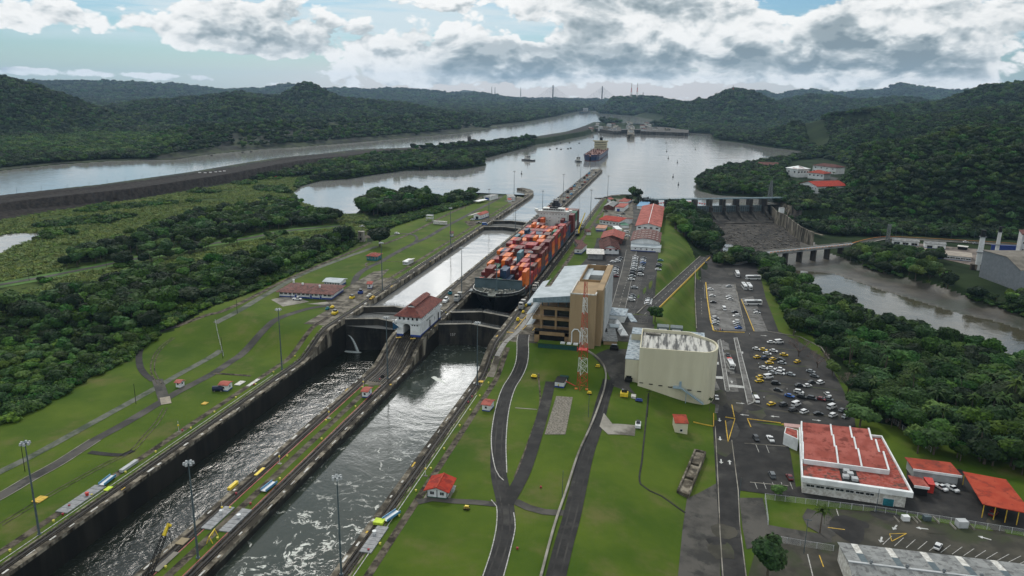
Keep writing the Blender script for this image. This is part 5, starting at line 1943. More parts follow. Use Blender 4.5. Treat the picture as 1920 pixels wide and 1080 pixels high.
for k,(x_,y_) in enumerate(((-3.2,-9),(3.2,-2),(-2.2,8),(3.5,14))):
 mb = MB()
 mb.box(x_-2.4,x_+2.4,y_-2.8,y_+2.8,4.7,5.2 if k % 2 else 4.9)
 part('roof_panel',mb,M_wroof if k % 2 else M_dark,o_)
simple('blue_roof_wing','long blue grey flat roof crossing behind the courtyard wing','building',8.5,(1138,603),(1170,606),(1168,592),4.0,'flat',M_bluegr,sink=6)
lc,an,W,L = foot(6,(1163,640),(1177,640),(1182,590))
tn = thing('party_tent','row of white peaked tents joined in one long marquee beside the tan building','marquee',lc,an)
mb = MB()
mb.box(-W/2,W/2,-L/2,L/2,-3,3.2)
part('side_wall',mb,M_grwall,tn)
n_t = 6
for k in range(n_t):
 y0,y1 = -L/2+L*k/n_t,-L/2+L*(k+1)/n_t
 ym = (y0+y1)/2
 e = [(-W/2-.2,y0),(W/2+.2,y0),(W/2+.2,y1),(-W/2-.2,y1)]
 mb = MB()
 for i in range(4):
  j = (i+1) % 4
  mb.face([(*e[i],3.2),(*e[j],3.2),(0,ym,5.8)])
 part('tent_peak',mb,M_white,tn)
simple('glass_kiosk','small pale glazed kiosk between the marquee and the cream building','kiosk',6,(1184,612),(1193,612),(1195,596),2.6,'flat',M_bluegr,wall=M_ypaint,sink=5)
th_ = thing('cream_theatre','large windowless cream building with one rounded corner and stained white roof','building',(0,0,0))
ZT = 17.4
c_ = Vector((143.0,334.5))
poly = [(117.6,326.5),(143.5,322.0)]
poly = [(117.4,328.0),(146.0,328.8)] + [(146.0+6.2*sin(t),339.6-10.8*cos(t)) for t in np.linspace(.25,pi*.86,9)] + [(140,358.0),(117.0,358.0)]
mb = MB()
mb.prism(poly,-10,ZT)
part('wall',mb,M_cream,th_)
ins = [(p[0]+(130-p[0])*.035,p[1]+(342-p[1])*.045) for p in poly]
mb = MB()
n_ = len(poly)
for i in range(n_):
 j = (i+1) % n_
 mb.prism([poly[i],poly[j],ins[j],ins[i]],ZT,ZT+1.5)
part('parapet',mb,M_cream,th_)
mb = MB()
mb.face([(x_,y_,ZT+.02+(.5 if 338 < y_ < 350 else 0)) for x_,y_ in ins])
rf_ = part('roof_sheet',mb,M_creamr,th_)
mb = MB()
for k in range(15):
 xx = 119+k*2.05
 mb.box(xx-.09,xx+.09,330,355,ZT+.05,ZT+.30)
part('standing_seam',mb,M_creamr,rf_,kind='stuff')
mb = MB()
mb.box(119,126,352.5,354,ZT+.3,ZT+.9)
part('roof_duct',mb,M_conc,rf_)
mb = MB()
mb.box(111.2,117.35,330.0,366,-8,12.2)
part('side_wing',mb,M_cream,th_)
mb = MB()
mb.box(111.0,117.3,329.9,366.2,12.2,12.6)
part('side_wing_roof',mb,M_bluegr,th_)
mb = MB()
mb.box(112,147,358.1,368,-8,15.5)
part('rear_wing',mb,M_cream,th_)
mb = MB()
mb.box(112,147,358.1,368.1,15.5,15.9)
part('rear_wing_roof',mb,M_bluegr,th_)
for k,(x0,x1,y0,y1,h) in enumerate(((124,129.8,362,367,3.2),(130.4,136.4,362,367,3.2))):
 mb = MB()
 mb.box(x0,x1,y0,y1,15.9,15.9+h)
 mb.mat = 1
 mb.box(x0+1,x1-1,y0-.06,y0,16.6,18.2)
 part('chiller_unit',mb,[mat('grey_green_unit',(.10,.13,.13),.6,(.07,.09,.09),1),M_white],th_)
mb = MB()
mb.tube((121,360,17),(129,360,17),.7,n=8)
mb.tube((134,360,17),(142,360.6,17),.7,n=8)
part('roof_pipe',mb,M_white,th_,kind='stuff')
mb = MB()
for k in range(13):
 x_ = 119.2+k*2.2
 yy = 328.0+(x_-117.4)/28.6*.8
 mb.box(x_-.02,x_+.02,yy-.02,yy+.02,-9,ZT+1.2)
for z_ in (3.5,10.5):
 mb.hexa([(117.5,327.96,z_),(146,328.76,z_),(146,328.82,z_),(117.5,328.02,z_),(117.5,327.96,z_+.06),(146,328.76,z_+.06),(146,328.82,z_+.06),(117.5,328.02,z_+.06)])
part('panel_joint',mb,M_cream,th_,kind='stuff')
for k in range(7):
 mb = MB()
 x_ = 119+k*4.3
 mb.box(x_-.9,x_+.9,327.9+k*.03,328.3,2.0-k*.28,2.35-k*.28)
 part('vent_slot',mb,M_dark,th_)
M_stair = mat('pale_blue_stair',(.27,.36,.42),.6,(.22,.30,.35),1)
mb = MB()
mb.box(133.2,136.8,326.4,328.5,1.5,2.0)
mb.box(135.9,136.9,328.2,328.7,2.1,4.4)
mb.hexa([(136.8,326.4,1.5),(147,326.0,-5.0),(147,327.6,-5.0),(136.8,328.0,1.5),(136.8,326.4,2.0),(147,326.0,-4.5),(147,327.6,-4.5),(136.8,328.0,2.0)])
mb.box(139,139.3,326.6,326.9,-6,0)
part('outside_stair',mb,M_stair,th_)
mb = MB()
for s in (326.4,):
 mb.tube((133.5,s,3.1),(136.8,s,3.1),.07,n=4)
 mb.tube((136.8,s,3.1),(147,s-.4,-3.6),.07,n=4)
 for k in range(8):
  t = k/7
  mb.tube((136.8+10.2*t,s-.4*t,2-6.6*t),(136.8+10.2*t,s-.4*t,3.1-6.7*t),.05,n=4)
part('stair_rail',mb,M_stair,th_,kind='stuff')
x,y,z = G(1277,806,0)
lc,a,W,L = foot(z,(1264,812),(1290,813),(1292,800))
house('gate_house','small square cream hut with red roof on the grass below the cream building','hut',(lc[0],lc[1],z-.2),a,W*.9,max(L,4.2),4.6,'shed',.7,.3,wall=M_cream,rm=M_redroof,wins=[('s',1,1.0,1.0,1.0,0)])
Z8 = 8.5
simple('kiosk','white block hut with maroon roof and blue base beside the ship stern','hut',Z8,(1077,476),(1090,477),(1094,467),4.0,'flat',M_maroon,base=M_blue,wins=[('s',1,1.6,.9,1.8,1)])
simple('kiosk','second white and blue hut with maroon roof just behind the block hut','hut',Z8,(1083,466),(1096,466),(1100,458),3.6,'flat',M_maroon,base=M_bluel)
simple('kiosk','tiny white hut with maroon roof beside the yellow crane','hut',Z8,(1100,441),(1108,441),(1111,436),3.0,'hip',M_maroon,rh=1.0)
lc,a,W,L = foot(Z8,(1128,476),(1160,477),(1168,462))
house('gabled_office','white gabled office with rusty brown ribbed roof and red window band','office building',lc,a,W,L,4.2,'gable_y',3.0,1.4,rm=M_maroonw,wins=[('s',3,1.9,1.1,2.8,0)])
mb = MB()
mb.box(-W/2+.2,W/2-.2,-L/2-.10,-L/2-.02,4.0,4.5)
part('red_band',mb,M_red,bpy.data.objects['gabled_office'])
mb = MB()
for k in range(10):
 yy = -L/2-1+k*(L+2)/9
 for s in (-1,1):
  mb.hexa([(0,yy-.12,7.4),(s*(W/2+1.3),yy-.12,3.95),(s*(W/2+1.3),yy+.12,3.95),(0,yy+.12,7.4),(0,yy-.12,7.7),(s*(W/2+1.3),yy-.12,4.25),(s*(W/2+1.3),yy+.12,4.25),(0,yy+.12,7.7)])
part('roof_rib',mb,M_maroonw,bpy.data.objects['gabled_office'],kind='stuff')
simple('red_brown_hall','hall with faded red hipped roof behind the gabled office','building',Z8,(1128,456),(1166,458),(1172,446),4.6,'gable_y',M_stainroof,rh=2.6,ov=1.2,wall=M_maroonw)
simple('yard_canopy','flat white canopy on posts at the car park entrance','canopy',Z8,(1102,486),(1130,487),(1132,478),4.2,'flat',M_whitew,wall=M_groof,ov=1.2)
lc,a,W,L = foot(Z8,(1124,420),(1160,425),(1163,416))
house('red_workshop','white workshop with bright red gabled roof among the yard buildings','workshop',lc,a,W,max(L,11),4.6,'gable_x',2.0,1.0,rm=MATS['bright_red_tiles'],wins=[('s',6,1.8,1.3,1.6,1)],ridge=None)
simple('orange_shed','low shed with pale orange roof in front of the red workshop','shed',Z8,(1117,433),(1134,434),(1136,428),2.6,'flat',mat('pale_orange_roof',(.46,.22,.13),.8,(.36,.17,.11),.5),base=M_blue)
simple('yard_shed','white and blue shed with faded red roof near the end of the platform','shed',Z8,(1153,396),(1169,397),(1171,389),4.4,'flat',M_fadedroof,doors=[('s',-1,3,2.8,M_blue)])
simple('yard_shed','grey roofed timber shed left of the white and blue shed','shed',Z8,(1132,393),(1149,394),(1152,386),3.6,'gable_y',M_groof,wall=M_maroonw,rh=2)
simple('yard_shed','white hut with red hipped roof at the lake edge of the platform','hut',Z8,(1147,382),(1156,382),(1159,377),3.6,'hip',M_stainroof,rh=1.4)
simple('yard_shed','low faded red roof between the lake edge hut and the trees','shed',Z8,(1160,383),(1176,384),(1178,377),3.2,'flat',M_stainroof,base=M_blue)
simple('green_shed','small shed with green roof beside the parked vans','shed',Z8,(1166,428),(1179,428),(1180,423),2.8,'flat',mat('green_roof',(.02,.15,.075),.6,(.015,.11,.06),1))
simple('white_box_hut','plain white box hut on the grass patch','hut',Z8,(1156,437),(1166,437),(1167,431),3.4,'flat',M_white,wins=[('s',1,1,1.6,.8,0)])
simple('blue_roof_shed','flat blue roof against the end of the long red roof','shed',Z8,(1194,392),(1212,393),(1210,384),3.4,'flat',M_bluel)
lc,a,W,L = foot(Z8,(1211,448),(1241,448),(1226,401))
lc = (106.6,749,Z8)
house('long_red_hall','very long hall under a faded salmon red gabled roof with white ridge','hall',lc,0,21,128,6.0,'gable_y',2.6,1.2,rm=M_fadedroof,ridge=M_white,base=M_bluel,wins=[('s',4,2.4,1.4,3.6,1),('w',18,2.6,1.6,2.4,1)])
house('arched_hall','white hall with arched rusty maroon roof facing the upper car park','hall',(107.3,629,Z8),0,22.5,44,6.4,'arch',2.8,.9,rm=M_maroonw,base=None)
o_ = bpy.data.objects['arched_hall']
mb = MB()
mb.box(-10.6,12.6,-31,-22.1,-1,3.4)
part('front_extension',mb,M_white,o_)
mb = MB()
mb.hexa([(-10.9,-31.4,3.4),(13,-31.4,3.4),(13,-22.1,4.4),(-10.9,-22.1,4.4),(-10.9,-31.4,3.6),(13,-31.4,3.6),(13,-22.1,4.6),(-10.9,-22.1,4.6)])
part('extension_roof',mb,M_wroof,o_)
mb = MB()
mb.box(-10.65,9,-31.06,-31.0,-.5,.7)
part('painted_base',mb,M_blue,o_)
for k in range(4):
 place_on(o_,win_mesh(1.0,.9,mull=0),'s',21.2,62,-7+k*4.4,1.6,'window')
for k in range(5):
 mb = MB()
 for i in range(7):
  tpos = -.75+i*.25
  mb.box(11.6*tpos-1.2,11.6*tpos+1.2,-18+k*8.5,-17.2+k*8.5,6.4+2.8*(1-tpos*tpos)+.12,6.4+2.8*(1-tpos*tpos)+.2)
 if k % 1 == 0:
  part('pale_roof_strip',mb,M_whitew,o_,kind='stuff')
oc = thing('red_roof_office','large white office complex with stepped red roofs and white fins','office building',(0,0,0))
X0,X1,Y0,Y1 = 178.0,214.5,250.5,300.0
zb = Z_E
px2 = lambda a,b,z: U(a,b,z)
zr_ = zb+6.2
P4 = [px2(1503,896,zr_),px2(1713,926,zr_),px2(1654,818,zr_),px2(1498,802,zr_)]
def lerp4(u,v):
 a = Vector(P4[0])*(1-u)+Vector(P4[1])*u
 b = Vector(P4[3])*(1-u)+Vector(P4[2])*u
 q = a*(1-v)+b*v
 return (q.x,q.y)
body = [lerp4(.02,.02),lerp4(.95,.02),lerp4(.95,.97),lerp4(.02,.97)]
mb = MB()
mb.prism(body,zb-1,zr_-1.2)
part('wall',mb,M_whitew,oc)
outl = [lerp4(0,0),lerp4(1,0),lerp4(1,1),lerp4(0,1)]
inn = [lerp4(.015,.03),lerp4(.985,.03),lerp4(.985,.985),lerp4(.015,.985)]
for i in range(4):
 j = (i+1) % 4
 mb = MB()
 mb.prism([outl[i],outl[j],inn[j],inn[i]],zr_-1.6,zr_+.3)
 part('white_parapet',mb,M_white,oc)
mb = MB()
mb.prism(inn,zr_-1.4,zr_-.5)
part('lower_roof',mb,M_stainroof,oc)
for k in range(3):
 v0,v1 = .30+k*.225,.30+(k+1)*.225
 q = [lerp4(.03,v0),lerp4(.86-.02*k,v0),lerp4(.86-.02*k,v1),lerp4(.03,v1)]
 mb = MB()
 mb.prism(q,zr_-.6,[zr_+.9,zr_+.9,zr_+3.0,zr_+3.0])
 part('saw_roof',mb,M_fadedroof,oc)
 for u in (0.02,.37,.60,.86-.02*k):
  a0,b0 = Vector(lerp4(u,v0-.008)),Vector(lerp4(u,v1))
  d = Vector((b0-a0)).normalized()
  nn = Vector((d.y,-d.x))*.28
  mb = MB()
  mb.prism([tuple(a0-nn),tuple(a0+nn),tuple(b0+nn),tuple(b0-nn)],zr_-.6,[zr_+1.25,zr_+1.25,zr_+3.5,zr_+3.5])
  part('roof_fin',mb,M_white,oc)
q = [lerp4(.03,.285),lerp4(.86,.285),lerp4(.86,.298),lerp4(.03,.298)]
mb = MB()
mb.prism(q,zr_-.6,zr_+1.2)
part('white_gutter_wall',mb,M_white,oc)
q = [lerp4(.38,.04),lerp4(.54,.04),lerp4(.54,.27),lerp4(.38,.27)]
mb = MB()
mb.prism(q,zr_-.6,zr_-.2)
part('plant_well',mb,M_dark,oc)
for (u,v) in ((.42,.12),(.47,.18),(.50,.1),(.44,.22)):
 c2 = lerp4(u,v)
 mb = MB()
 mb.box(c2[0]-1,c2[0]+1,c2[1]-1,c2[1]+1,zr_-.2,zr_+.8)
 part('air_unit',mb,M_grwall,oc)
wv = Vector(lerp4(1,0))-Vector(lerp4(0,0))
an_ = atan2(wv.y,wv.x)
wme_ = win_mesh(2.6,.9,mull=1)
for k in range(7):
 c2 = lerp4(.09+k*.09,.012)
 o = bpy.data.objects.new('window',wme_)
 link(o,oc)
 o.location = (c2[0],c2[1],zb+3.0)
 o.rotation_euler = (0,0,an_)
c2 = lerp4(.80,.012)
o = bpy.data.objects.new('door',door_mesh(3.4,2.8,M_teal))
link(o,oc)
o.location = (c2[0],c2[1],zb)
o.rotation_euler = (0,0,an_)
mb = MB()
q = [px2(1470,790,zb+4),px2(1573,808,zb+4),px2(1598,801,zb+4),px2(1466,794,zb+4)]
q = [px2(1470,793,zb+4.2),px2(1471,799,zb+4.2),px2(1574,810,zb+4.2),px2(1568,803,zb+4.2)]
mb.prism(q,zb+3.6,zb+4.2)
part('pale_rear_roof',mb,mat('pale_pink_roof',(.46,.28,.25),.8,(.38,.24,.22),1),oc)
mb = MB()
q = [px2(1470,812,zb+5),px2(1497,824,zb+5),px2(1496,806,zb+5),px2(1473,800,zb+5)]
mb.prism(q,zb-.5,zb+5)
part('corner_block',mb,M_white,oc)
mb = MB()
q2 = [(p[0]+(Vector(q[0]).x*0),p[1]) for p in q]
ctr = (sum(p[0] for p in q)/4,sum(p[1] for p in q)/4)
mb.prism([(ctr[0]+(p[0]-ctr[0])*.85,ctr[1]+(p[1]-ctr[1])*.85) for p in q],zb+4.9,zb+5.1)
part('corner_roof',mb,M_stainroof,oc)
def roof4(name,label,cat,z,H,pts,m,post=True,wall=None,eaves=M_white,tilt=(0,0,0,0),walls_on=()):
 """open-sided roof from its four roof corners (photo pixels at roof height)"""
 q = [U(a,b,z+H) for a,b in pts]
 cx0,cy0 = sum(p[0] for p in q)/4,sum(p[1] for p in q)/4
 t = thing(name,label,cat,(cx0,cy0,z))
 ql = [(p[0]-cx0,p[1]-cy0) for p in q]
 mb = MB()
 mb.prism(ql,[H+k_ for k_ in tilt],[H+.25+k_ for k_ in tilt])
 part('roof',mb,m,t)
 if eaves:
  a,b = Vector(ql[0]),Vector(ql[1])
  d = (b-a).normalized()
  n_ = Vector((d.y,-d.x))*.25
  mb = MB()
  mb.prism([tuple(a),tuple(b),tuple(b+n_),tuple(a+n_)],H-.6,H+.3)
  part('gutter_board',mb,eaves,t)
 if wall:
  mb = MB()
  mb.prism([(p[0]*.9,p[1]*.85) for p in ql],-1,H-.05)
  part('wall',mb,wall,t)
 if post:
  n = 4
  for k in range(n+1):
   for (i,j) in ((0,1),(3,2)):
    f = .03+.94*k/n
    x_,y_ = ql[i][0]+(ql[j][0]-ql[i][0])*f,ql[i][1]+(ql[j][1]-ql[i][1])*f
    mb = MB()
    mb.box(x_*.97-.12,x_*.97+.12,y_*.97-.12,y_*.97+.12,-.5,H)
    part('post',mb,M_ypaint,t)
 return t
roof4('store_shed','low store with dull red roof and white gutter behind the office yard','shed',zb,4.0,[(1712,880),(1804,893),(1782,868),(1696,858)],M_redroof,post=False,wall=M_grwall)
roof4('link_building','small red roofed link building at the corner of the red roofed office','building',zb,3.8,[(1714,911),(1743,915),(1728,897),(1702,892)],M_fadedroof,post=False,wall=M_dark)
roof4('link_building','small dark red block beside the parked white pickups','building',zb,3.4,[(1741,909),(1754,911),(1748,897),(1731,895)],M_red,post=False,wall=M_red,eaves=None)
roof4('car_shelter','open vehicle shelter with plain bright orange red roof on yellow posts','shelter',zb,5.0,[(1842,946),(1938,966),(1886,900),(1805,885)],M_orroof,eaves=None)
gw = thing('grey_warehouse','long warehouse roof of grey corrugated sheets with pale panels at the bottom right','warehouse',(0,0,0))
zw = zb+6
A_,B_ = Vector(U(1570,1016,zw)),Vector(U(1960,1062,zw))
d_ = (B_-A_).normalized()
n_ = Vector((d_.y,-d_.x))
if n_.y > 0:
 n_ = -n_
LW = (B_-A_).length
def wq(u,v):
 p = A_+d_*u+n_*v
 return (p.x,p.y)
mb = MB()
mb.prism([wq(0.6,.5),wq(LW,.5),wq(LW,27),wq(.6,27)],zb-1,zw-.2)
part('wall',mb,M_whitew,gw)
SP = 13.0
for k in range(int(LW/1.9)):
 u0,u1 = k*1.9,k*1.9+1.86
 for (v0,v1,za,zc_) in ((0,SP*.5,0,1.0),(SP*.5,SP,1.0,2.0),(SP,SP*1.5,2.0,1.0),(SP*1.5,SP*2.1,1.0,0)):
  mb = MB()
  q = [wq(u0,v0),wq(u1,v0),wq(u1,v1-.05),wq(u0,v1-.05)]
  mb.prism(q,[zw-.15+za,zw-.15+za,zw-.15+zc_,zw-.15+zc_],[zw+za,zw+za,zw+zc_,zw+zc_])
  sel = (k*7+int(v0)) % 13
  mm = M_groof
  if v0 == 0 and k % 5 == 2:
   mm = M_whitew
  elif v0 > 0 and k % 5 == 2 and v0 < SP:
   mm = M_gpole
  elif sel == 5:
   mm = MATS['grey_metal_roof']
  part('roof_sheet',mb,mm,gw)
mb = MB()
mb.prism([wq(0,SP-.35),wq(LW,SP-.35),wq(LW,SP+.35),wq(0,SP+.35)],zw+1.95,zw+2.2)
part('ridge_cap',mb,M_grwall,gw)
for k in range(6):
 c2 = wq(6+k*9.5,SP)
 mb = MB()
 mb.cone(c2[0],c2[1],zw+2.1,zw+2.7,.35,.35,8)
 mb.cone(c2[0],c2[1],zw+2.7,zw+3.3,.6,.3,8)
 part('roof_ventilator',mb,M_steel,gw)
# vegetation
def leaf_mat(name,c0,c1,rand=.3,light=(.09,.13,.02)):
 m = bpy.data.materials.new(name)
 m.use_nodes = True
 n = NT(m.node_tree)
 bs = n.n['Principled BSDF']
 bs.inputs['Roughness'].default_value = .75
 bs.inputs['Specular IOR Level'].default_value = .12
 oi = n.node('ShaderNodeObjectInfo').outputs['Random']
 pos = n.node('ShaderNodeNewGeometry').outputs['Position']
 a = n.mix(n.ss(n.noise(pos,.8,4,.65),.35,.65),c0,c1)
 a = n.mix(n.math('MULTIPLY',n.ss(n.noise(pos,.02,3,.6),.55,.72),.5),a,light)
 h = n.node('ShaderNodeHueSaturation')
 n.put(h.inputs['Color'],a)
 n.put(h.inputs['Value'],n.math('MULTIPLY_ADD',oi,rand*2.2,1-rand))
 n.put(h.inputs['Hue'],n.math('MULTIPLY_ADD',n.math('FRACT',n.math('MULTIPLY',oi,7.3)),.05,.475))
 n.put(h.inputs['Saturation'],n.math('MULTIPLY_ADD',n.math('FRACT',n.math('MULTIPLY',oi,3.7)),-.25,1.05))
 n.put(bs.inputs['Base Color'],h.outputs[0])
 MATS[name] = m
 return m
M_leaf = leaf_mat('tree_leaves',(.008,.027,.004),(.034,.084,.010),.45)
M_leafd = leaf_mat('dark_leaves',(.005,.014,.004),(.014,.032,.008),.35,(.03,.045,.012))
M_leafb = leaf_mat('bright_leaves',(.026,.066,.008),(.072,.145,.016),.3)
M_reed = leaf_mat('reed_leaves',(.10,.15,.03),(.18,.23,.06),.20,(.22,.24,.08))
M_palm = leaf_mat('palm_fronds',(.015,.038,.009),(.042,.078,.018),.3)
M_dry = mat('bare_twigs',(.20,.15,.13),.9,(.12,.09,.08),1)
import bmesh
_ico = {}
def ico(sub):
 if sub not in _ico:
  bm = bmesh.new()
  bmesh.ops.create_icosphere(bm,subdivisions=sub,radius=1)
  _ico[sub] = ([v.co.copy() for v in bm.verts],[tuple(v.index for v in f.verts) for f in bm.faces])
  bm.free()
 return _ico[sub]
def crown_mesh(seed,R_,Hc,zc,nl,leaves,ls,sub=2,flat=.75,m=None):
 """a crown: overlapping lumpy lobes with leaf sprays standing proud of them"""
 r = random.Random(seed)
 mb = MB()
 V,F = ico(sub)
 lobes = [(0,0,zc,R_*.68)]
 for k in range(nl):
  a = 2*pi*(k+r.random()*.7)/nl
  d = R_*r.uniform(.38,.68)
  lobes.append((d*cos(a),d*sin(a),zc+Hc*r.uniform(-.28,.30),R_*r.uniform(.32,.52)))
 for (x,y,z,q) in lobes:
  b = len(mb.v)
  ph = [r.uniform(0,6) for _ in range(4)]
  for v in V:
   w = 1+.20*sin(v.x*5+ph[0])*sin(v.y*6+ph[1])+.16*sin(v.z*7+ph[2]+v.x*4)+r.uniform(-.13,.13)
   mb.v.append((x+v.x*q*w,y+v.y*q*w,z+v.z*q*w*flat*(Hc/R_)))
  for f in F:
   mb.f.append(tuple(b+i for i in f))
   mb.m.append(0)
 for k in range(leaves):
  x,y,z,q = r.choice(lobes)
  u,t = r.uniform(-.35,1),r.uniform(0,2*pi)
  s = sqrt(1-u*u)
  n_ = Vector((s*cos(t),s*sin(t),u))
  p = Vector((x,y,z))+Vector((n_.x*q,n_.y*q,n_.z*q*flat*(Hc/R_)))*r.uniform(.96,1.22)
  nn = (n_+Vector((r.uniform(-.7,.7),r.uniform(-.7,.7),r.uniform(-.2,.9)))).normalized()
  a = nn.orthogonal().normalized()
  c = nn.cross(a)
  an = r.uniform(0,6.3)
  a,c = a*cos(an)+c*sin(an),c*cos(an)-a*sin(an)
  l = ls*r.uniform(.6,1.3)
  mb.face([p-a*l-c*l*.4,p+a*l*.2-c*l*.6,p+a*l+c*l*.2,p-a*l*.1+c*l*.7])
 return mb.mesh('crown',m or M_leaf)
def trunk_mesh(seed,h,r0,spread):
 r = random.Random(seed)
 mb = MB()
 mb.tube((0,0,-1.0),(0,0,h*.55),r0,r0*.7,7)
 for k in range(4):
  a = 2*pi*k/4+r.random()
  mb.tube((0,0,h*(.35+.06*k)),(spread*cos(a),spread*sin(a),h*(.8+.1*r.random())),r0*.5,r0*.18,5)
 return mb.mesh('trunk',M_bark)
def palm_crown(seed,R_,m=None):
 r = random.Random(seed)
 mb = MB()
 for k in range(17):
  a = 2*pi*k/17+r.uniform(-.15,.15)
  up = r.uniform(.15,1.0)
  prev = None
  for i in range(6):
   t = i/5
   d = R_*t
   z = up*R_*.75*sin(t*2.1)-R_*.62*t*t*1.2
   w = R_*.12*sin(min(1,t*1.15+.18)*pi)+.04
   c,s = cos(a),sin(a)
   row = [(d*c-s*w,d*s+c*w,z-w*.6),(d*c,d*s,z),(d*c+s*w,d*s-c*w,z-w*.6)]
   if prev:
    mb.grid([prev,row])
   prev = row
 return mb.mesh('crown',m or M_palm)
def palm_trunk(h,r0):
 mb = MB()
 for k in range(4):
  mb.tube((.04*k*k,0,-1 if k == 0 else h*k/4),(.04*(k+1)**2,0,h*(k+1)/4),r0*(1-.12*k),r0*(1-.12*(k+1)),7)
 return mb.mesh('trunk',M_bark)
PRO = {}
for i in range(4):
 PRO['broad%d' % i] = (crown_mesh(40+i,5.0,4.4 if i % 2 else 5.2,6.6,7,620,.62,2),trunk_mesh(i,8,.38,2.6),'broad_tree')
for i in range(2):
 PRO['dark%d' % i] = (crown_mesh(60+i,5.6,5.0,6.0,8,700,.55,2,.85,M_leafd),trunk_mesh(9+i,7,.5,2.6),'dark_round_tree')
PRO['bright0'] = (crown_mesh(70,4.6,4.2,5.4,7,620,.55,2,.8,M_leafb),trunk_mesh(12,6.5,.32,2.2),'bright_tree')
PRO['bright1'] = (crown_mesh(71,5.2,3.6,5.6,8,620,.6,2,.8,M_leafb),trunk_mesh(13,6.5,.34,2.2),'bright_tree')
PRO['palm0'] = (palm_crown(1,4.4),palm_trunk(8.5,.28),'palm_tree')
PRO['palm1'] = (palm_crown(2,3.9),palm_trunk(10,.25),'palm_tree')
def bare_crown(seed):
 r = random.Random(seed)
 mb = MB()
 def br(p,d,l,rad,dep):
  q = p+d*l
  mb.tube(p,q,rad,rad*.6,4,False)
  if dep:
   for _ in range(3):
    n_ = (d+Vector((r.uniform(-.8,.8),r.uniform(-.8,.8),r.uniform(-.15,.5)))).normalized()
    br(q,n_,l*.72,rad*.6,dep-1)
 for k in range(5):
  a = 2*pi*k/5
  br(Vector((0,0,2.2)),Vector((cos(a)*.8,sin(a)*.8,.75)).normalized(),2.4,.16,4)
 return mb.mesh('crown',M_dry)
PRO['bare0'] = (bare_crown(5),trunk_mesh(15,4,.28,1.0),'bare_tree')
def proto_col(name,meshes):
 c = bpy.data.collections.new(name)
 for k,me_ in enumerate(meshes):
  o = bpy.data.objects.new('%s_%02d' % (name,k),me_)
  c.objects.link(o)
 return c
def join_tree(crown,trunk_h=5,tr=.35):
 """crown and trunk in one mesh for the massed forest"""
 mb = MB()
 mb.v = [tuple(v.co) for v in crown.vertices]
 mb.f = [tuple(p.vertices) for p in crown.polygons]
 mb.m = [0]*len(mb.f)
 mb.mat = 1
 mb.tube((0,0,-2),(0,0,trunk_h),tr,tr*.7,5,False)
 return mb.mesh('tree',[crown.materials[0],M_bark])
C_near = proto_col('forest_tree',[join_tree(PRO[k][0]) for k in ('broad0','broad1','broad2','broad3','dark0','dark1','bright0')]+[join_tree(PRO['palm0'][0],5.8,.2)])
for o_ in C_near.objects[-1:]:
 pass
far_me = [crown_mesh(80+i,5.0,4.6,4.6,5,150,1.0,1,.85,M_leaf if i % 3 else M_leafd) for i in range(4)]
C_far = proto_col('canopy_tree',far_me)
bush_me = [crown_mesh(90+i,2.6,2.0,1.3,5,170,.42,1,.8,M_leafb if i % 2 else M_leaf) for i in range(3)]
C_bush = proto_col('scrub',bush_me)
def reed_mesh(seed):
 r = random.Random(seed)
 mb = MB()
 for k in range(46):
  x,y = r.gauss(0,1.0),r.gauss(0,1.0)
  a = r.uniform(0,6.3)
  h = r.uniform(.5,1.5)
  l = r.uniform(.6,1.4)
  w = .22
  mb.face([(x-w*sin(a),y+w*cos(a),0),(x+w*sin(a),y-w*cos(a),0),(x+l*cos(a)+w*.6*sin(a),y+l*sin(a)-w*.6*cos(a),h),(x+l*cos(a)-w*.6*sin(a),y+l*sin(a)+w*.6*cos(a),h*.95)])
 return mb.mesh('reed',M_reed)
C_reed = proto_col('reeds',[reed_mesh(1),reed_mesh(2),crown_mesh(95,1.8,1.1,.6,4,60,.35,1,.7,M_reed)])
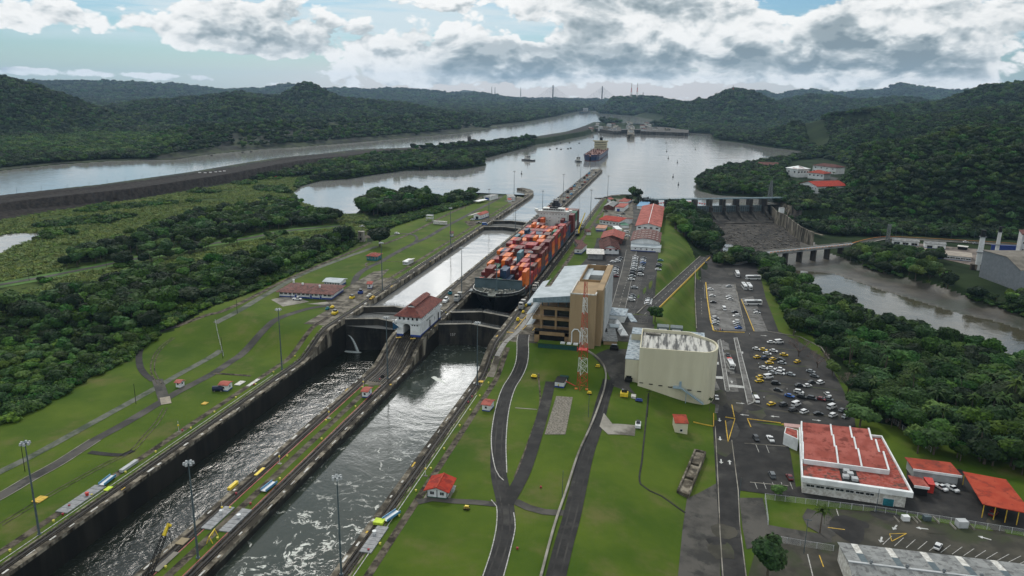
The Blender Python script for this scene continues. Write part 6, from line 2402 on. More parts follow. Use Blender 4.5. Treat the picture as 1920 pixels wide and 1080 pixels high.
def scatter(name,label,cat,P,sc,coll,group=None):
 """one object of points with tree instances by geometry nodes"""
 P = np.asarray(P,float)
 me_ = bpy.data.meshes.new(name)
 me_.vertices.add(len(P))
 me_.vertices.foreach_set('co',P.ravel())
 at = me_.attributes.new('sc','FLOAT','POINT')
 at.data.foreach_set('value',np.asarray(sc,np.float32))
 o = bpy.data.objects.new(name,me_)
 link(o)
 tag(o,label,cat,group,'stuff')
 ng = bpy.data.node_groups.new(name,'GeometryNodeTree')
 ng.interface.new_socket('Geometry',in_out='INPUT',socket_type='NodeSocketGeometry')
 ng.interface.new_socket('Geometry',in_out='OUTPUT',socket_type='NodeSocketGeometry')
 N,Lk = ng.nodes,ng.links
 gi,go = N.new('NodeGroupInput'),N.new('NodeGroupOutput')
 ci = N.new('GeometryNodeCollectionInfo')
 ci.inputs['Collection'].default_value = coll
 ci.inputs['Separate Children'].default_value = True
 ci.inputs['Reset Children'].default_value = True
 ip = N.new('GeometryNodeInstanceOnPoints')
 ip.inputs['Pick Instance'].default_value = True
 na = N.new('GeometryNodeInputNamedAttribute')
 na.data_type = 'FLOAT'
 na.inputs['Name'].default_value = 'sc'
 rr_ = N.new('FunctionNodeRandomValue')
 rr_.data_type = 'FLOAT_VECTOR'
 rr_.inputs[0].default_value = (-.06,-.06,0)
 rr_.inputs[1].default_value = (.06,.06,6.283)
 ri = N.new('FunctionNodeRandomValue')
 ri.data_type = 'INT'
 ri.inputs[4].default_value = 0
 ri.inputs[5].default_value = len(coll.objects)-1
 ri.inputs['Seed'].default_value = 5
 rv = N.new('FunctionNodeRandomValue')
 rv.data_type = 'FLOAT_VECTOR'
 rv.inputs[0].default_value = (.85,.85,.8)
 rv.inputs[1].default_value = (1.15,1.15,1.25)
 rv.inputs['Seed'].default_value = 9
 vm_ = N.new('ShaderNodeVectorMath')
 vm_.operation = 'SCALE'
 Lk.new(rv.outputs[0],vm_.inputs[0])
 Lk.new([s for s in na.outputs if s.enabled][0],vm_.inputs['Scale'])
 Lk.new(gi.outputs[0],ip.inputs['Points'])
 Lk.new(ci.outputs[0],ip.inputs['Instance'])
 Lk.new([s for s in ri.outputs if s.enabled][0],ip.inputs['Instance Index'])
 Lk.new([s for s in rr_.outputs if s.enabled][0],ip.inputs['Rotation'])
 Lk.new(vm_.outputs[0],ip.inputs['Scale'])
 Lk.new(ip.outputs[0],go.inputs[0])
 md = o.modifiers.new('scatter','NODES')
 md.node_group = ng
 return o
rng = np.random.default_rng(5)
def fill(polys,step,jit=.42,excl=(),dens=1.0):
 """jittered grid of points inside world polygons"""
 out = []
 for poly in polys:
  xs,ys = [p[0] for p in poly],[p[1] for p in poly]
  gx,gy = np.meshgrid(np.arange(min(xs),max(xs),step),np.arange(min(ys),max(ys),step))
  gx = gx+rng.uniform(-jit,jit,gx.shape)*step
  gy = gy+rng.uniform(-jit,jit,gy.shape)*step
  m = inside(poly,gx,gy) & (rng.random(gx.shape) < dens)
  out.append(np.stack([gx[m],gy[m]],1))
 P = np.concatenate(out)
 for e in excl:
  P = P[~inside(e,P[:,0],P[:,1])]
 return P
def dry(P,marg=2.0):
 X,Y = P[:,0],P[:,1]
 k = (sdist(LAKE,X,Y) > marg) & (sdist(CHAN,X,Y) > marg) & (sdist(RIVER,X,Y) > marg+3) & (sdist(POND,X,Y) > marg) & (segdist(BERM_T,X,Y,False) > 60) & (sdist(RIVBED,X,Y) > 3)
 return P[k]
def ground(P,off=0.0):
 return np.column_stack([P,height(P[:,0],P[:,1])+off])
FW_L = [  # (pixel polygon,z) of the wooded land
 ([(0,752),(100,705),(200,655),(300,604),(440,560),(560,508),(640,474),(672,456),(650,452),(600,464),(540,474),(440,500),(300,524),(200,548),(100,566),(0,590),(-120,620),(-120,800)],5,'west'),
 ([(255,502),(250,466),(300,436),(380,404),(450,394),(545,398),(600,411),(640,414),(600,433),(520,438),(440,460),(330,484)],6,'reedside'),
 ([(105,505),(160,480),(250,462),(250,496),(180,508)],6,'reedside'),
 ([(676,402),(690,384),(740,378),(800,385),(814,391),(790,400),(740,408),(690,408)],6,'island'),
 ([(830,388),(868,374),(893,371),(890,383)],6,'bank'),
 ([(585,330),(600,312),(650,292),(700,286),(780,286),(840,286),(900,298),(907,311),(850,316),(760,318),(690,325),(650,334)],8,'ridge'),
 ([(970,275),(1000,268),(1005,272),(985,277)],8,'ridge'),
 ([(1366,494),(1372,478),(1406,478),(1436,520),(1452,548),(1466,584),(1484,616),(1548,636),(1590,690),(1630,750),(1634,800),(1740,850),(1930,905),(2100,960),(2100,690),(1930,650),(1800,632),(1700,606),(1600,576),(1530,556),(1470,516),(1420,480)],-6,'east'),
 ([(1550,494),(1600,478),(1700,482),(1762,496),(1750,522),(1820,560),(1930,568),(2100,600),(2100,640),(1930,596),(1800,562),(1740,542),(1640,516)],-7,'far bank'),
 ([(1252,440),(1268,416),(1300,414),(1345,430),(1354,474),(1310,474),(1275,462)],-7,'dam foot'),
 ([(1306,364),(1330,347),(1400,338),(1470,332),(1480,372),(1400,374),(1350,376)],7,'point'),
 ([(1440,462),(1460,450),(1490,455),(1480,466)],-7,'dam foot'),
]
GROUP = {'west': ('trees of the wood west of the lawns','leafy tree packed into the dense wood west of the lock lawns'),
   'reedside': ('trees between the reeds and the back road','dark bushy tree in the belt between reeds and back road'),
   'island': ('trees of the wooded hump at the lake shore','tall tree of the wooded hump on the near lake shore'),
   'bank': ('trees at the bank near the lock entrance','small tree of the clump on the bank near the west lock entrance'),
   'ridge': ('trees of the long wooded ridge in the lake','tree covering the long low ridge beside the far channel'),
   'east': ('trees of the wood between car park and river','green tree crowded in the wood between the lower car park and river'),
   'far bank': ('trees on the far river bank','rounded tree lining the far muddy bank of the river'),
   'dam foot': ('trees at the foot of the dam','dense dark tree clustered on the slope below the dam'),
   'point': ('trees on the wooded point behind the dam','dark tree on the wooded point reaching into the lake behind the dam')}
LOT = [(upoly(Z_E,(1575,690),(1660,780),(1600,800)))]
cand = []
for poly,z,key in FW_L:
 step = {'west': 6.2,'east': 6.6,'ridge': 9}.get(key,7.2)
 P = fill([upoly(z,*poly)],step)
 P = dry(P,1.5 if key != 'ridge' else .5)
 if key in ('west','reedside'):
  fy = [(p[0],p[1]) for p in farroad]
  P = P[segdist(fy,P[:,0],P[:,1],False) > (17 if key == 'west' else 12)]
 for p in P:
  cand.append((hypot(p[0]-CAM[0],p[1]),p[0],p[1],key))
cand.sort()
print('near trees',len(cand))
def in_view(x,y,z=4,m=60):
 v = Vector((x-CAM[0],y-CAM[1],z-CAM[2]))
 w = v.dot(Vector(FW))
 if w < 5:
  return False
 px = 960+F_PX*v.dot(Vector(RT))/w
 py = 540-F_PX*v.dot(Vector(UP))/w
 return -m < px < 1920+m and -m < py < 1080+m
protos = {}
def tree_proto(k):
 if k not in protos:
  cm,tm,nm = PRO[k]
  t = thing(nm,'','tree')
  part('trunk',tm,None,t)
  zc_ = 0
  c_ = part('crown',cm,None,t)
  if k.startswith('palm'):
   c_.location = (.6,0,8.5 if k == 'palm0' else 10)
  protos[k] = [t,False]
 return protos[k]
def plant(k,x,y,s,label,group=None,z=None,rz=None):
 t,used_ = tree_proto(k)
 z = hz(x,y)-.1 if z is None else z
 rz = rnd.uniform(0,6.28) if rz is None else rz
 sc_ = (s*rnd.uniform(.9,1.1),s*rnd.uniform(.9,1.1),s*rnd.uniform(.9,1.12))
 if not used_:
  protos[k][1] = True
  o = t
  o.location,o.rotation_euler,o.scale = (x,y,z),(0,0,rz),sc_
  o['label'] = label
  if group:
   o['group'] = group
 else:
  o = dup(t,(x,y,z),rz,label,group,sc_)
  if not group and 'group' in o:
   del o['group']
 return o
KCH = {'west': ['broad0','broad1','broad2','broad3','dark0','dark1','broad0','bright0'],'east': ['broad0','broad1','broad2','broad3','palm0','palm1','dark0','bright0'],
  'reedside': ['dark0','dark1','broad0','broad2'],'far bank': ['bright0','broad1','bright1','broad3'],'point': ['dark0','broad0','dark1']}
NIND = 262
def tree_label(k,key,x,y):
 w = {'broa': 'spreading green','dark': 'dark round','brig': 'light green','palm': 'feathery palm'}[k[:4]]
 if key == 'east':
  pl = ('beside the taxi park' if x < 205 and y > 310 else 'behind the red roofed office and its store' if y < 300 and x < 250 else 'at the far right edge behind the orange shelter' if y < 330
    else 'in the middle of the wood between car park and river' if y < 400 else 'along the bus bay' if x < 205 else 'on the near river bank')
 elif key == 'west':
  pl = ('at the near left corner of the wood' if y < 290 else 'facing the lawn with the dark track loop' if x > -170 else 'deep inside the west wood' if y < 400 else 'by the bend of the back road')
 else:
  pl = GROUP[key][1].split(' ',3)[-1]
 n = 'palm' if k[:4] == 'palm' else 'tree'
 return (f'{w} {"" if n == "palm" else "tree "}{pl}'.replace('  ',' '),GROUP[key][0])
rest,n_ind = [],0
for d,x,y,key in cand:
 if n_ind < NIND and in_view(x,y):
  k = rnd.choice(KCH.get(key,['broad0','dark0','broad2','dark1']))
  if key == 'west' and y < 300:
   k = rnd.choice(['bright0','bright1','broad1'])
  s = rnd.uniform(.7,1.3)*(1.2 if key == 'east' and rnd.random() < .4 else 1)
  if key == 'west' and y < 330:
   s *= .62
  plant(k,x,y,s,*tree_label(k,key,x,y))
  n_ind += 1
 else:
  rest.append((x,y,key))
by = {}
for x,y,key in rest:
 by.setdefault(key,[]).append((x,y))
for key,ps in by.items():
 ps = np.array(ps)
 sc = rng.uniform(.75,1.3,len(ps))*(1.4 if key in ('island','dam foot') else 1.1 if key == 'ridge' else 1)
 if key == 'west':
  sc = sc*np.where(ps[:,1] < 330,.62,1)
 scatter('wood','dense mass of '+GROUP[key][0],'wood',ground(ps,-.3),sc,C_near)
P = np.concatenate([fill([upoly(5,(0,775),(100,728),(200,676),(300,620),(440,572),(560,518),(640,482),(672,462),(650,450),(540,480),(300,535),(0,600),(-120,620),(-120,830))],2.9),
     fill([upoly(-6,(1425,500),(1452,545),(1472,585),(1495,618),(1560,645),(1600,700),(1660,770),(1740,820),(1930,880),(1930,700),(1600,590),(1500,560))],3.4),
     fill([upoly(6,(690,432),(700,418),(770,405),(830,392),(890,382),(880,388),(820,404),(760,422),(720,434))],2.6),
     fill([upoly(7,(560,335),(600,326),(690,322),(760,316),(700,330),(640,342),(600,348),(560,352),(555,375),(545,380))],3.4),
     fill([upoly(-8,(1540,498),(1640,522),(1740,548),(1930,600),(1930,590),(1740,535),(1560,480))],3.4)])
P = dry(P,.5)
P = P[segdist([(p[0],p[1]) for p in farroad],P[:,0],P[:,1],False) > 12]
scatter('undergrowth','low leafy scrub filling the ground between and in front of the trees','undergrowth',ground(P,-.2),rng.uniform(.7,1.5,len(P)),C_bush)
EXC = [upoly(z,*p) for p,z,k in FW_L if k in ('west','reedside','island')]
fr_ = [(p[0],p[1]) for p in farroad]
P = fill([upoly(6,(-150,640),(0,592),(100,568),(300,526),(440,502),(620,452),(690,445),(690,404),(640,404),(560,378),(548,366),(560,345),(600,332),(540,322),(300,352),(0,402),(-150,420))],3.1,excl=EXC)
P = P[segdist(fr_,P[:,0],P[:,1],False) > 9]
P = dry(P,1)
n_ = vnoise(P[:,0]/38,P[:,1]/38,2)
P = P[n_ < .38]
scatter('reed_bed','yellow green reeds and tall grass on the flats beside the dark berm','reeds',ground(P,-.1),rng.uniform(.7,1.35,len(P))*(1+.5*vnoise(P[:,0]/25,P[:,1]/25,7)),C_reed)
P2 = P[(vnoise(P[:,0]/30,P[:,1]/30,9) > .22) & (rng.random(len(P)) < .35)]
scatter('flat_scrub','scattered bushes dotting the reed flats','scrub',ground(P2,-.2),rng.uniform(.8,2.0,len(P2)),C_bush)
P = fill([R_REED[1]],8)
P = dry(P,3)
scatter('far_scrub','bushy growth on the green bank beyond the channel','scrub',ground(P,-.3),rng.uniform(1.2,3.6,len(P)),C_bush)
pts,scs = [],[]
r_ = 560.0
while r_ < 9500:
 sp = max(6.4,r_*.0040)
 arc = np.arange(radians(-44),radians(44),sp/r_)
 a_ = arc+rng.uniform(-.45,.45,arc.shape)*sp/r_-YAW
 rr = r_+rng.uniform(-.45,.45,arc.shape)*sp
 pts.append(np.stack([CAM[0]+np.sin(a_)*rr,np.cos(a_)*rr],1))
 scs.append(np.full(len(a_),sp/6.6))
 r_ += sp*(1.0 if r_ < 3000 else 1.25)
P = np.concatenate(pts)
SC = np.concatenate(scs)
X,Y = P[:,0],P[:,1]
ex = [upoly(6,(-400,700),(-400,420),(0,402),(300,352),(600,330),(548,366),(690,402),(900,382),(975,366),(1180,366),(1215,390),(1260,480),(1345,480),(1400,560),(1500,600)),
  [(-60,0),(170,0),(165,700),(130,930),(-110,930)],
  upoly(-4,(1280,420),(1215,388),(1448,393),(1495,418),(1530,432),(1570,441),(1600,440),(1930,470),(1930,520),(1840,500),(1740,500),(1690,478),(1600,472),(1500,500),(1350,480)),
  upoly(-7,(1480,500),(1700,485),(1830,560),(2100,620),(2100,1200),(1100,1200),(1300,500)),
  upoly(-3,(1670,440),(2050,455),(2050,600),(1850,565),(1660,480)),
  upoly(8,(1455,340),(1480,304),(1540,300),(1610,315),(1575,350),(1530,372),(1490,352)),
  upoly(8,(1050,252),(1090,236),(1120,234),(1250,240),(1290,244),(1240,248),(1100,250)),
  upoly(8,(1496,272),(1512,262),(1560,286),(1548,296)),
  R_REED[1]]
keepm = np.ones(len(P),bool)
for e in ex:
 keepm &= ~inside(e,X,Y)
keepm &= ~((bench(X,Y,sdist(CHAN,X,Y)) > .4) & (rng.random(len(P)) < .62+.7*vnoise(X/70,Y/70,44)))
keepm &= (sdist(LAKE,X,Y) > 2) & (sdist(CHAN,X,Y) > 20+Y*.005) & (sdist(RIVER,X,Y) > 20) & (sdist(RIVBED,X,Y) > 4) & (segdist(BERM_T,X,Y,False) > 66)
keepm &= (vnoise(X/120,Y/120,31)+.5*vnoise(X/40,Y/40,32) > -.64)
P,SC = P[keepm],SC[keepm]
Gp = ground(P,-.8)
d_ = np.hypot(P[:,0]-CAM[0],P[:,1])
SC = SC*rng.uniform(.75,1.35,len(SC))
print('canopy',len(P))
nearm = d_ < 1500
scatter('hillside_forest','dense rainforest covering the near hillsides right of the lake','forest',Gp[nearm],SC[nearm],C_far)
scatter('distant_forest','forest canopy over the far hills up to the horizon','forest',Gp[~nearm],SC[~nearm],C_far)
def at(px,py,z):
 return G(px,py,z)[:2]
for (k,px,py,z,s,lab) in (
  ('dark0',643,458,8,1.7,'big round dark tree left of the concrete tower on the west bank'),
  ('dark1',712,462,8,1.75,'big dome shaped dark tree right of the concrete tower on the west bank'),
  ('broad1',1228,604,8,.9,'single leafy tree between the marquee and the embankment ramp'),
  ('bright0',1605,768,-6,1.1,'light green tree at the far corner of the lower car park'),
  ('bright1',1612,800,-6,1.25,'round green tree above the rear of the red roofed office'),
  ('bright0',1560,705,-6,.9,'yellow green tree beside the leafless trees at the car park edge'),
  ('broad0',1488,628,-6,1.15,'green tree leaning over the top of the taxi park'),
  ('broad3',1548,664,-6,1.2,'broad tree overhanging the back edge of the taxi park'),
  ('dark0',1618,742,-6,1.2,'dark tree overhanging the right end of the taxi park'),
  ('bare0',1497,668,-6,1.3,'leafless pinkish tree at the top corner of the taxi park'),
  ('bare0',1532,690,-6,1.2,'pale leafless tree left of the yellow green tree by the car park'),
  ('bare0',1590,735,-6,1.2,'bare grey tree between the two green trees at the car park corner'),
  ('broad2',1438,1085,-6,1.25,'large dark green tree at the bottom edge beside the lower road'),
  ('bright1',1459,930,-6,.55,'small clipped round tree by the office fence'),
  ('palm0',1537,1000,-6,.85,'coconut palm standing on the fenced lawn'),
  ('palm1',1330,770,-6,.5,'small palm at the foot of the cream building stair'),
  ('palm1',1686,500,-5,1.0,'palm tree in front of the blue and white power station buildings'),
  ('palm0',1562,332,9,.9,'palm beside the white buildings on the hill'),
  ('broad0',1150,382,8,.6,'small tree at the lake end of the east platform'),
  ('dark0',1180,378,8,.75,'dark tree at the lake end near the dam'),
  ('dark1',1192,384,8,.6,'squat dark tree beside the dam abutment'),
  ('dark0',966,372,8,.4,'first little palm like tree at the end of the west bank'),
  ('broad3',1745,520,-5,1.1,'round tree between the power station and the river'),
  ('bright0',1720,512,-5,.8,'bright bush like tree near the blue wall'),
  ('broad0',1655,500,-6,1.3,'broad tree rising behind the bridge end'),
  ('broad1',1665,790,-6,1.1,'tree behind the red roofed office right of the light green pair'),
  ('broad2',1720,850,-6,.9,'tree standing over the store shed roof'),
  ('dark1',1845,870,-6,1.2,'dark tree behind the orange vehicle shelter'),
  ('broad0',1900,880,-6,1.3,'tall tree at the right edge behind the orange vehicle shelter')):
 x,y = at(px,py,z)
 plant(k,x,y,s,lab)
for k_,pr in list(protos.items()):
 if not pr[1]:
  bpy.data.objects.remove(pr[0],do_unlink=True)
# dam,bridge,power station,hill buildings
def obox(mb,A,B,v0,v1,z0,z1,u0=0,u1=1):
 """box along the line A-B; v measured to the camera side of it"""
 A,B = Vector(A),Vector(B)
 d = (B-A)
 L = d.length
 d.normalize()
 n_ = Vector((d.y,-d.x))
 P = lambda u,v,z: (*(A+d*(u*L)+n_*v),z)
 mb.hexa([P(u0,v0,z0),P(u1,v0,z0),P(u1,v1,z0),P(u0,v1,z0),P(u0,v0,z1),P(u1,v0,z1),P(u1,v1,z1),P(u0,v1,z1)])
M_damc = mat('black_stained_concrete',(.028,.025,.021),.9,(.075,.067,.056),.2,c3=(.015,.013,.012),c3s=.15,stretch=(1,1,.3))
M_deckb = mat('blue_grey_girder',(.10,.17,.20),.6,(.16,.22,.24),.4)
DA,DB = U(1213,377,12),U(1478,373,12)
dam = thing('spillway_dam','dark gated spillway dam with eight piers and a pale blue footbridge','dam',(0,0,0))
LD = hypot(DB[0]-DA[0],DB[1]-DA[1])
dd_ = Vector((DB[0]-DA[0],DB[1]-DA[1])).normalized()
us = [(Vector(U(px,376,12))-Vector(DA)).dot(dd_)/LD for px in (1222,1249,1276,1303,1332,1358,1385,1412,1439)]
for k,u in enumerate(us):
 w = (3.2 if k else 9.0)/LD/2 if k < 8 else 5.5/LD/2
 mb = MB()
 obox(mb,DA,DB,-4,6,-12,13.2,u-w,u+w)
 obox(mb,DA,DB,6,9.5,-12,4.6,u-w*.9,u+w*.9)
 A,B = Vector(DA),Vector(DB)
 P = lambda uu,v,z: (*(A+dd_*(uu*LD)+Vector((dd_.y,-dd_.x))*v),z)
 mb.hexa([P(u-w*.6,9.5,-12),P(u+w*.6,9.5,-12),P(u+w*.6,24,-12),P(u-w*.6,24,-12),P(u-w*.6,9.5,.5),P(u+w*.6,9.5,.5),P(u+w*.6,24,-8.5),P(u-w*.6,24,-8.5)])
 part('pier',mb,M_damc,dam)
for k in range(8):
 a,b = us[k]+(1.7 if k else 4.6)/LD,us[k+1]-1.7/LD
 mb = MB()
 obox(mb,DA,DB,3.0,4.0,-1.5,5.9,a,b)
 gt = part('sluice_gate',mb,M_gate,dam)
 mb = MB()
 for z in (-.6,1.0,2.6,4.2,5.6):
  obox(mb,DA,DB,4.0,4.25,z,z+.3,a,b)
 for i in range(6):
  u = a+(b-a)*i/5
  obox(mb,DA,DB,4.0,4.3,-1.5,5.9,u-.12/LD,u+.12/LD)
 part('girder',mb,M_deckb,gt)
mb = MB()
A = Vector(DA)
P = lambda uu,v,z: (*(A+dd_*(uu*LD)+Vector((dd_.y,-dd_.x))*v),z)
mb.grid([[P(us[0],v,z),P(us[8],v,z)] for v,z in ((2,-1.2),(5,-1.6),(10,-4.2),(17,-7.4),(26,-9.0),(34,-9.6))][::-1])
part('spillway_apron',mb,M_damc,dam)
mb = MB()
obox(mb,DA,DB,-1.5,2.5,13.2,14.3,-.02,1.10)
part('footbridge',mb,M_deckb,dam)
mb = MB()
for k in range(60):
 u = -.02+1.12*k/59
 obox(mb,DA,DB,2.35,2.5,14.3,15.4,u,u+.12/LD)
obox(mb,DA,DB,2.35,2.5,15.3,15.45,-.02,1.10)
part('footbridge_rail',mb,M_steel,dam,kind='stuff')
mb = MB()
r5 = random.Random(9)
for k in range(90):                                    # machinery standing on the abutment
 u,v = r5.uniform(-.06,.03),r5.uniform(-8,8)
 x,y,_ = P(u,v,0)
 h = r5.uniform(2,7)
 mb.box(x-.25,x+.25,y-.25,y+.25,8,13.5+h*.4)
part('abutment_framework',mb,M_dark,dam,kind='stuff')
flo = []
for k in range(22):
 t = k/21
 px = 1226+t*95
 x,y = U(px,383-5*sin(t*3.1),Z_LAKE)
 mb = MB()
 mb.tube((-1.0,0,.1),(1.0,0,.1),.6,n=8)
 o = single('red_float',mb.mesh('red_float',M_red) if k == 0 else flo[0].data,None,'dark red float of the safety boom strung behind the dam','float',(x,y,Z_LAKE+.2),0,'red floats of the boom behind the dam')
 flo.append(o)
mb = MB()                                              # rock strewn bed below the dam
for k in range(1500):
 px,py = r5.uniform(1262,1500),r5.uniform(420,466)
 if r5.random() > .35+.65*(py-420)/46:
  continue
 x,y = U(px,py,-10)
 z = hz(x,y)
 s = r5.uniform(.35,1.25)*(1.5 if r5.random() < .1 else 1)
 pts = [(x+s*cos(a)*r5.uniform(.7,1.2),y+s*sin(a)*r5.uniform(.7,1.2)) for a in (0,1.3,2.5,3.8,5.0)]
 mb.prism(pts,z-.3,z+s*r5.uniform(.3,.8))
single('boulders',mb,mat('river_boulders',(.06,.052,.043),.9,(.15,.135,.115),.3,c3=(.03,.026,.02),c3s=.1),'broken boulders strewn over the river bed below the dam','boulders',kind='stuff')
flat('river_water',UP_(Z_RIV+.9,(1343,459),(1356,455),(1400,466),(1420,472),(1385,482),(1350,474)),Z_RIV+1.0,M_riverw)
road('dam_path',[U(a,b,2) for a,b in ((1458,384),(1470,392),(1486,402),(1500,414),(1520,424),(1545,432))],4,3.0,M_concd)
mb = MB()
pw = [Vector(U(a,b,3)) for a,b in ((1442,384),(1456,398),(1472,404),(1486,416),(1502,428),(1525,438))]
for a,b in zip(pw[:-1],pw[1:]):
 d = (b-a).normalized()
 n_ = Vector((d.y,-d.x))*1.0
 mb.prism([tuple(a),tuple(b),tuple(b-n_),tuple(a-n_)],-12,4)
single('river_wall',mb,M_concv,'curving concrete retaining wall beside the right end of the dam','retaining wall')
house('gate_hut','small white hut beside the right end of the dam','hut',(*U(1465,396,4),3.5),.2,5,5,4.5,'flat',.2,.3,wall=M_white,rm=M_groof)
BA,BB = Vector(U(1372,482,0)),Vector(U(1604,455,2))
bd2 = (BB-BA).normalized()
LB = (BB-BA).length
bn = Vector((bd2.y,-bd2.x))
br_ = thing('river_bridge','low road bridge over the river with grey deck and orange white barriers','bridge',(0,0,0))
def bz(u):
 return -5.0+6.0*S(np.array(min(1,u*3.2)))
def BP(u,v,dz_=0):
 p = BA+bd2*(u*LB)+bn*v
 return (p.x,p.y,float(bz(u))+dz_)
mb = MB()
for k in range(24):
 u0,u1 = k/24,(k+1)/24
 mb.hexa([BP(u0,-4.6,-1.1),BP(u1,-4.6,-1.1),BP(u1,4.6,-1.1),BP(u0,4.6,-1.1),BP(u0,-4.6),BP(u1,-4.6),BP(u1,4.6),BP(u0,4.6)])
part('deck',mb,mat('pale_bridge_deck',(.17,.18,.185),.9,(.24,.25,.25),.3),br_)
for v in (-4.5,4.5):
 mb = MB()
 for k in range(24):
  u0,u1 = k/24,(k+1)/24
  mb.hexa([BP(u0,v-.2,0),BP(u1,v-.2,0),BP(u1,v+.2,0),BP(u0,v+.2,0),BP(u0,v-.2,.9),BP(u1,v-.2,.9),BP(u1,v+.2,.9),BP(u0,v+.2,.9)])
 part('parapet',mb,M_conc,br_)
for k in range(6):
 mb = MB()
 u = .30+k*.115
 p = BP(u,0)
 mb.hexa([BP(u-.006,-2.6,-12),BP(u+.006,-2.6,-12),BP(u+.006,2.6,-12),BP(u-.006,2.6,-12),BP(u-.006,-2.6,-1.1),BP(u+.006,-2.6,-1.1),BP(u+.006,2.6,-1.1),BP(u-.006,2.6,-1.1)])
 part('pier',mb,M_damc,br_)
M_orb = mat('orange_barrier',(.55,.17,.03),.7,(.45,.13,.025),1)
bm_ = None
for k in range(26):
 u = .28+k*.026
 p = BP(u,2.9)
 if bm_ is None:
  mb = MB()
  mb.hexa([(-1,-.3,0),(1,-.3,0),(1,.3,0),(-1,.3,0),(-1,-.12,.9),(1,-.12,.9),(1,.12,.9),(-1,.12,.9)])
  bm_ = mb.mesh('barrier',M_orb)
 o = single('road_barrier',bm_,None,'orange road barrier in the row along the bridge deck','barrier',(p[0],p[1],p[2]+.02),atan2(bd2.y,bd2.x),'orange barriers on the bridge')
abut = drape('bridge_approach',R(Z_E,(1338,492),(1345,480),(1378,474),(1384,486),(1365,496)),.22,M_asph2)
er = [U(a,b,-1) for a,b in ((1600,453),(1625,446),(1660,443),(1720,445),(1790,449),(1860,453),(1960,460),(2100,470))]
road('east_road',er,9,.8,M_asph2,step=6)
road('east_road_verge',er,1.6,1.0,M_conc,shift=5.5,step=6)
road('east_wall_stripe',er,.8,1.6,M_orb,shift=-4.6,step=6)
drape('works_yard',R(-4,(1668,452),(1790,464),(1960,478),(1960,510),(1870,506),(1830,500),(1730,478)),.3,mat('pink_rubble_ground',(.13,.105,.085),.95,(.20,.165,.14),.12,c3=(.07,.06,.05),c3s=.2),step=6)
ZP = -4
def longb(name,label,cat,a,b,depth,H,rm,wall=M_white,base=M_blue,z=ZP,roof='gable_x',rh=1.4,**k):
 A,B = Vector(U(*a,z)),Vector(U(*b,z))
 d = B-A
 ang = atan2(d.y,d.x)
 n_ = Vector((-sin(ang),cos(ang)))
 c = (A+B)/2+n_*depth/2
 return house(name,label,cat,(c.x,c.y,z+.2),ang,d.length,depth,H,roof,rh,.6,wall=wall,rm=rm,base=base,sink=2,**k)
longb('station_block','long low white building with blue doors left of the power station','building',(1673,459),(1722,463),10,4.2,M_groof,wins=[('s',3,5,2.2,.8,1)])
longb('station_block','white shed with a blue gate next to the long low building','building',(1733,466),(1772,469),9,4.8,M_groof,wins=[('s',2,4.5,2.6,.5,0)])
longb('station_block','long pale roofed hall with blue band in front of the river trees','building',(1732,483),(1820,492),22,4.0,mat('buff_roof',(.33,.29,.23),.8,(.25,.21,.18),.3),rh=.8,wins=[('s',9,3.5,1.1,1.6,1)])
longb('site_hut','small open shed with white roof on the grass strip','shed',(1795,469),(1812,471),6,3.4,M_whitew,wall=M_dark,base=None,roof='flat')
longb('blue_fence','deep blue hoarding behind the chimneys','hoarding',(1858,470),(1908,472),1.0,5.0,M_blue,wall=M_blue,base=None,roof='flat')
x,y = U(1832,507,ZP)
for (px,py,hh,r_,lab) in ((1832,507,33,2.3,'thick white chimney with a black top band at the power station'),(1866,487,29,1.7,'thinner white chimney right of the thick one')):
 x,y = U(px,py,ZP)
 c = thing('chimney_stack',lab,'chimney',(x,y,ZP))
 mb = MB()
 for k in range(4):
  mb.tube((0,0,hh*.84*k/4-(1 if k == 0 else 0)),(0,0,hh*.84*(k+1)/4),r_*(1-.05*k),r_*(1-.05*(k+1)),20,False)
 part('stack',mb,M_chimw,c)
 mb = MB()
 mb.cone(0,0,hh*.84,hh,r_*.82,r_*.78,20)
 part('black_top',mb,M_dark,c)
 mb = MB()
 mb.cone(0,0,hh*.45,hh*.45+.5,r_*1.3,r_*1.3,20)
 mb.cone(0,0,hh*.84-.3,hh*.84+.1,r_*1.15,r_*1.15,20)
 part('gallery_ring',mb,M_steel,c,kind='stuff')
 mb = MB()
 mb.box(-r_*2.2,r_*2.2,-2,2,-1.5,5)
 part('base_block',mb,M_concv,c)
x,y = U(1875,545,ZP)
A,B = Vector(U(1872,541,ZP)),Vector(U(1945,556,ZP))
gh = thing('turbine_hall','big grey corrugated hall with blank gable wall at the right edge','industrial hall',(0,0,0))
c1,c2,c3 = Vector(U(1835,520,ZP)),Vector(U(1908,547,ZP)),None
d = (c2-c1).normalized()
n_ = Vector((-d.y,d.x))
LL = (c2-c1).length
def HQ(u,v):
 p = c1+d*u+n_*v
 return (p.x,p.y)
prof = [(0,-6),(LL,-6),(LL,11.5),(LL*.62,18.0),(0,17.2)]
mb = MB()
f = [(*HQ(u,0),z) for u,z in prof]
g = [(*HQ(u,46),z) for u,z in prof]
mb.face(f)
mb.face(g[::-1])
for i in range(5):
 j = (i+1) % 5
 mb.face([f[j],f[i],g[i],g[j]])
part('wall',mb,mat('grey_corrugated_wall',(.19,.205,.22),.6,(.23,.245,.26),.5,bump=.05,bscale=1),gh)
mb = MB()
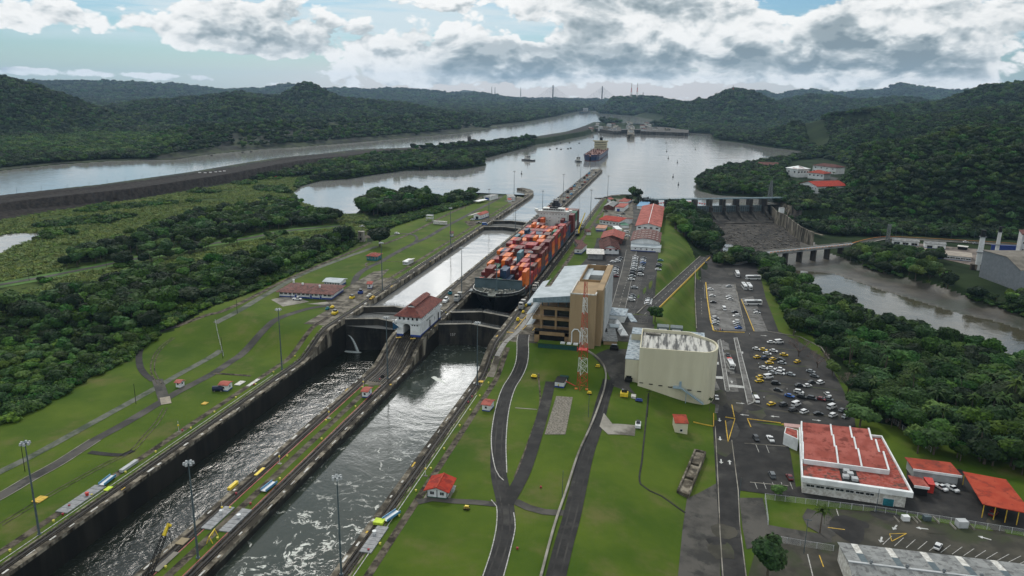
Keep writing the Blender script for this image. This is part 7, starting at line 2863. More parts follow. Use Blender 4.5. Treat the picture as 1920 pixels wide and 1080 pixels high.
for k in range(int(LL/1.1)):
 u = .4+k*1.1
 zt_ = 17.2+(.8*u/(LL*.62)) if u < LL*.62 else 18-(6.5*(u-LL*.62)/(LL*.38))
 p0,p1 = HQ(u,-.12),HQ(u+.4,-.12)
 q0,q1 = HQ(u,.02),HQ(u+.4,.02)
 mb.hexa([(*p0,-6),(*p1,-6),(*q1,-6),(*q0,-6),(*p0,zt_-.3),(*p1,zt_-.3),(*q1,zt_-.3),(*q0,zt_-.3)])
part('cladding_rib',mb,MATS['grey_corrugated_wall'],gh,kind='stuff')
mb = MB()
for (a,b) in ((2,3),(3,4)):
 (u0,z0),(u1,z1) = prof[a],prof[b]
 mb.hexa([(*HQ(u0,-.6),z0+.02),(*HQ(u0,46.5),z0+.02),(*HQ(u1,46.5),z1+.02),(*HQ(u1,-.6),z1+.02),(*HQ(u0,-.6),z0+.35),(*HQ(u0,46.5),z0+.35),(*HQ(u1,46.5),z1+.35),(*HQ(u1,-.6),z1+.35)])
part('roof',mb,mat('brown_grey_roof',(.12,.105,.085),.85,(.18,.16,.13),.2),gh)
longb('white_tall_block','tall white block with brown roof cut by the right edge of the photo','building',(1908,492),(1990,500),26,24,M_maroon,wall=M_grwall,base=None,roof='hip',rh=4,wins=[('w',3,1.6,1.6,4,1),('w',3,1.6,1.6,10,1),('w',3,1.6,1.6,16,1),('s',8,1.6,1.6,10,1),('s',8,1.6,1.6,16,1)])
H9 = 9
def hill(name,lab,a,b,depth,H,roof,rm,**k):
 A,B = Vector(U(*a,H9)),Vector(U(*b,H9))
 d = B-A
 ang = atan2(d.y,d.x)
 n_ = Vector((-sin(ang),cos(ang)))
 c = (A+B)/2+n_*depth/2
 return house(name,lab,'house',(c.x,c.y,H9),ang,d.length,depth,H,roof,k.pop('rh',4),1.6,wall=M_white,rm=rm,sink=3,**k)
o1 = hill('hill_house','white two storey house with half white half orange roof, leftmost on the point',(1473,330),(1494,333),24,13,'hip',M_white,wins=[('s',2,3,2.4,7,0),('e',4,3,2.4,7,0)])
mb = MB()
mb.hexa([(1,-12,13.6),(11,-12,13.6),(11,3,13.6),(5,-1,16),(1,-12,13.9),(11,-12,13.9),(11,3,13.9),(5,-1,16.3)])
part('orange_roof_panel',mb,M_orroof,o1)
hill('hill_house','white two storey house with dark red hipped roof farthest right on the point',(1523,322),(1566,327),22,11,'hip',M_maroon,wins=[('s',7,2.6,2,1.5,0),('s',4,2.2,2,7,0)])
hill('hill_house','white wing with red gabled roof behind the nearest house on the point',(1514,334),(1544,337),20,9,'hip',M_redroof,wins=[('s',4,2.4,2,4.5,0)])
hill('hill_house','white house with bright red cross gabled roof, nearest on the point',(1499,357),(1531,363),46,9.5,'gable_y',MATS['bright_red_tiles'],rh=4.5,wins=[('s',6,1.6,1.8,5.5,0),('s',4,1.6,1.8,1.4,0),('e',8,1.8,1.6,5,0)])
hill('lake_house','pale blue and white waterside building left of the houses on the point',(1424,318),(1458,319),20,8,'gable_x',M_maroonw,base=M_bluel,base_h=3,wins=[('s',6,2,1.6,4.5,0)])
drape('hill_drive',[U(a,b,H9) for a,b in ((1510,345),(1545,330),(1572,334),(1545,362))],.25,M_asph2,step=8)
def lattice(name,label,cat,x,y,z0,H,wb,wt,bands,n=3,plates=True,r=.12,cross=9):
 t = thing(name,label,cat,(x,y,z0))
 nb = len(bands)
 def P_(k,f):
  a = 2*pi*k/n+.4
  w = (wb+(wt-wb)*min(1,f*1.0))/1.7
  return Vector((w*cos(a),w*sin(a),H*f))
 for b,m in enumerate(bands):
  f0,f1 = b/nb,(b+1)/nb
  mb = MB()
  for k in range(n):
   mb.tube(P_(k,f0)-Vector((0,0,.5 if b == 0 else 0)),P_(k,f1),r,n=5,cap=False)
  st = part('tower_section',mb,m,t)
  mb = MB()
  q = max(1,int(cross/nb+.5))
  for i in range(q):
   g0,g1 = f0+(f1-f0)*i/q,f0+(f1-f0)*(i+1)/q
   for k in range(n):
    j = (k+1) % n
    mb.tube(P_(k,g0),P_(j,g1),r*.55,n=4,cap=False)
    mb.tube(P_(j,g0),P_(k,g1),r*.55,n=4,cap=False)
    mb.tube(P_(k,g1),P_(j,g1),r*.55,n=4,cap=False)
  part('bracing',mb,m,st)
 return t
tx,ty = U(1090,728,0)
lt = lattice('radio_mast','tall red and white lattice mast on the lawn before the tan building','lattice mast',tx,ty,hz(tx,ty),49.5,5.0,1.2,[M_red,M_white,M_red,M_white,M_red,M_white,M_red],cross=16,r=.10)
mb = MB()
mb.box(-1.9,1.9,-1.8,1.8,18.5,18.7)
for (x_,y_) in ((-2.3,-1),(2.3,-1),(0,2.1)):
 mb.box(x_-.2,x_+.2,y_-.15,y_+.15,17.6,19.8)
part('antenna_platform',mb,M_red,lt)
for (x_,y_) in ((-2.2,-1.5),(-.2,2.9),(2.6,-1.2)):
 mb = MB()
 mb.box(x_-.6,x_+.6,y_-.6,y_+.6,-.4,.35)
 part('footing',mb,M_orb,lt)
lc,a,W,L = foot(0,(1040,726),(1057,728),(1061,718))
eh = house('equipment_hut','white equipment hut with dark green top joined to the lattice mast','hut',(lc[0],lc[1],hz(lc[0],lc[1])),a,W,L,2.4,'flat',.3,.2,rm=M_dark,base=M_blue,base_h=.5)
mb = MB()
mb.box(-1.6,2.4,L/2+.3,L/2+3.2,-.3,2.2)
part('green_unit',mb,mat('dark_green_box',(.01,.06,.05),.6,(.012,.045,.04),1),eh)
mb = MB()
mb.tube((W/2,0,2.0),(W/2+5.0,-1.2,.6),.22,n=6)
part('cable_bridge',mb,M_red,eh)
mb = MB()
mb.box(-10,10,-2.2,2.2,-.3,3.0)
x,y,z = G(1070,657,8)
gc = thing('green_container','row of dark green cabins with white hatches at the foot of the tan building','cabin',(77.5,349.6,7.4))
part('body',mb,MATS['dark_green_box'],gc)
mb = MB()
mb.box(-10.2,10.2,-2.4,2.4,3.0,3.3)
part('roof',mb,M_lawn,gc)
for x_ in (2,5.2,8.4):
 mb = MB()
 mb.box(x_-1.2,x_+1.0,-1.6,.6,3.3,3.9)
 part('roof_hatch',mb,M_white,gc)
x,y = U(1443,378,8)
lattice('power_pylon','grey lattice pylon at the right end of the dam','pylon',x,y,8,25,7,1.6,[M_steel]*2,n=4,cross=8,r=.3)
x,y = U(1664,452,-2)
lattice('power_pylon','pale narrow lattice pylon beside the east road','pylon',x,y,-3,17,3.6,3.0,[M_steel]*2,n=4,cross=10,r=.22)
def high_mast():
 t = thing('light_mast','x','light mast',(0,0,0),0,'tall floodlight masts along the locks')
 mb = MB()
 mb.cone(0,0,-.2,.35,.7,.55,8)
 mb.cone(0,0,.35,30,.33,.14,8)
 part('pole',mb,M_gpole,t)
 mb = MB()
 mb.cone(0,0,29.6,29.9,.9,.9,10)
 mb.cone(0,0,29.9,31.4,.05,.03,4)
 part('head_ring',mb,M_gpole,t)
 for k in range(6):
  a = 2*pi*k/6
  mb = MB()
  mb.cone(1.15*cos(a),1.15*sin(a),29.2,29.9,.42,.30,8)
  part('lamp',mb,M_grwall,t)
 return t
hm = high_mast()
first_used = False
MASTS = [(-49.4,164.9,'lowest mast on the west wall, nearest the camera at far left'),(2.9,165.6,'nearest mast on the grassy centre wall'),(45.5,168,'nearest mast beside the right lane at the bottom of the photo'),
   (-49,308,'mast at the foot of the west incline'),(4,309,'mast at the foot of the centre wall incline'),(46,312,'mast beside the foamy right lane just before the incline'),
   (-47,431,'mast on the west wall beside the yellow machines'),(4.6,431,'mast on the centre wall beside the ship bow'),(47,431,'mast on the east wall in front of the ship containers'),
   (-48,582,'mast beside the white boat hut on the west wall'),(4,590,'mast on the centre wall halfway along the ship'),(47.5,582,'mast on the east wall behind the tan building canopy'),
   (-48,711,'mast behind the west workshop'),(4,716,'mast on the centre wall left of the ship bridge'),(48,740,'mast standing right of the ship stern'),
   (-61,888,'mast at the lake end of the west bank'),(1,872,'nearest mast on the lake approach wall'),(0,1037,'mast halfway out on the lake approach wall'),(52,877,'mast at the lake end of the east platform')]
for i,(x,y,lab) in enumerate(MASTS):
 z = zt(y) if abs(x) < 10 else hz(x,y)
 lab = 'grey ' + lab
 if i == 0:
  hm.location = (x,y,z)
  hm['label'] = lab
 else:
  dup(hm,(x,y,z),rnd.random(),lab)
def pole_thing(name,label,x,y,h,arm=False,m=M_dark,r=.12,z=None,heads=None):
 z = hz(x,y) if z is None else z
 t = thing(name,label,'pole',(x,y,z))
 mb = MB()
 mb.cone(0,0,-.5,h,r,r*.7,6)
 part('post',mb,m,t)
 if arm:
  mb = MB()
  mb.box(-1.1,1.1,-.06,.06,h-.5,h-.35)
  part('crossarm',mb,m,t)
 if heads:
  for s in (-1,1):
   mb = MB()
   mb.box(s*.9-.25,s*.9+.25,-.2,.2,h-.3,h)
   part('lamp',mb,M_grwall,t)
 return t
for (px,py,z,h,lab,arm) in ((255,757,0,9,'dark pole on the grass beside the long drain channel',False),(47,884,0,11,'thin dark pole beside the nearest west mast',False),(418,672,4,11,'thin leaning pole below the fence of the west slope',False),
         (445,588,8.5,8,'dark pole left of the long maroon roofed office',False),(55,527,7,8,'wooden pole beside the back road',True),(200,502,7,10,'second wooden pole along the back road',True),
         (428,449,7,9,'wooden pole at the bend of the back road',True),(545,560,8.5,3,'short dark post in front of the long office',False),(557,522,8.5,8,'dark pole on the lawn behind the white annex',False),
         (558,424,8.5,8,'pale pole beside the back road end',False),(873,393,8.5,7,'thin pole beside the far west track',False),(1103,782,0,10,'dark lamp pole beside the access road wall',False),
         (1054,934,0,10,'dark lamp pole on the lawn between the two roads',False),(1360,492,-6,12,'concrete pole at the bridge approach',True),(1600,590,-6,13,'pale pole rising out of the river wood',False),
         (1386,935,-6,8,'white pole at the lower road junction',False),(1507,1038,-6,12,'concrete pole beside the lower left car park',True),(1642,962,-6,9,'lamp pole with four heads behind the white office',False),
         (1650,448,-2,12,'lamp post on the east road, first right of the bridge',False),(1679,447,-2,12,'lamp post on the east road, second right of the bridge',False),(1691,446,-2,12,'lamp post on the east road, third right of the bridge',False),
         (1735,445,-2,10,'lamp post on the east road above the white sheds',False),(1783,447,-2,10,'lamp post on the east road left of the chimney',False),(1826,450,-2,13,'lamp post on the east road just left of the thick chimney',False),
         (1214,782,-3,12,'wooden pole on the slope before the cream building',True),(1196,372,7,8,'thin pole at the dam abutment',False)):
 x,y,z = G(px,py,z)
 pole_thing('utility_pole',lab,x,y,h,arm,m=M_gpole if ('pale' in lab or 'lamp' in lab or 'concrete' in lab or 'white' in lab) else M_dark,z=z)
sp_ = None
for i,(x,y,lab) in enumerate(((-53.2,236,'on the west lawn edge'),(-2.9,150,'nearest on the centre wall'),(-3.0,187,'second on the centre wall behind the yellow rail'),(-2.8,222,'third on the centre wall'),(-2.9,262,'fourth on the centre wall below the kiosk'),
         (-2.5,296,'on the centre wall beside the kiosk'),(50.3,226,'on the east wall across from the red roofed house'),(51,147,'at the bottom edge beside the east wall'),(60.6,147,'dark pair at the bottom edge of the east lawn'))):
 z = zt(y) if abs(x) < 10 else 0
 t = thing('signal_post','slim white signal post ' + lab,'post',(x,y,z),0,'white signal posts along the lock walls')
 mb = MB()
 mb.cone(0,0,0,4.6,.10,.08,6)
 part('post',mb,M_whitew,t)
 mb = MB()
 mb.cone(0,0,2.6,3.1,.32,.32,8)
 part('yellow_band',mb,M_yellow,t)
 mb = MB()
 mb.box(-.7,.7,-.5,.5,0,.14)
 part('foot_plate',mb,M_conc,t)
def fence(name,label,pts,h=2.2,step=3.2,m=M_grwall,z=None,wires=7):
 t = thing(name,label,'fence',(0,0,0))
 L = []
 for (a,b) in zip(pts[:-1],pts[1:]):
  a,b = Vector(a),Vector(b)
  n = max(1,int((b-a).length/step))
  L += [a+(b-a)*k/n for k in range(n)]
 L.append(Vector(pts[-1]))
 zs = [hz(p.x,p.y) if z is None else z for p in L]
 mb = MB()
 mb.box(-.08,.08,-.08,.08,-.4,h)
 pm = mb.mesh('post',m)
 for p,zz in zip(L,zs):
  part('post',pm,None,t,loc=(p.x,p.y,zz))
 mb = MB()
 for k in range(wires):
  f = .15+(h-.2)*k/(wires-1)
  for i in range(len(L)-1):
   mb.tube((L[i].x,L[i].y,zs[i]+f),(L[i+1].x,L[i+1].y,zs[i+1]+f),.022 if k < wires-1 else .05,n=3,cap=False)
 part('wire',mb,m,t,kind='stuff')
 return t
fence('wire_fence','pale wire fence behind the red roofed office and the bottom car park',R(ZL,(1434,936),(1510,945),(1640,960),(1760,978),(1920,1004)))
fence('wire_fence','short wire fence at the left side of the small fenced lawn',R(ZL,(1434,936),(1440,985)))
fence('wire_fence','wire fence between the palm and the bottom left car park',R(ZL,(1450,1015),(1500,1024),(1562,1034)))
fence('wire_fence','wire fence between the far lot and the dark wood',R(ZL,(1660,782),(1700,812),(1745,848)))
fence('wire_fence','fence with pale posts running down the west grass slope',R(6,(404,606),(410,635),(419,668)),wires=3,step=6)
mb = MB()
wl = smooth_line(R(0,(1095,655),(1120,672),(1135,695),(1133,730),(1112,790),(1085,850),(1062,920),(1040,985),(1016,1075),(1000,1140)),3)
for a,b in zip(wl[:-1],wl[1:]):
 d = (b-a).normalized()
 n_ = Vector((d.y,-d.x))*.35
 za,zb_ = hz(a.x,a.y),hz(b.x,b.y)
 mb.prism([tuple(a-n_),tuple(b-n_),tuple(b+n_),tuple(a+n_)],[za-2,zb_-2,zb_-2,za-2],[za+.75,zb_+.75,zb_+.75,za+.75])
single('boundary_wall',mb,M_conc,'low grey concrete wall following the access road past the lattice mast','low wall')
mb = MB()
wl = smooth_line(R(-3,(1216,738),(1210,800),(1204,860),(1201,908),(1240,930),(1285,962)),3)
for a,b in zip(wl[:-1],wl[1:]):
 d = (b-a).normalized()
 n_ = Vector((d.y,-d.x))*.3
 za,zb_ = hz(a.x,a.y),hz(b.x,b.y)
 mb.prism([tuple(a-n_),tuple(b-n_),tuple(b+n_),tuple(a+n_)],[za-.3,zb_-.3,zb_-.3,za-.3],[za+.16,zb_+.16,zb_+.16,za+.16])
struct('drain_line',mb,M_asph3)
q = [G(a,b,-6) for a,b in ((1303,850),(1322,856),(1290,934),(1270,924))]
tr_ = thing('dry_basin','long weathered concrete trough lying on the grass by the lower road','trough',(0,0,0))
zz = max(p[2] for p in q)
for i in range(4):
 a,b = Vector(q[i][:2]),Vector(q[(i+1) % 4][:2])
 d = (b-a).normalized()
 n_ = Vector((d.y,-d.x))*.3
 mb = MB()
 mb.prism([tuple(a-n_),tuple(b-n_),tuple(b+n_),tuple(a+n_)],zz-4,zz+.9)
 part('side',mb,M_concd,tr_)
for f in (.0,.33,.66):
 a = Vector(q[0][:2]).lerp(Vector(q[3][:2]),f+.02)
 b = Vector(q[1][:2]).lerp(Vector(q[2][:2]),f+.02)
 c = Vector(q[1][:2]).lerp(Vector(q[2][:2]),f+.30)
 d = Vector(q[0][:2]).lerp(Vector(q[3][:2]),f+.30)
 mb = MB()
 mb.prism([tuple(a),tuple(b),tuple(c),tuple(d)],zz-3,zz+.25)
 part('slab',mb,M_concd,tr_)
# vehicles
def car_paint(nm,c):
 return mat('car_paint_'+nm,c,.28,tuple(v*.92 for v in c),.5,spec=.5,rand=.06)
CARC = {'w': ('white',(.68,.68,.67)),'s': ('silver',(.30,.32,.33)),'d': ('dark grey',(.035,.038,.042)),'k': ('black',(.010,.011,.012)),'y': ('yellow',(.66,.43,.02)),
  'b': ('blue',(.02,.10,.36)),'n': ('dark blue',(.015,.035,.08)),'r': ('dark red',(.14,.012,.014)),'t': ('teal',(.03,.16,.18)),'g': ('grey',(.12,.13,.135))}
M_tyre = mat('tyre',(.010,.010,.010),.8)
_wheel = MB()
_wheel.tube((-.11,0,0),(.11,0,0),.33,n=10)
_wheel.box(-.13,.13,-.16,.16,-.16,.16)
WHEEL = _wheel.mesh('wheel',[M_tyre,M_silver])
def loft(mb,secs):
 """sections along y: list of (y, [(x, z)...]) mirrored outline loops"""
 rows = [[(x,y,z) for x,z in pts] for y,pts in secs]
 mb.grid([r+[r[0]] for r in rows][::-1])
 mb.face(rows[0])
 mb.face(rows[-1][::-1])
def car_proto(kind,ck):
 nm,c = CARC[ck]
 pm = car_paint(nm.replace(' ','_'),c)
 dims = {'car': (4.4,1.8,1.45),'van': (5.2,1.95,2.2),'pickup': (5.3,1.9,1.75),'suv': (4.6,1.88,1.7)}[kind]
 L,W,H = dims
 w = W/2
 t = thing({'car': 'parked_car','van': 'parked_van','pickup': 'pickup_truck','suv': 'parked_car'}[kind],'',{'car': 'car','van': 'van','pickup': 'pickup truck','suv': 'car'}[kind])
 hb = .86 if kind == 'car' else 1.0
 mb = MB()
 def ring(hw,z0,z1):
  return [(-hw*.93,z0),(-hw,(z0+z1)*.5),(-hw*.95,z1),(hw*.95,z1),(hw,(z0+z1)*.5),(hw*.93,z0)]
 if kind == 'van':
  loft(mb,[(-L/2,ring(w*.9,.32,.8)),(-L/2+.12,ring(w,.24,.98)),(-L/2+.9,ring(w,.22,1.18)),(L/2-.12,ring(w,.24,1.2)),(L/2,ring(w*.95,.34,1.18))])
  roof = [(-L/2+1.0,.98,H-.12),(-L/2+1.5,.93,H),(L/2-.25,.93,H),(L/2-.08,.95,H-.2)]
  base = [(-L/2+.75,1.15),(-L/2+1.0,1.16),(L/2-.12,1.18),(L/2-.04,1.18)]
 elif kind == 'pickup':
  loft(mb,[(-L/2,ring(w*.9,.36,.82)),(-L/2+.12,ring(w,.30,.98)),(-L/2+1.2,ring(w,.30,1.05)),(.35,ring(w,.30,1.05)),(.36,ring(w,.30,1.02)),(L/2-.05,ring(w,.34,1.02)),(L/2,ring(w*.95,.40,1.0))])
  roof = [(-.95,.80,H-.06),(-.70,.80,H),(.10,.80,H),(.25,.82,H-.1)]
  base = [(-1.5,1.03),(-1.3,1.04),(.2,1.04),(.38,1.03)]
 else:
  loft(mb,[(-L/2,ring(w*.86,.34,.66)),(-L/2+.14,ring(w*.98,.24,.74)),(-L/2+1.1,ring(w,.22,hb)),(L/2-.9,ring(w,.22,hb+.05)),(L/2-.12,ring(w*.98,.26,hb)),(L/2,ring(w*.88,.36,hb-.14))])
  roof = [(-.55,.76,H-.05),(-.25,.76,H),(.85,.75,H-.01),(1.15,.76,H-.10)] if kind == 'car' else [(-.75,.78,H-.05),(-.45,.80,H),(1.55,.80,H-.03),(1.75,.82,H-.2)]
  base = [(-1.25,hb-.02),(-1.1,hb-.01),(1.60,hb+.02),(1.82,hb)] if kind == 'car' else [(-1.35,hb-.02),(-1.2,hb),(2.0,hb+.02),(2.12,hb)]
 body = part('body',mb,pm,t)
 mb = MB()                                          # glasshouse,then the painted roof
 (yb0,zb0),(yb1,zb1) = base[0],base[-1]
 (yt0,hw0,zt0),(yt1,hw1,zt1) = roof[0],roof[-1]
 hwb = w*.93
 mb.hexa([(-hwb,yb0,zb0),(hwb,yb0,zb0),(hwb,yb1,zb1),(-hwb,yb1,zb1),(-hw0,yt0,zt0),(hw0,yt0,zt0),(hw1,yt1,zt1),(-hw1,yt1,zt1)])
 part('windows',mb,M_glass,t)
 mb = MB()
 rows = [[(-hw,y,z),(-hw*.98,y,z+.04),(hw*.98,y,z+.04),(hw,y,z)] for y,hw,z in roof]
 mb.grid(rows)
 if kind == 'van':
  hwv = w*.965
  for s in (-1,1):
   mb.box(s*hwv-.02,s*hwv+.02,.4,L/2-.3,1.15,H-.25)
 part('roof',mb,pm,t)
 for s in (-1,1):
  for y in (-L/2+.85,L/2-.85):
   part('wheel',WHEEL,None,t,loc=(s*(w-.10),y,.33))
 return t
def bus_proto(ck,L=11.5,stripe=None):
 nm,c = CARC[ck]
 pm = car_paint(nm.replace(' ','_'),c)
 t = thing('parked_bus','','bus')
 w,H = 1.27,3.3
 mb = MB()
 loft(mb,[(-L/2,[(-w*.92,.45),(-w*.94,1.5),(-w*.85,H-.5),(w*.85,H-.5),(w*.94,1.5),(w*.92,.45)]),(-L/2+.35,[(-w,.35),(-w,1.5),(-w*.94,H),(w*.94,H),(w,1.5),(w,.35)]),
    (L/2-.2,[(-w,.35),(-w,1.5),(-w*.94,H),(w*.94,H),(w,1.5),(w,.35)]),(L/2,[(-w*.95,.5),(-w*.95,1.5),(-w*.88,H-.2),(w*.88,H-.2),(w*.95,1.5),(w*.95,.5)])])
 part('body',mb,pm,t)
 for s in (-1,1):
  mb = MB()
  mb.box(s*w*1.005-.03,s*w*1.005+.03,-L/2+.7,L/2-.6,1.65,2.75)
  part('side_windows',mb,M_glass,t)
 mb = MB()
 mb.hexa([(-w*.86,-L/2-.03,1.3),(w*.86,-L/2-.03,1.3),(w*.86,-L/2+.3,1.3),(-w*.86,-L/2+.3,1.3),(-w*.82,-L/2+.02,2.7),(w*.82,-L/2+.02,2.7),(w*.82,-L/2+.4,2.7),(-w*.82,-L/2+.4,2.7)])
 part('windscreen',mb,M_glass,t)
 mb = MB()
 mb.box(-.7,.7,L*.05,L*.25,H,H+.28)
 part('roof_unit',mb,M_grwall,t)
 if stripe:
  mb = MB()
  mb.box(-w*.96,w*.96,L/2-2.6,L/2-.3,H+.01,H+.06)
  part('roof_patch',mb,stripe,t)
 for s in (-1,1):
  for y in (-L/2+2.2,L/2-2.6):
   o = part('wheel',WHEEL,None,t,loc=(s*(w-.12),y,.46))
   o.scale = (1.3,1.4,1.4)
 return t
VP = {}
def vehicle(kind,ck,px,py,ang,label,group=None,z=ZL,zabs=None,xy=None,lift=.2):
 """ang: heading of the nose in degrees, world"""
 x,y = xy if xy else U(px,py,z)
 zz = (hz(x,y)+lift) if zabs is None else zabs
 key = (kind,ck)
 rz = radians(ang)+pi/2
 nm = CARC[ck][0]
 word = {'car': 'car','suv': 'estate car','van': 'minibus van','pickup': 'pickup','bus': 'coach','bus_red': 'bus'}[kind]
 label = f'{nm} {word}, {label}'
 if key not in VP:
  if kind == 'bus':
   t = bus_proto(ck)
  elif kind == 'bus_red':
   t = bus_proto(ck,10.5,M_red)
  else:
   t = car_proto(kind,ck)
  VP[key] = t
  t.location,t.rotation_euler = (x,y,zz),(0,0,rz)
  t['label'] = label
  if group:
   t['group'] = group
  return t
 o = dup(VP[key],(x,y,zz),rz,label,group)
 return o
YD = math.degrees(YAW)
TX = lambda x,y: (1390+x/5.4,600+y/5.4)
G1 = 'cars parked in the taxi park'
DN,UPA,FL = YD-34,YD+38,YD+2
ROWS = [
 ('back row of the taxi park',[(300,237,'car','w',FL),(378,237,'van','w',UPA-20)]),
 ('second row of the taxi park',[(152,305,'car','w',DN),(222,312,'car','y',DN),(325,325,'car','w',DN)]),
 ('loose third row of the taxi park',[(260,352,'car','w',DN+14),(430,364,'car','y',DN+14)]),
 ('fourth row of the taxi park',[(160,388,'car','y',UPA-12),(235,398,'suv','n',UPA-10),(318,409,'car','y',UPA-10),(400,413,'car','d',DN),(565,433,'car','y',UPA)]),
 ('fifth row of the taxi park',[(283,446,'car','y',FL),(410,447,'car','s',DN+14)]),
 ('sixth row of the taxi park',[(225,498,'car','w',DN),(302,503,'car','w',DN),(394,512,'car','w',DN),(700,533,'car','s',DN)]),
 ('seventh row of the taxi park',[(315,547,'car','s',DN),(390,550,'suv','w',DN),(498,563,'car','s',DN),(738,580,'car','g',DN)]),
 ('eighth row of the taxi park',[(190,590,'car','y',UPA-20),(270,592,'van','w',UPA-14),(180,630,'car','y',UPA-20)]),
 ('middle row of the taxi park',[(348,655,'suv','k',DN+16),(585,674,'car','d',UPA-30),(668,678,'car','w',UPA-20),(712,642,'car','d',UPA-20),(800,647,'suv','w',UPA-6)]),
 ('row below the middle of the taxi park',[(372,724,'car','d',DN),(580,742,'suv','w',DN+6),(872,768,'car','w',-70)]),
 ('blue car row of the taxi park',[(487,782,'car','b',DN),(610,792,'suv','k',DN+4),(712,806,'suv','d',DN),(803,814,'car','r',DN),(882,815,'car','g',DN)]),
 ('front row of the taxi park',[(302,864,'car','y',UPA-8),(425,872,'suv','d',UPA-10),(552,870,'van','w',UPA-2),(915,898,'van','w',UPA-4),(1020,928,'car','g',UPA)]),
 ('roadside row below the taxi park',[(522,926,'suv','d',UPA-10),(635,944,'suv','w',UPA-4),(778,964,'car','k',FL),(928,980,'suv','w',UPA-4),(1055,990,'car','s',UPA)])]
seen_lab = {}
def uniq(l):
 return l
for rn,cs in ROWS:
 for i,(x,y,k,c,a) in enumerate(cs):
  vehicle(k,c,*TX(x,y),a,f'{ORD[i]} from left in the {rn}',G1)
PX = lambda x,y: (1300+x/6.75,480+y/6.75)
G2 = 'cars in the pale concrete car park'
for i,(x,y,k,c) in enumerate([(215,432,'car','w'),(240,515,'car','w'),(250,597,'car','k'),(275,797,'suv','w'),(283,815,'car','d'),(280,842,'car','w'),(275,873,'car','s')]):
 vehicle(k,c,*PX(x,y),YD+4,f'{ORD[i]} from back on the left, pale car park',G2)
for i,(x,y,k,c) in enumerate([(448,395,'car','s'),(450,525,'car','w'),(460,556,'car','w'),(522,722,'car','d'),(545,770,'suv','w'),(545,847,'suv','w'),(552,873,'car','s'),(560,900,'car','d'),(570,922,'car','b')]):
 vehicle(k,c,*PX(x,y),YD+184,f'{ORD[i]} from back on the right, pale car park',G2)
vehicle('van','w',*PX(388,685),-82,'driving down the middle of the pale car park')
vehicle('bus','w',*PX(755,300),YD+184,'long coach lying across the bus bay below the dark trees')
vehicle('bus','w',*PX(642,410),-84,'left one of two side by side in the bus bay')
vehicle('bus','w',*PX(706,415),-84,'right one of two side by side in the bus bay')
vehicle('bus','w',*PX(555,252),-88,'short one standing alone behind the bus bay')
vehicle('bus','w',*PX(755,620),YD+184,'parked across the bus bay above the yellow hatching')
vehicle('car','k',*PX(800,705),YD+4,'behind the white car at the end of the bus bay')
vehicle('car','w',*PX(805,730),YD+4,'in front of the black car at the end of the bus bay')
vehicle('car','d',*PX(150,114),-80,'driving towards the bridge at the top of the ramp')
vehicle('bus_red','w',1369,688,-84,'with red roof patch stopped between the two kerbed islands')
vehicle('car','d',1364.5,668,-84,'following behind the red patched bus')
vehicle('car','w',1343,748,-82,'standing beside the cream building footpath')
vehicle('van','w',1418,753,-82,'parked at the end of the long kerbed island')
vehicle('suv','d',1417,825,-78,'left one of two behind the red roofed office')
vehicle('pickup','w',1444,826,-78,'right one of two behind the red roofed office')
vehicle('suv','g',1447,894,98,'in the short painted row left of the red roofed office')
vehicle('car','r',1480,898,98,'against the wall of the red roofed office')
vehicle('pickup','w',1763,917,-59,'left one of two in the yard behind the orange shelter')
vehicle('pickup','w',1784,919,-59,'right one of two in the yard behind the orange shelter')
vehicle('car','w',1758,1028,60,'alone on the mossy bottom car park')
vehicle('suv','r',1862,966,50,'half hidden under the orange vehicle shelter')
vehicle('car','w',1720,449,YD-4,'driving on the east road above the white sheds',z=-1,lift=.9)
vehicle('car','w',1811,451,YD-4,'first of two on the east road left of the chimney',z=-1,lift=.9)
vehicle('car','s',1829,454,YD-4,'second of two on the east road left of the chimney',z=-1,lift=.9)
UXY = lambda x,y: (1060+x/6.354,440+y/6.354)
G3 = 'cars in the upper car park'
ZU = 8.5
def col(lst,rn,ang=YD-6):
 for i,(x,y,c) in enumerate(lst):
  vehicle('suv' if (i*5) % 7 == 3 else 'car',c,*UXY(x,y),ang+((i*37) % 7-3),f'{ORD[i]} from the back {rn}',G3,z=ZU)
col([(836,278,'w'),(832,297,'w'),(829,316,'w'),(826,335,'s'),(823,356,'w'),(820,376,'w'),(816,397,'s'),(812,418,'w'),(808,440,'d'),(803,474,'d'),(797,505,'s'),(787,543,'w')],'in the long left column, upper lot')
col([(935,288,'d'),(928,306,'s'),(924,324,'w'),(924,345,'b'),(918,364,'n'),(912,384,'d'),(906,402,'w'),(900,422,'s'),(894,448,'k'),(895,487,'w')],'in the middle column, upper lot')
col([(1132,315,'t'),(1118,364,'d'),(1112,386,'d'),(1105,426,'w')],'at the embankment side, upper lot')
col([(825,642,'s')],'alone beside the grass island of the upper car park')
col([(800,738,'d'),(794,762,'s'),(786,790,'w')],'beside the grass island')
col([(998,742,'s'),(993,762,'w'),(987,782,'w'),(983,800,'w')],'in the front right group, upper lot')
col([(655,288,'d'),(640,304,'s'),(622,323,'w'),(568,333,'w')],'in the small group beside the canopy')
col([(522,384,'w'),(512,400,'w'),(500,418,'s'),(486,436,'w'),(512,460,'w')],'in the left group behind the tan building')
col([(606,402,'d'),(600,424,'w'),(596,446,'s'),(592,470,'w'),(600,506,'r')],'in the right group behind the tan building')
vehicle('van','w',*UXY(345,412),YD-10,'beside the canopy of the upper yard',G3,z=ZU)
vehicle('car','k',*UXY(38,402),YD,'on the road between the ship and the tan building canopy',G3,z=ZU)
vehicle('car','r',*UXY(12,440),YD,'behind the white canopy roof of the tan building',G3,z=ZU)
G4 = 'cars in the yard by the long red hall'
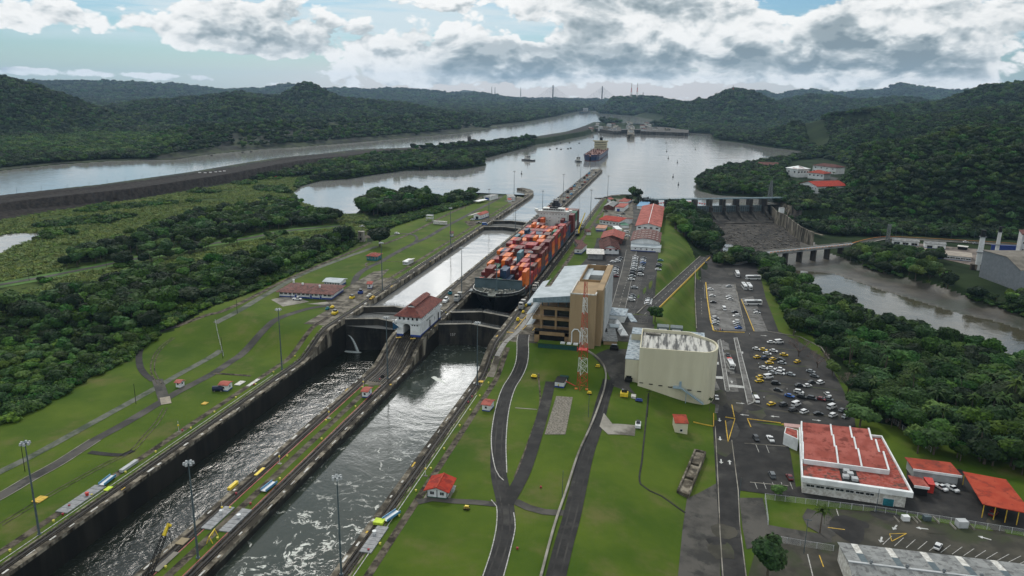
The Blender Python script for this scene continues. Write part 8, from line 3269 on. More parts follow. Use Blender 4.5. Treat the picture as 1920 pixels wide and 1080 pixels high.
for i,(a,b,k,c) in enumerate([(1176.5,444,'car','w'),(1175,437,'van','w'),(1173,418,'car','w'),(1174,414,'car','w'),(1159,405,'car','w'),(1164,408,'car','s'),(1168,402,'pickup','d'),(1135,397,'pickup','k')]):
 vehicle(k,c,a,b,YD-5,f'{ORD[i]} from the front in the yard by the long red hall',G4,z=ZU)
G5 = 'vehicles on the west bank'
for (a,b,k,c,l) in ((886,413,'car','w','left one before the west workshop'),(897,419,'pickup','d','on the gravel before the west workshop'),(909,422,'van','b','closest to the left lane by the west workshop'),
      (679,422,'car','w','on the bare track left of the lake bushes'),(744,439,'car','w','beside the small white frame on the west bank'),(557,563,'pickup','w','in front of the long maroon roofed office')):
 vehicle(k,c,a,b,YD-5,l,G5,z=ZU)
def loco():
 t = thing('towing_locomotive','','locomotive')
 mb = MB()
 mb.box(-1.35,1.35,-5,5,.7,2.2)
 mb.box(-1.2,1.2,-1.8,1.8,2.2,3.1)
 part('body',mb,M_silver,t)
 for s in (-1,1):
  mb = MB()
  mb.hexa([(-1.35,s*3.4-1.2,2.2),(1.35,s*3.4-1.2,2.2),(1.35,s*3.4+1.2,2.2),(-1.35,s*3.4+1.2,2.2),(-1.2,s*3.4-1.0,4.2),(1.2,s*3.4-1.0,4.2),(1.2,s*3.4+1.0,4.2),(-1.2,s*3.4+1.0,4.2)])
  cb = part('cab',mb,M_whitew,t)
  mb = MB()
  mb.box(-1.36,1.36,s*3.4-.85,s*3.4+.85,3.0,3.8)
  mb.box(-1.0,1.0,s*3.4-1.18,s*3.4+1.18,3.0,3.8)
  part('cab_window',mb,M_glass,cb)
  for y in (s*2.6,s*4.2):
   mb = MB()
   mb.tube((-1.1,y,.45),(1.1,y,.45),.45,n=10)
   part('wheelset',mb,M_dark,t)
 mb = MB()
 mb.tube((-1.0,0,2.6),(1.45,0,2.6),.8,n=10)
 part('winch_drum',mb,M_dark,t)
 return t
lo = loco()
for i,(x,y,lab) in enumerate(((46.1,413,'silver towing locomotive on the east wall just ahead of the ship bow'),(46.1,455,'silver towing locomotive on the east wall beside the foremost containers'),(5.85,419,'silver towing locomotive on the centre wall ahead of the ship bow'),
         (46.1,655,'silver towing locomotive on the east wall beside the ship stern'),(46.1,690,'rearmost silver towing locomotive beside the yellow crane'))):
 if i == 0:
  lo.location = (x,y,8.55)
  lo['label'] = lab
  lo['group'] = 'towing locomotives on the lock walls'
 else:
  dup(lo,(x,y,8.55),0,lab)
mb = MB()
for (a,b) in (((46.1,413,11),(38.0,431,13.4)),((5.85,419,11),(13.5,431,13.4))):
 mb.tube(a,b,.05,n=4)
single('tow_wires',mb,M_dark,'pair of taut tow wires from the ship bow to the locomotives','wires',kind='stuff')
def slab_pad(label,x,y,w,l,m,nseam=6,cap=None,z=None,rz=0):
 z = (zt(y) if abs(x) < 10 else hz(x,y)) if z is None else z
 t = thing('deck_hatch',label,'hatch cover',(x,y,z+.08),rz)
 pw_ = l/nseam
 mb = MB()
 mb.box(-w/2,w/2,-pw_/2+.08,pw_/2-.08,-.1,.28)
 me_ = mb.mesh('plate',m)
 for k in range(nseam):
  part('plate',me_,None,t,loc=(0,-l/2+pw_*(k+.5),0))
 if cap:
  mb = MB()
  mb.cone(cap[0],cap[1],.2,1.1,.5,.5,10)
  mb.cone(cap[0],cap[1],1.1,1.3,.65,.65,10)
  part('vent_cap',mb,cap[2],t)
 return t
M_plate = mat('grey_hatch_plate',(.24,.245,.25),.6,(.17,.175,.18),.8)
def xy0(px,py,z=0):
 return U(px,py,z)
x,y = xy0(166,938)
slab_pad('grey plated hatch cover with a red drum on the west wall',-52.2,y,4.2,17,M_plate,7,(0.4,2,M_red))
x,y = xy0(398,970)
slab_pad('grey plated hatch cover left of the centre track with a white vent',-3.4,y,3.4,13,M_plate,6,(-.4,2.4,M_white))
x,y = xy0(440,976)
slab_pad('grey plated hatch cover right of the centre track with a white vent',2.6,y,3.4,13,M_plate,6,(.2,1.4,M_white))
x,y = xy0(702,1012)
slab_pad('grey plated hatch cover on the east wall beside the blue gangway',x,y,3.6,14,M_plate,7,(-1.0,2.4,M_white))
def gangway(label,x,y,rz):
 z = (zt(y) if abs(x) < 10 else hz(x,y))
 t = thing('gangway',label,'gangway',(x,y,z+.1),rz)
 mb = MB()
 mb.box(-1.0,1.0,-3.2,3.2,.5,.7)
 part('deck',mb,M_white,t)
 for s in (-1,1):
  mb = MB()
  mb.box(s*1.0-.1,s*1.0+.1,-3.2,3.2,.5,1.3)
  part('side_rail',mb,M_bluel,t)
  mb = MB()
  mb.tube((-1.0,s*2,.3),(1.0,s*2,.3),.3,n=8)
  part('axle',mb,M_dark,t)
x,y = xy0(208,905)
gangway('white and blue gangway trolley on the west wall',-52,y,.1)
x,y = xy0(500,915)
gangway('white and blue gangway trolley on the centre wall',2.4,y,-.1)
x,y = xy0(734,971)
gangway('white and blue gangway trolley on the east wall',x,y,-.35)
for (px,py,w,l,m,lab) in ((75,937,3.0,3.6,M_ypaint,'tan square board lying on the near west grass'),(711,981,3.0,2.6,M_lime,'lime green tarpaulin covered crate by the east gangway'),(203,917,1.6,2.6,M_lime,'yellow lime mat beside the west gangway'),
        (242,876,1.3,8,M_grwall,'long grey pipe rack on the west wall'),(384,757,2.0,2.4,M_ypaint,'yellow tan board on the lawn before the dark blue tank'),(450,719,2.6,5,M_whitew,'pale concrete slab beside the dark blue tank'),
        (475,718,1.5,9,M_whitew,'long white strip slab on the west wall path'),(1264,0,0,0,None,''),(902,716,2.0,2.0,M_ypaint,'tan lid at the edge of the right lane incline'),
        (487,885,1.0,5.5,M_yellow,'yellow beam beside the red drum on the centre wall'),(437,913,1.0,5,M_yellow,'yellow gangway rail at the left edge of the centre wall'),(312,1054,1.6,9,M_conc,'pale slab strip on the centre wall at the bottom edge'),
        (342,1016,2.6,3.2,mat('tan_slab',(.26,.21,.13),.9),'square tan slab on the centre wall'),(1188,742,2.0,3.0,M_whitew,'white cabinet lying left of the yellow machine')):
 if m is None:
  continue
 x,y = xy0(px,py)
 z = zt(y) if abs(x) < 9 else hz(x,y)
 mb = MB()
 h = .9 if ('crate' in lab or 'rail' in lab or 'cabinet' in lab or 'rack' in lab) else .22
 mb.box(-w/2,w/2,-l/2,l/2,-.05,h*.8)
 mb.box(-w/2-.06,w/2+.06,-l/2-.06,l/2+.06,h*.8,h)
 single('ground_panel' if h < .5 else 'covered_crate',mb,m,lab,'panel' if h < .5 else 'crate',(x,y,z+.08))
x,y = 1.6,xy0(400,1012)[1]
yf = thing('yellow_frame','bright yellow trestle frame on the centre wall by the nearest mast','frame',(x,y,0),.2)
for s in (-1,1):
 mb = MB()
 mb.tube((-.9,s*2,0),(0,s*2,2.2),.14,n=5)
 mb.tube((.9,s*2,0),(0,s*2,2.2),.14,n=5)
 part('leg',mb,M_yellow,yf)
mb = MB()
mb.tube((0,-2.2,2.2),(0,2.2,2.2),.16,n=6)
part('beam',mb,M_yellow,yf)
bol = MB()
bol.cone(0,0,0,.45,.30,.26,8)
bol.cone(0,0,.45,.65,.40,.36,8)
BM = bol.mesh('bollard',mat('yellow_green_paint',(.58,.55,.08),.7,(.45,.40,.06),1))
BR = bol.mesh('bollard',mat('faded_red_drum',(.30,.03,.04),.7,(.22,.02,.03),1))
BG = 'small painted bollards along the lock walls'
wlab = {-1: 'on the west wall',0: 'on the centre wall',1: 'on the east wall'}
for k in range(34):
 side = (k % 3)-1
 y = 135+k*5.6+(k*13 % 5)
 if y > 312 and side == 0:
  continue
 x = {-1: -50.3,0: (2.9 if k % 2 else -2.9),1: 50.2}[side]+((k*7) % 3-1)*.3
 z = zt(y) if side == 0 else hz(x,y)
 single('bollard',BM,None,'small yellow green bollard ' + wlab[side],'bollard',(x,y,z),0,BG)
for (px,py,lab) in ((130,950,'dark red drum below the west hatch cover'),(118,966,'red drum beside the small west lamp'),(470,946,'red drum by the yellow beam on the centre wall'),(443,927,'red pole drum by the centre wall signal post'),
      (691,1033,'pinkish drum below the east hatch cover'),(476,722,'red drum beside the white strip slab'),(885,745,'upper red drum beside the right lane before the incline'),(878,755,'lower red drum beside the right lane before the incline'),
      (712,712,'red drum at the foot of the centre mast'),(342,808,'dark drum on the lawn left of the tank'),(1014,915,'tiny red post on the lawn between the roads'),(970,1030,'small red post near the bottom of the curved road')):
 x,y = xy0(px,py)
 z = zt(y) if abs(x) < 9 else hz(x,y)
 single('red_drum',BR,None,lab,'drum',(x,y,z+.05),0)
mb = MB()
r6 = random.Random(4)
for (xx,yr,s) in ((-43.9,(60,880),1),(8.3,(60,880),1),(-8.3,(60,880),1),(43.9,(60,880),1)):
 y = yr[0]
 while y < yr[1]:
  y += r6.uniform(5,16)
  z = zt(y)
  if abs(zt(y+2)-z) > .02:
   continue
  l = r6.uniform(1,3.6)
  w = r6.uniform(.12,.38)
  o_ = r6.uniform(-.5,.4)
  mb.mat = 1 if r6.random() < .1 else 0
  mb.box(xx+o_-w,xx+o_+w,y,y+l,z-.1,z+.10)
struct('coping_plates',mb,[M_whitew,M_ypaint])
for xx in (-3.95,3.95,-49.2,49.0):
 road('painted_conduit',[(xx,y) for y in (100,160,220,300)],.28,.12,M_pink if abs(xx) < 5 else M_lpaint,zabs=0 if abs(xx) < 5 else None)
for (pts,w) in (([(50.5,372),(52.5,415)],.5),([(54.5,372),(57,400)],.4),([(51,366),(47.5,366)],1.0),([(51,390),(47.5,390)],1.0),([(60,372),(62,398)],.4),([(50,402),(56,404)],.4),([(-5,343.8),(-2.5,345)],1.4),([(2.5,344),(5,345)],1.4)):
 road('yellow_line',pts,w,.14,M_ypaint,zabs=8.5 if abs(pts[0][0]) > 40 else 8.0)
for (x0,y0,w,l) in ((57,380,2.2,6),(60.5,386,2.2,6),(53.5,384,1.6,5),(58,405,2,5),(56,425,2.4,6),(54,440,2,5)):
 mb = MB()
 mb.box(x0-w/2,x0+w/2,y0-l/2,y0+l/2,8.45,8.64)
 struct('pale_pit_cover',mb,M_conc)
def machine(label,x,y,z,w,l,h,m,rz=0,cat='machine'):
 t = thing('wall_machine',label,cat,(x,y,z),rz)
 mb = MB()
 mb.box(-w/2,w/2,-l/2,l/2,.3,h*.6)
 part('body',mb,m,t)
 mb = MB()
 mb.box(-w*.35,w*.35,-l*.1,l*.35,h*.6,h)
 part('cab',mb,M_glass if h > 2 else m,t)
 for s in (-1,1):
  mb = MB()
  mb.tube((-w/2,s*l*.3,.4),(w/2,s*l*.3,.4),.4,n=8)
  part('axle',mb,M_dark,t)
 return t
for (px,py,z,w,l,h,m,lab) in ((628,589,8.5,2.4,4,2.4,M_yellow,'yellow machine nearest the incline on the west apron'),(623,578,8.5,1.8,2.4,1.6,M_yellow,'small yellow cart on the west apron'),(614,581,8.5,1.8,2.2,1.6,M_teal,'teal cart beside the small yellow one'),
          (660,560,8.5,2.4,3,2.2,M_yellow,'yellow tractor right of the long office'),(676,551,8.5,2.6,2.6,2.8,M_blue,'blue cabin on the west apron'),(844,552,8.5,2.2,2.2,2.6,M_teal,'teal cabin on the centre wall behind the control house'),
          (692,556,8.5,1.8,5,1.5,M_whitew,'white trailer lying on the west apron'),(698,560,8.5,1.6,6,1.2,M_ypaint,'tan beam trailer on the west apron'),(836,566,8.5,2.2,7,2.6,M_white,'white truck behind the control house'),
          (827,585,8.5,2.0,4,.6,M_whitew,'low white platform right of the control house'),(884,546,8.5,1.8,3,1.2,M_white,'white box beside the towing track on the centre wall'),
          (983,575,8.5,3,4,2.8,M_yellow,'yellow crane truck on the east apron before the tan building'),(992,572,8.5,2,4,2.0,M_bluel,'pale blue cart on the east apron'),(971,602,8.5,1.6,2,2.0,M_yellow,'yellow bollard machine on the east apron'),
          (981,587,8.5,1.4,2,1.4,M_yellow,'smaller yellow machine on the east apron'),(1001,712,0,2.6,1.6,1.6,M_yellow,'yellow skip on the lawn before the mast'),(1120,706,0,2.2,2.2,1.0,M_yellow,'pale yellow tank on the grass right of the lattice mast'),
          (1105,739,0,2.0,1.8,1.2,M_yellow,'small yellow pump near the access road wall'),(1170,746,-1,3.4,3.4,3.0,M_yellow,'yellow generator truck below the cream building'),(1178,725,-1,3.4,4.2,2.4,M_dark,'black van parked at the corner of the cream building'),
          (1198,752,-1,3.2,1.8,1.2,M_blue,'small dark blue trailer below the cream building'),(1196,803,-2,2.2,4.4,2.4,M_white,'white tanker trailer on the concrete driveway'),(1151,665,6,4,3,2.6,M_dark,'dark container beside the foot of the tan building'),
          (875,955,0,1.8,1.6,1.1,M_yellow,'small yellow crate frame on the near east lawn'),(717,708,0,1.4,1.4,1.2,M_dark,'dark winch near the centre wall mast'),(1590,980,-6,0,0,0,None,'')):
 if m is None:
  continue
 x,y = U(px,py,z)
 zz = zt(y) if abs(x) < 10 else hz(x,y)
 machine(lab,x,y,zz+.1,w,l,h,m)
for (px,py,m,lab) in ((1697,976,M_white,'small white transformer box in its pen by the fence'),(1737,976,M_gpole,'blue grey transformer box in its pen by the fence'),(1802,988,M_grwall,'large pale transformer box in its pen by the fence')):
 x,y = U(px,py,ZL)
 t = thing('transformer',lab,'transformer',(x,y,ZL+.2),YAW)
 mb = MB()
 k = 1.0 if 'large' in lab else .7
 mb.box(-1.6*k,1.6*k,-1.2*k,1.2*k,0,2.3*k)
 part('cabinet',mb,m,t)
 for s in (-1,1):
  mb = MB()
  mb.box(s*3.0-.12,s*3.0+.12,-2.2,1.6,0,.6)
  part('guard_kerb',mb,M_conc,t)
x,y = U(1073,441,8.5)
cr2 = thing('mobile_crane','yellow telescopic crane standing by the ship stern','crane',(x+5,y,8.5))
mb = MB()
mb.box(-1.4,1.4,-4,4,.6,2.2)
part('chassis',mb,M_dark,cr2)
mb = MB()
mb.box(-1.1,1.1,-1,2,2.2,4.0)
part('cab',mb,M_yellow,cr2)
mb = MB()
mb.tube((0,0,3.5),(4.5,9,19),.65,.4,n=6)
part('boom',mb,M_yellow,cr2)
bx0 = Vector((*U(272,1100,-2),-2))
r_t = FW*F_PX+RT*(316-960)-UP*(981-540)
tt = (bx0.y+10-CAM[1])/r_t[1]
tip = Vector((CAM[0]+r_t[0]*tt,CAM[1]+r_t[1]*tt,CAM[2]+r_t[2]*tt))
lc_ = thing('lattice_crane','black lattice crane boom with yellow tip rising at the bottom edge of the left lane','crane',tuple(bx0))
d = tip-bx0
ax = d.normalized()
s1 = ax.orthogonal().normalized()
s2 = ax.cross(s1)
mb = MB()
Lb = d.length
nn_ = 16
for (a_,b_) in ((-1,-1),(1,-1),(1,1),(-1,1)):
 mb.tube(s1*a_*.75+s2*b_*.75,ax*Lb*.8+s1*a_*.5+s2*b_*.5,.11,n=4)
for k in range(nn_):
 t0_,t1_ = k/nn_*.8,(k+1)/nn_*.8
 w0,w1 = .75-.25*t0_/.8,.75-.25*t1_/.8
 for (a0,b0,a1,b1) in ((-1,-1,1,-1),(1,-1,1,1),(1,1,-1,1),(-1,1,-1,-1)):
  mb.tube(ax*Lb*t0_+s1*a0*w0+s2*b0*w0,ax*Lb*t1_+s1*a1*w1+s2*b1*w1,.06,n=3,cap=False)
part('boom_lattice',mb,M_dark,lc_)
mb = MB()
mb.tube(ax*Lb*.8,ax*Lb,.6,.35,n=4)
mb.tube(ax*Lb*.97+s1*.2,ax*Lb*.97+s1*.9,.4,n=8)
part('boom_tip',mb,M_yellow,lc_)
mb = MB()
mb.tube(ax*Lb*.98,ax*Lb*.98+Vector((.5,0,-6)),.05,n=3)
mb.tube(ax*Lb*.94,ax*Lb*.94+Vector((1.2,0,-7.5)),.05,n=3)
part('hoist_rope',mb,M_dark,lc_)
mb = MB()
mb.box(-4,4,-6,6,-7.9,-6.3)
mb.box(-2,2,-3,3,-6.3,.5)
part('barge_base',mb,M_dark,lc_)
def person_mesh(shirt,trousers):
 """skin-modifier figure, applied: torso, head, arms and legs in one surface, coloured by height"""
 pts = [(0,0,.95),(0,0,1.2),(0,0,1.42),(0,0,1.56),(0,0,1.68),(.09,0,.9),(.11,.03,.48),(.11,.0,.06),(-.09,0,.9),(-.11,-.05,.48),(-.11,-.02,.06),
   (.2,0,1.38),(.25,.04,1.1),(.25,-.06,.86),(-.2,0,1.38),(-.25,.02,1.1),(-.24,-.08,.86)]
 ed = [(0,1),(1,2),(2,3),(3,4),(0,5),(5,6),(6,7),(0,8),(8,9),(9,10),(2,11),(11,12),(12,13),(2,14),(14,15),(15,16)]
 rad = [.14,.14,.15,.055,.105,.095,.065,.05,.095,.065,.05,.06,.045,.035,.06,.045,.035]
 me_ = bpy.data.meshes.new('person')
 me_.from_pydata(pts,ed,[])
 o = bpy.data.objects.new('tmp',me_)
 COL.objects.link(o)
 o.modifiers.new('s','SKIN')
 for v,r_ in zip(me_.skin_vertices[0].data,rad):
  v.radius = (r_,r_)
 me_.skin_vertices[0].data[0].use_root = True
 dg = bpy.context.evaluated_depsgraph_get()
 m2 = bpy.data.meshes.new_from_object(o.evaluated_get(dg))
 bpy.data.objects.remove(o,do_unlink=True)
 m2.materials.clear()
 for m_ in (trousers,shirt,mat('skin',(.28,.16,.10),.6)):
  m2.materials.append(m_)
 for p in m2.polygons:
  z = p.center.z
  p.material_index = 2 if z > 1.5 or (abs(p.center.x) > .2 and z < 1.0) else (1 if z > .92 else 0)
 m2.name = 'person'
 return m2
PM = [person_mesh(M_white,M_dark),person_mesh(M_dark,M_blue),person_mesh(M_red,M_dark),person_mesh(mat('hi_vis_vest',(.6,.5,.05),.7),M_dark)]
PW = ['white top and dark trousers','dark top and blue trousers','red top and dark trousers','yellow vest and dark trousers']
for i,(px,py,z,k,lab) in enumerate(((1341,621,ZL,0,'standing at the foot of the pale car park'),(1346,622,ZL,1,'left of the group below the pale car park'),(1350,621,ZL,2,'in the middle of the group below the pale car park'),(1354,622,ZL,1,'right of the group below the pale car park'),
           (1405,630,ZL,0,'crossing the road beside the islands'),(1422,686,ZL,0,'beside the yellow taxis'),(1432,750,ZL,0,'walking below the taxi park'),(1475,734,ZL,0,'between the rows of the taxi park'),(1356,660,ZL,1,'on the near kerbed island'),
           (1491,626,ZL,0,'at the wood edge of the lower car park'),(1410,741,ZL,1,'on the long kerbed island'),(1003,622,8.5,1,'below the terraces of the tan building'),(1007,630,8.5,0,'second below the terraces of the tan building'),
           (1010,618,8.5,2,'third below the terraces of the tan building'),(985,600,8.5,3,'on the east apron near the gates'),(836,590,8.5,3,'on the centre wall behind the control house'),(1047,727,0,3,'beside the equipment hut'))):
 x,y = U(px,py,z)
 zz = zt(y) if abs(x) < 10 else hz(x,y)
 single('person',PM[k],None,('person in %s %s' % (PW[k],lab)).replace(' and dark trousers',''),'person',(x,y,zz+.18),rnd.uniform(0,6))
# far things
M_navy = mat('navy_hull',(.012,.035,.10),.4,(.010,.028,.08),.2)
M_creamp = mat('cream_ship_paint',(.50,.46,.30),.6,(.42,.39,.26),.2)
def far_ship(name,label,x,y,L,W,hull,deckm,sup,red=True,zw=Z_LAKE,rz=0):
 t = thing(name,label,'ship',(x,y,zw),rz)
 w = W/2
 st = [(0,.08),(L*.02,.35),(L*.05,.72),(L*.10,.95),(L*.16,1.0),(L*.92,1.0),(L,.86)]
 mb = MB()
 for s in (-1,1):
  r = [[(s*w*k*.9,yy+L*.01,.8),(s*w*k,yy,10.5 if yy > L*.1 else 12)] for yy,k in st]
  mb.grid(r if s < 0 else [q[::-1] for q in r])
 mb.face([(-w*.86,L,10.5),(w*.86,L,10.5),(w*.78,L,.8),(-w*.78,L,.8)])
 part('hull',mb,hull,t)
 if red:
  mb = MB()
  for s in (-1,1):
   r = [[(s*w*k*.88,yy+L*.012,-1),(s*w*k*.905,yy+L*.01,.85)] for yy,k in st]
   mb.grid(r if s < 0 else [q[::-1] for q in r])
  part('boot_topping',mb,mat('boot_red',(.14,.035,.025),.7),t)
 mb = MB()
 mb.prism([(-w*k,yy) for yy,k in st]+[(w*k,yy) for yy,k in st][::-1],9.2,9.8)
 part('deck',mb,deckm,t)
 r = random.Random(2)
 mb = MB()
 for k in range(60):
  xx,yy = r.uniform(-w*.8,w*.8),r.uniform(L*.12,L*.78)
  mb.box(xx-.6,xx+.6,yy-2,yy+2,9.8,9.8+r.uniform(.8,3.2))
 part('deck_gear',mb,M_maroonw,t,kind='stuff')
 yb = L*.83
 mb = MB()
 mb.box(-w*.82,w*.82,yb,yb+14,9.8,26)
 mb.box(-w*1.0,w*1.0,yb-1,yb+3,26,28.5)
 part('superstructure',mb,sup,t)
 for k in range(4):
  mb = MB()
  mb.box(-w*.75,w*.75,yb-.12,yb,12.5+k*3.6,13.6+k*3.6)
  part('window_row',mb,M_glass,t)
 mb = MB()
 mb.box(-3,3,yb+9,yb+14,26,34)
 part('funnel',mb,M_dark,t)
 mb = MB()
 mb.cone(0,yb+4,28.5,41,.7,.3,6)
 mb.box(-4,4,yb+3.8,yb+4.2,34,34.5)
 mb.cone(0,L*.05,11,24,.5,.3,6)
 part('mast',mb,M_dark,t)
 return t
far_ship('tanker','blue hulled tanker with cream bridge waiting in the lake beyond the locks',-33,1440,225,32,M_navy,mat('red_brown_deck',(.12,.04,.03),.8,(.16,.07,.05),.2),M_creamp)
x,y = U(1089,213,Z_CHAN)
far_ship('distant_ship','small grey ship far away in the channel under the cable bridge',x,y,260,34,M_gpole,M_deck,M_grwall,False,Z_CHAN)
def tug(label,x,y,rz):
 t = thing('tugboat',label,'tugboat',(x,y,Z_LAKE),rz)
 mb = MB()
 pts = [(-4.5,-14),(-5.2,-5),(-5,8),(-3,13),(0,15.5),(3,13),(5,8),(5.2,-5),(4.5,-14)]
 mb.prism(pts,-.5,2.4)
 part('hull',mb,M_hullblack,t)
 mb = MB()
 mb.box(-3,3,-3,7,2.4,5.5)
 mb.box(-2.2,2.2,0,5,5.5,8.4)
 part('deckhouse',mb,M_whitew,t)
 mb = MB()
 mb.box(-2.25,2.25,-.05,5.05,6.8,7.8)
 part('window_band',mb,M_glass,t)
 mb = MB()
 mb.cone(0,1,8.4,14,.3,.15,6)
 mb.box(-3.2,-1.8,-3,-1,5.5,8.5)
 mb.box(1.8,3.2,-3,-1,5.5,8.5)
 part('mast_and_stacks',mb,M_dark,t)
tug('dark tugboat crossing the open lake left of the tanker',*U(990,301,Z_LAKE),1.1)
tug('dark tugboat holding beside the tanker bow',*U(1084,303,Z_LAKE),.3)
bu = MB()
bu.cone(0,0,-.2,1.2,1.3,1.1,10)
bu.cone(0,0,1.2,3.6,.45,.2,6)
bu.box(-.5,.5,-.5,.5,3.5,4.4)
BU = bu.mesh('buoy',M_dark)
for (px,py,lab) in ((1250,284,'buoy in mid lake, right of the tanker'),(1253,297,'buoy just below the mid lake one'),(1249,268,'buoy beyond the mid lake pair'),(1247,258,'buoy far out before the distant locks'),(1262,332,'dark buoy halfway to the dam'),
      (1272,347,'buoy with yellow top nearest the dam'),(978,326,'black buoy left of the approach wall'),(1113,258,'buoy behind the tanker mast'),(1304,280,'small buoy near the right shore'),(1270,305,'low buoy between the mast and right shore')):
 x,y = U(px,py,Z_LAKE)
 single('buoy',BU,None,lab,'buoy',(x,y,Z_LAKE))
fb = MB()
fb.tube((-2.2,0,.4),(2.2,0,.4),.9,n=8)
fb.box(-.4,.4,-.4,.4,1,2.2)
FB = fb.mesh('mooring_float',M_dark)
for (px,py) in ((1031,280),(1044,278.5),(1052,280),(1065,279),(1070,278),(1051,268.5),(1068,268),(1086,268.5),(795,318),(825,317.5),(858,317.5),(455,286),(471,285),(397,292)):
 ch_ = px < 500
 zz = Z_CHAN if ch_ else Z_LAKE
 x,y = U(px,py,zz)
 single('mooring_float',FB,None,'low black mooring float in the channel left of the ridge' if ch_ else ('low black mooring float in the rows left of the tanker' if px > 1000 else 'low black mooring float by the wooded ridge'),'float',(x,y,zz),0,'low black mooring floats')
D_ = 7200
def far_at(px,py,dist):
 d = FW*F_PX + RT*(px-960) - UP*(py-540)
 hd = hypot(d[0],d[1])
 return Vector((CAM[0]+d[0]/hd*dist,CAM[1]+d[1]/hd*dist,CAM[2]+d[2]/hd*dist))
T1,T2 = far_at(1036,198,D_),far_at(1128,198,D_+300)
zd = 75.0
cb = thing('cable_bridge','distant cable stayed bridge with two thin towers across the channel','bridge',(0,0,0))
dr_ = Vector((T2.x-T1.x,T2.y-T1.y)).normalized()
nr2 = Vector((dr_.y,-dr_.x))
P0b,P1b = Vector((T1.x,T1.y))-dr_*330,Vector((T2.x,T2.y))+dr_*330
mb = MB()
mb.prism([tuple(P0b-nr2*8),tuple(P1b-nr2*8),tuple(P1b+nr2*8),tuple(P0b+nr2*8)],zd-3,zd+1.5)
part('deck',mb,M_damc,cb)
for T in (T1,T2):
 mb = MB()
 mb.hexa([(T.x-6,T.y-5,0),(T.x+6,T.y-5,0),(T.x+6,T.y+5,0),(T.x-6,T.y+5,0),(T.x-4,T.y-4,200),(T.x+4,T.y-4,200),(T.x+4,T.y+4,200),(T.x-4,T.y+4,200)])
 tw_ = part('tower',mb,M_damc,cb)
 mb = MB()
 for s in (-1,1):
  for k in range(1,13):
   e = Vector((T.x,T.y))+dr_*s*k*(17 if True else 1)
   mb.tube((T.x,T.y,195-(12-k)*5),(e.x,e.y,zd+1),.55,n=3,cap=False)
 part('stay_cable',mb,M_gpole,tw_,kind='stuff')
pm_ = thing('distant_locks','distant lock walls and gates closing the far end of the lake','locks',(0,0,0))
def wq_(mb,pts,z0,z1):
 mb.prism([U(a,b,z1) for a,b in pts],z0,z1)
mb = MB()
wq_(mb,[(1176,252),(1190,252),(1186,230),(1177,230)],2,17)
part('centre_wall',mb,M_concd,pm_)
for pts in ([(1150,246),(1165,246),(1164,238),(1112,236),(1110,240)],[(1201,246),(1290,249),(1292,243),(1240,238),(1200,238)]):
 mb = MB()
 wq_(mb,pts,2,16)
 part('side_wall',mb,M_damc,pm_)
for pts in ([(1164,243),(1177,243),(1177,242),(1164,242)],[(1189,243),(1202,243),(1202,242),(1189,242)]):
 mb = MB()
 wq_(mb,pts,3,18)
 part('gate',mb,M_gate,pm_)
r7 = random.Random(17)
CL = [M_whitew,M_grwall,M_conc,M_groof,M_concd,M_maroonw,M_groof]
wh = []
for k in range(36):
 side = k % 3
 if side == 0:
  px,py = r7.uniform(1105,1165),r7.uniform(233,244)
 elif side == 1:
  px,py = r7.uniform(1202,1300),r7.uniform(232,246)
 else:
  px,py = r7.uniform(1177,1187),r7.uniform(231,250)
 x,y = U(px,py,17)
 w,l,h = r7.uniform(8,18),r7.uniform(8,18),r7.uniform(4,8)
 if side == 2:
  w,l,h = 8,10,9
 t = thing('lockside_building',['small pale building on the left bank of the distant locks','small pale building on the right bank of the distant locks','tiny control building on the centre wall of the distant locks'][side],'building',(x,y,15),r7.random(),'tiny buildings round the distant locks')
 mb = MB()
 mb.box(-w/2,w/2,-l/2,l/2,-6,h)
 part('wall',mb,r7.choice(CL[:3]),t)
 mb = MB()
 slab_roof(mb,w,l,h,'gable_x',2.5,.8)
 part('roof',mb,r7.choice(CL[2:]),t)
def ray_ground(px,py,r0=1500,r1=9500):
 d = FW*F_PX + RT*(px-960) - UP*(py-540)
 hd = hypot(d[0],d[1])
 rr = np.linspace(r0,r1,500)
 X,Y = CAM[0]+d[0]/hd*rr,CAM[1]+d[1]/hd*rr
 Zr = CAM[2]+d[2]/hd*rr
 H = height(X,Y)+8
 k = np.argmax(H > Zr) if (H > Zr).any() else int(np.argmin(Zr-H))
 return X[k],Y[k],H[k]-6,rr[k]
LM = [(1183,186,31,'left of the tall pair above the cable bridge hill',1),(1194,186,31,'right of the tall pair above the cable bridge hill',1),(1205,188,17,'short one beside the tall pair',0),(976,185,26,'lone tower left of the cable bridge',0),(922,180,21,'left of the close pair on the blue hill',0),
  (928,180,21,'right of the close pair on the blue hill',0),(869,171,12,'small one on top of the blue hill',0),(1261,190,8,'short one left of the dark round hill',0),(1344,176,12,'first of three on the dark round hill',1),(1374,172,15,'tallest of three on the dark round hill',1),(1362,173,8,'shortest of three on the dark round hill',0),
  (519,164,9,'left mast on the far left ridge',0),(527,164,6,'right mast on the far left ridge',0),(1014,190,10,'thin mast beside the left bridge tower',0)]
for (px,py,hpx,lab,rw) in LM:
 x,y,z,rr = ray_ground(px,py+2)
 H = hpx/F_PX*rr*1.05
 lattice('ridge_mast','thin lattice mast on the ridge, ' + lab,'lattice mast',x,y,z-4,H,H*.09+3,1.6,([M_red,M_whitew]*2 if rw else [M_steel]*2),n=4,cross=8,r=max(.3,rr*.0001))
bp = MB()
bp.tube((0,0,-.5),(1.5,0,7),.12,n=4)
BP_ = bp.mesh('berm_pole',M_dark)
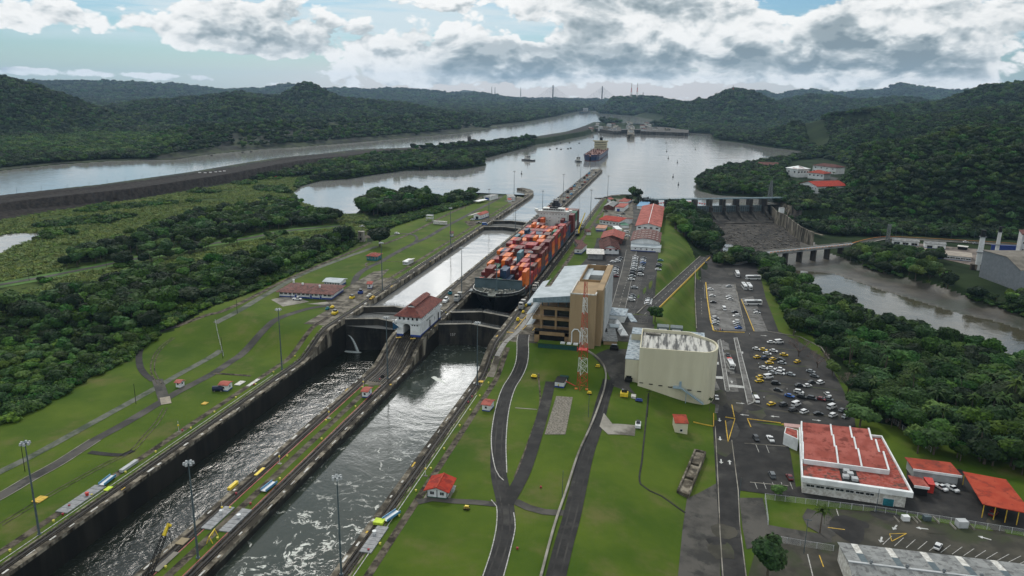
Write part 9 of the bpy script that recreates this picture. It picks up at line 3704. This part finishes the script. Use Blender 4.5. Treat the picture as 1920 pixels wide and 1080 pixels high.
for k,(px,py) in enumerate(((30,361),(76,355),(124,350),(165,345),(199,341),(233,337),(265,333),(297,329),(328,326),(350,323))):
 x,y = U(px,py,19)
 single('berm_pole',BP_,None,'thin leaning pole on the crest of the dark rock berm','pole',(x,y,hz(x,y)),.4,'thin poles along the berm crest')
wb = MB()
wb.box(-1.7,1.7,-1.0,1.0,-.3,.4)
WB = wb.mesh('white_slab',M_white)
for k,px in enumerate((375,385,395,405,413,421)):
 x,y = U(px,330-k*.9,14)
 single('white_slab',WB,None,'white slab in the row lying on the berm slope','slab',(x,y,hz(x,y)+.2),.6,'white slabs in a row on the berm')
x,y = U(514,332,8)
house('reed_shed','small red roofed hut at the edge of the reeds by the berm','hut',(x,y,hz(x,y)),.2,11,8,3,'hip',2,.6,wall=M_concd,rm=M_redroof)
for (px,py,h,lab) in ((880,262,14,'left concrete bollard tower on the far berm'),(887,264,10,'right concrete bollard tower on the far berm')):
 x,y = U(px,py,20)
 mb = MB()
 mb.box(-3.5,3.5,-3.5,3.5,-6,h)
 mb.box(-4,4,-4,4,h,h+1)
 single('berm_tower',mb,M_damc,lab,'tower',(x,y,hz(x,y)))
for k in range(26):
 y = 790+k*17
 t = machine(f'{ORD[k % 18]} machine out from the ship on the lake approach wall' if k < 18 else f'{ORD[k-18]} machine from the middle of the lake approach wall',(-4 if k % 2 else 3.5)+((k*7) % 5-2)*.5,y,8.5,2.6,6+k % 3*2,2.2+k % 2,[M_whitew,M_grwall,M_dark,M_redroof,M_bluel][k*3 % 5])
# air
hb_ = MB()
hb_.box(-17800,17800,-900,17800,-30,520)
m = bpy.data.materials.new('haze')
m.use_nodes = True
hn = NT(m.node_tree)
hn.n.clear()
pv = hn.node('ShaderNodeVolumePrincipled')
pv.inputs['Color'].default_value = (.48,.72,1.0,1)
pv.inputs['Density'].default_value = 0.000032
pv.inputs['Anisotropy'].default_value = .3
ho = hn.node('ShaderNodeOutputMaterial')
hn.l.new(pv.outputs[0],ho.inputs['Volume'])
hz_o = single('haze',hb_,m,'thin blue haze filling the air over the lake and hills',None,kind='stuff')
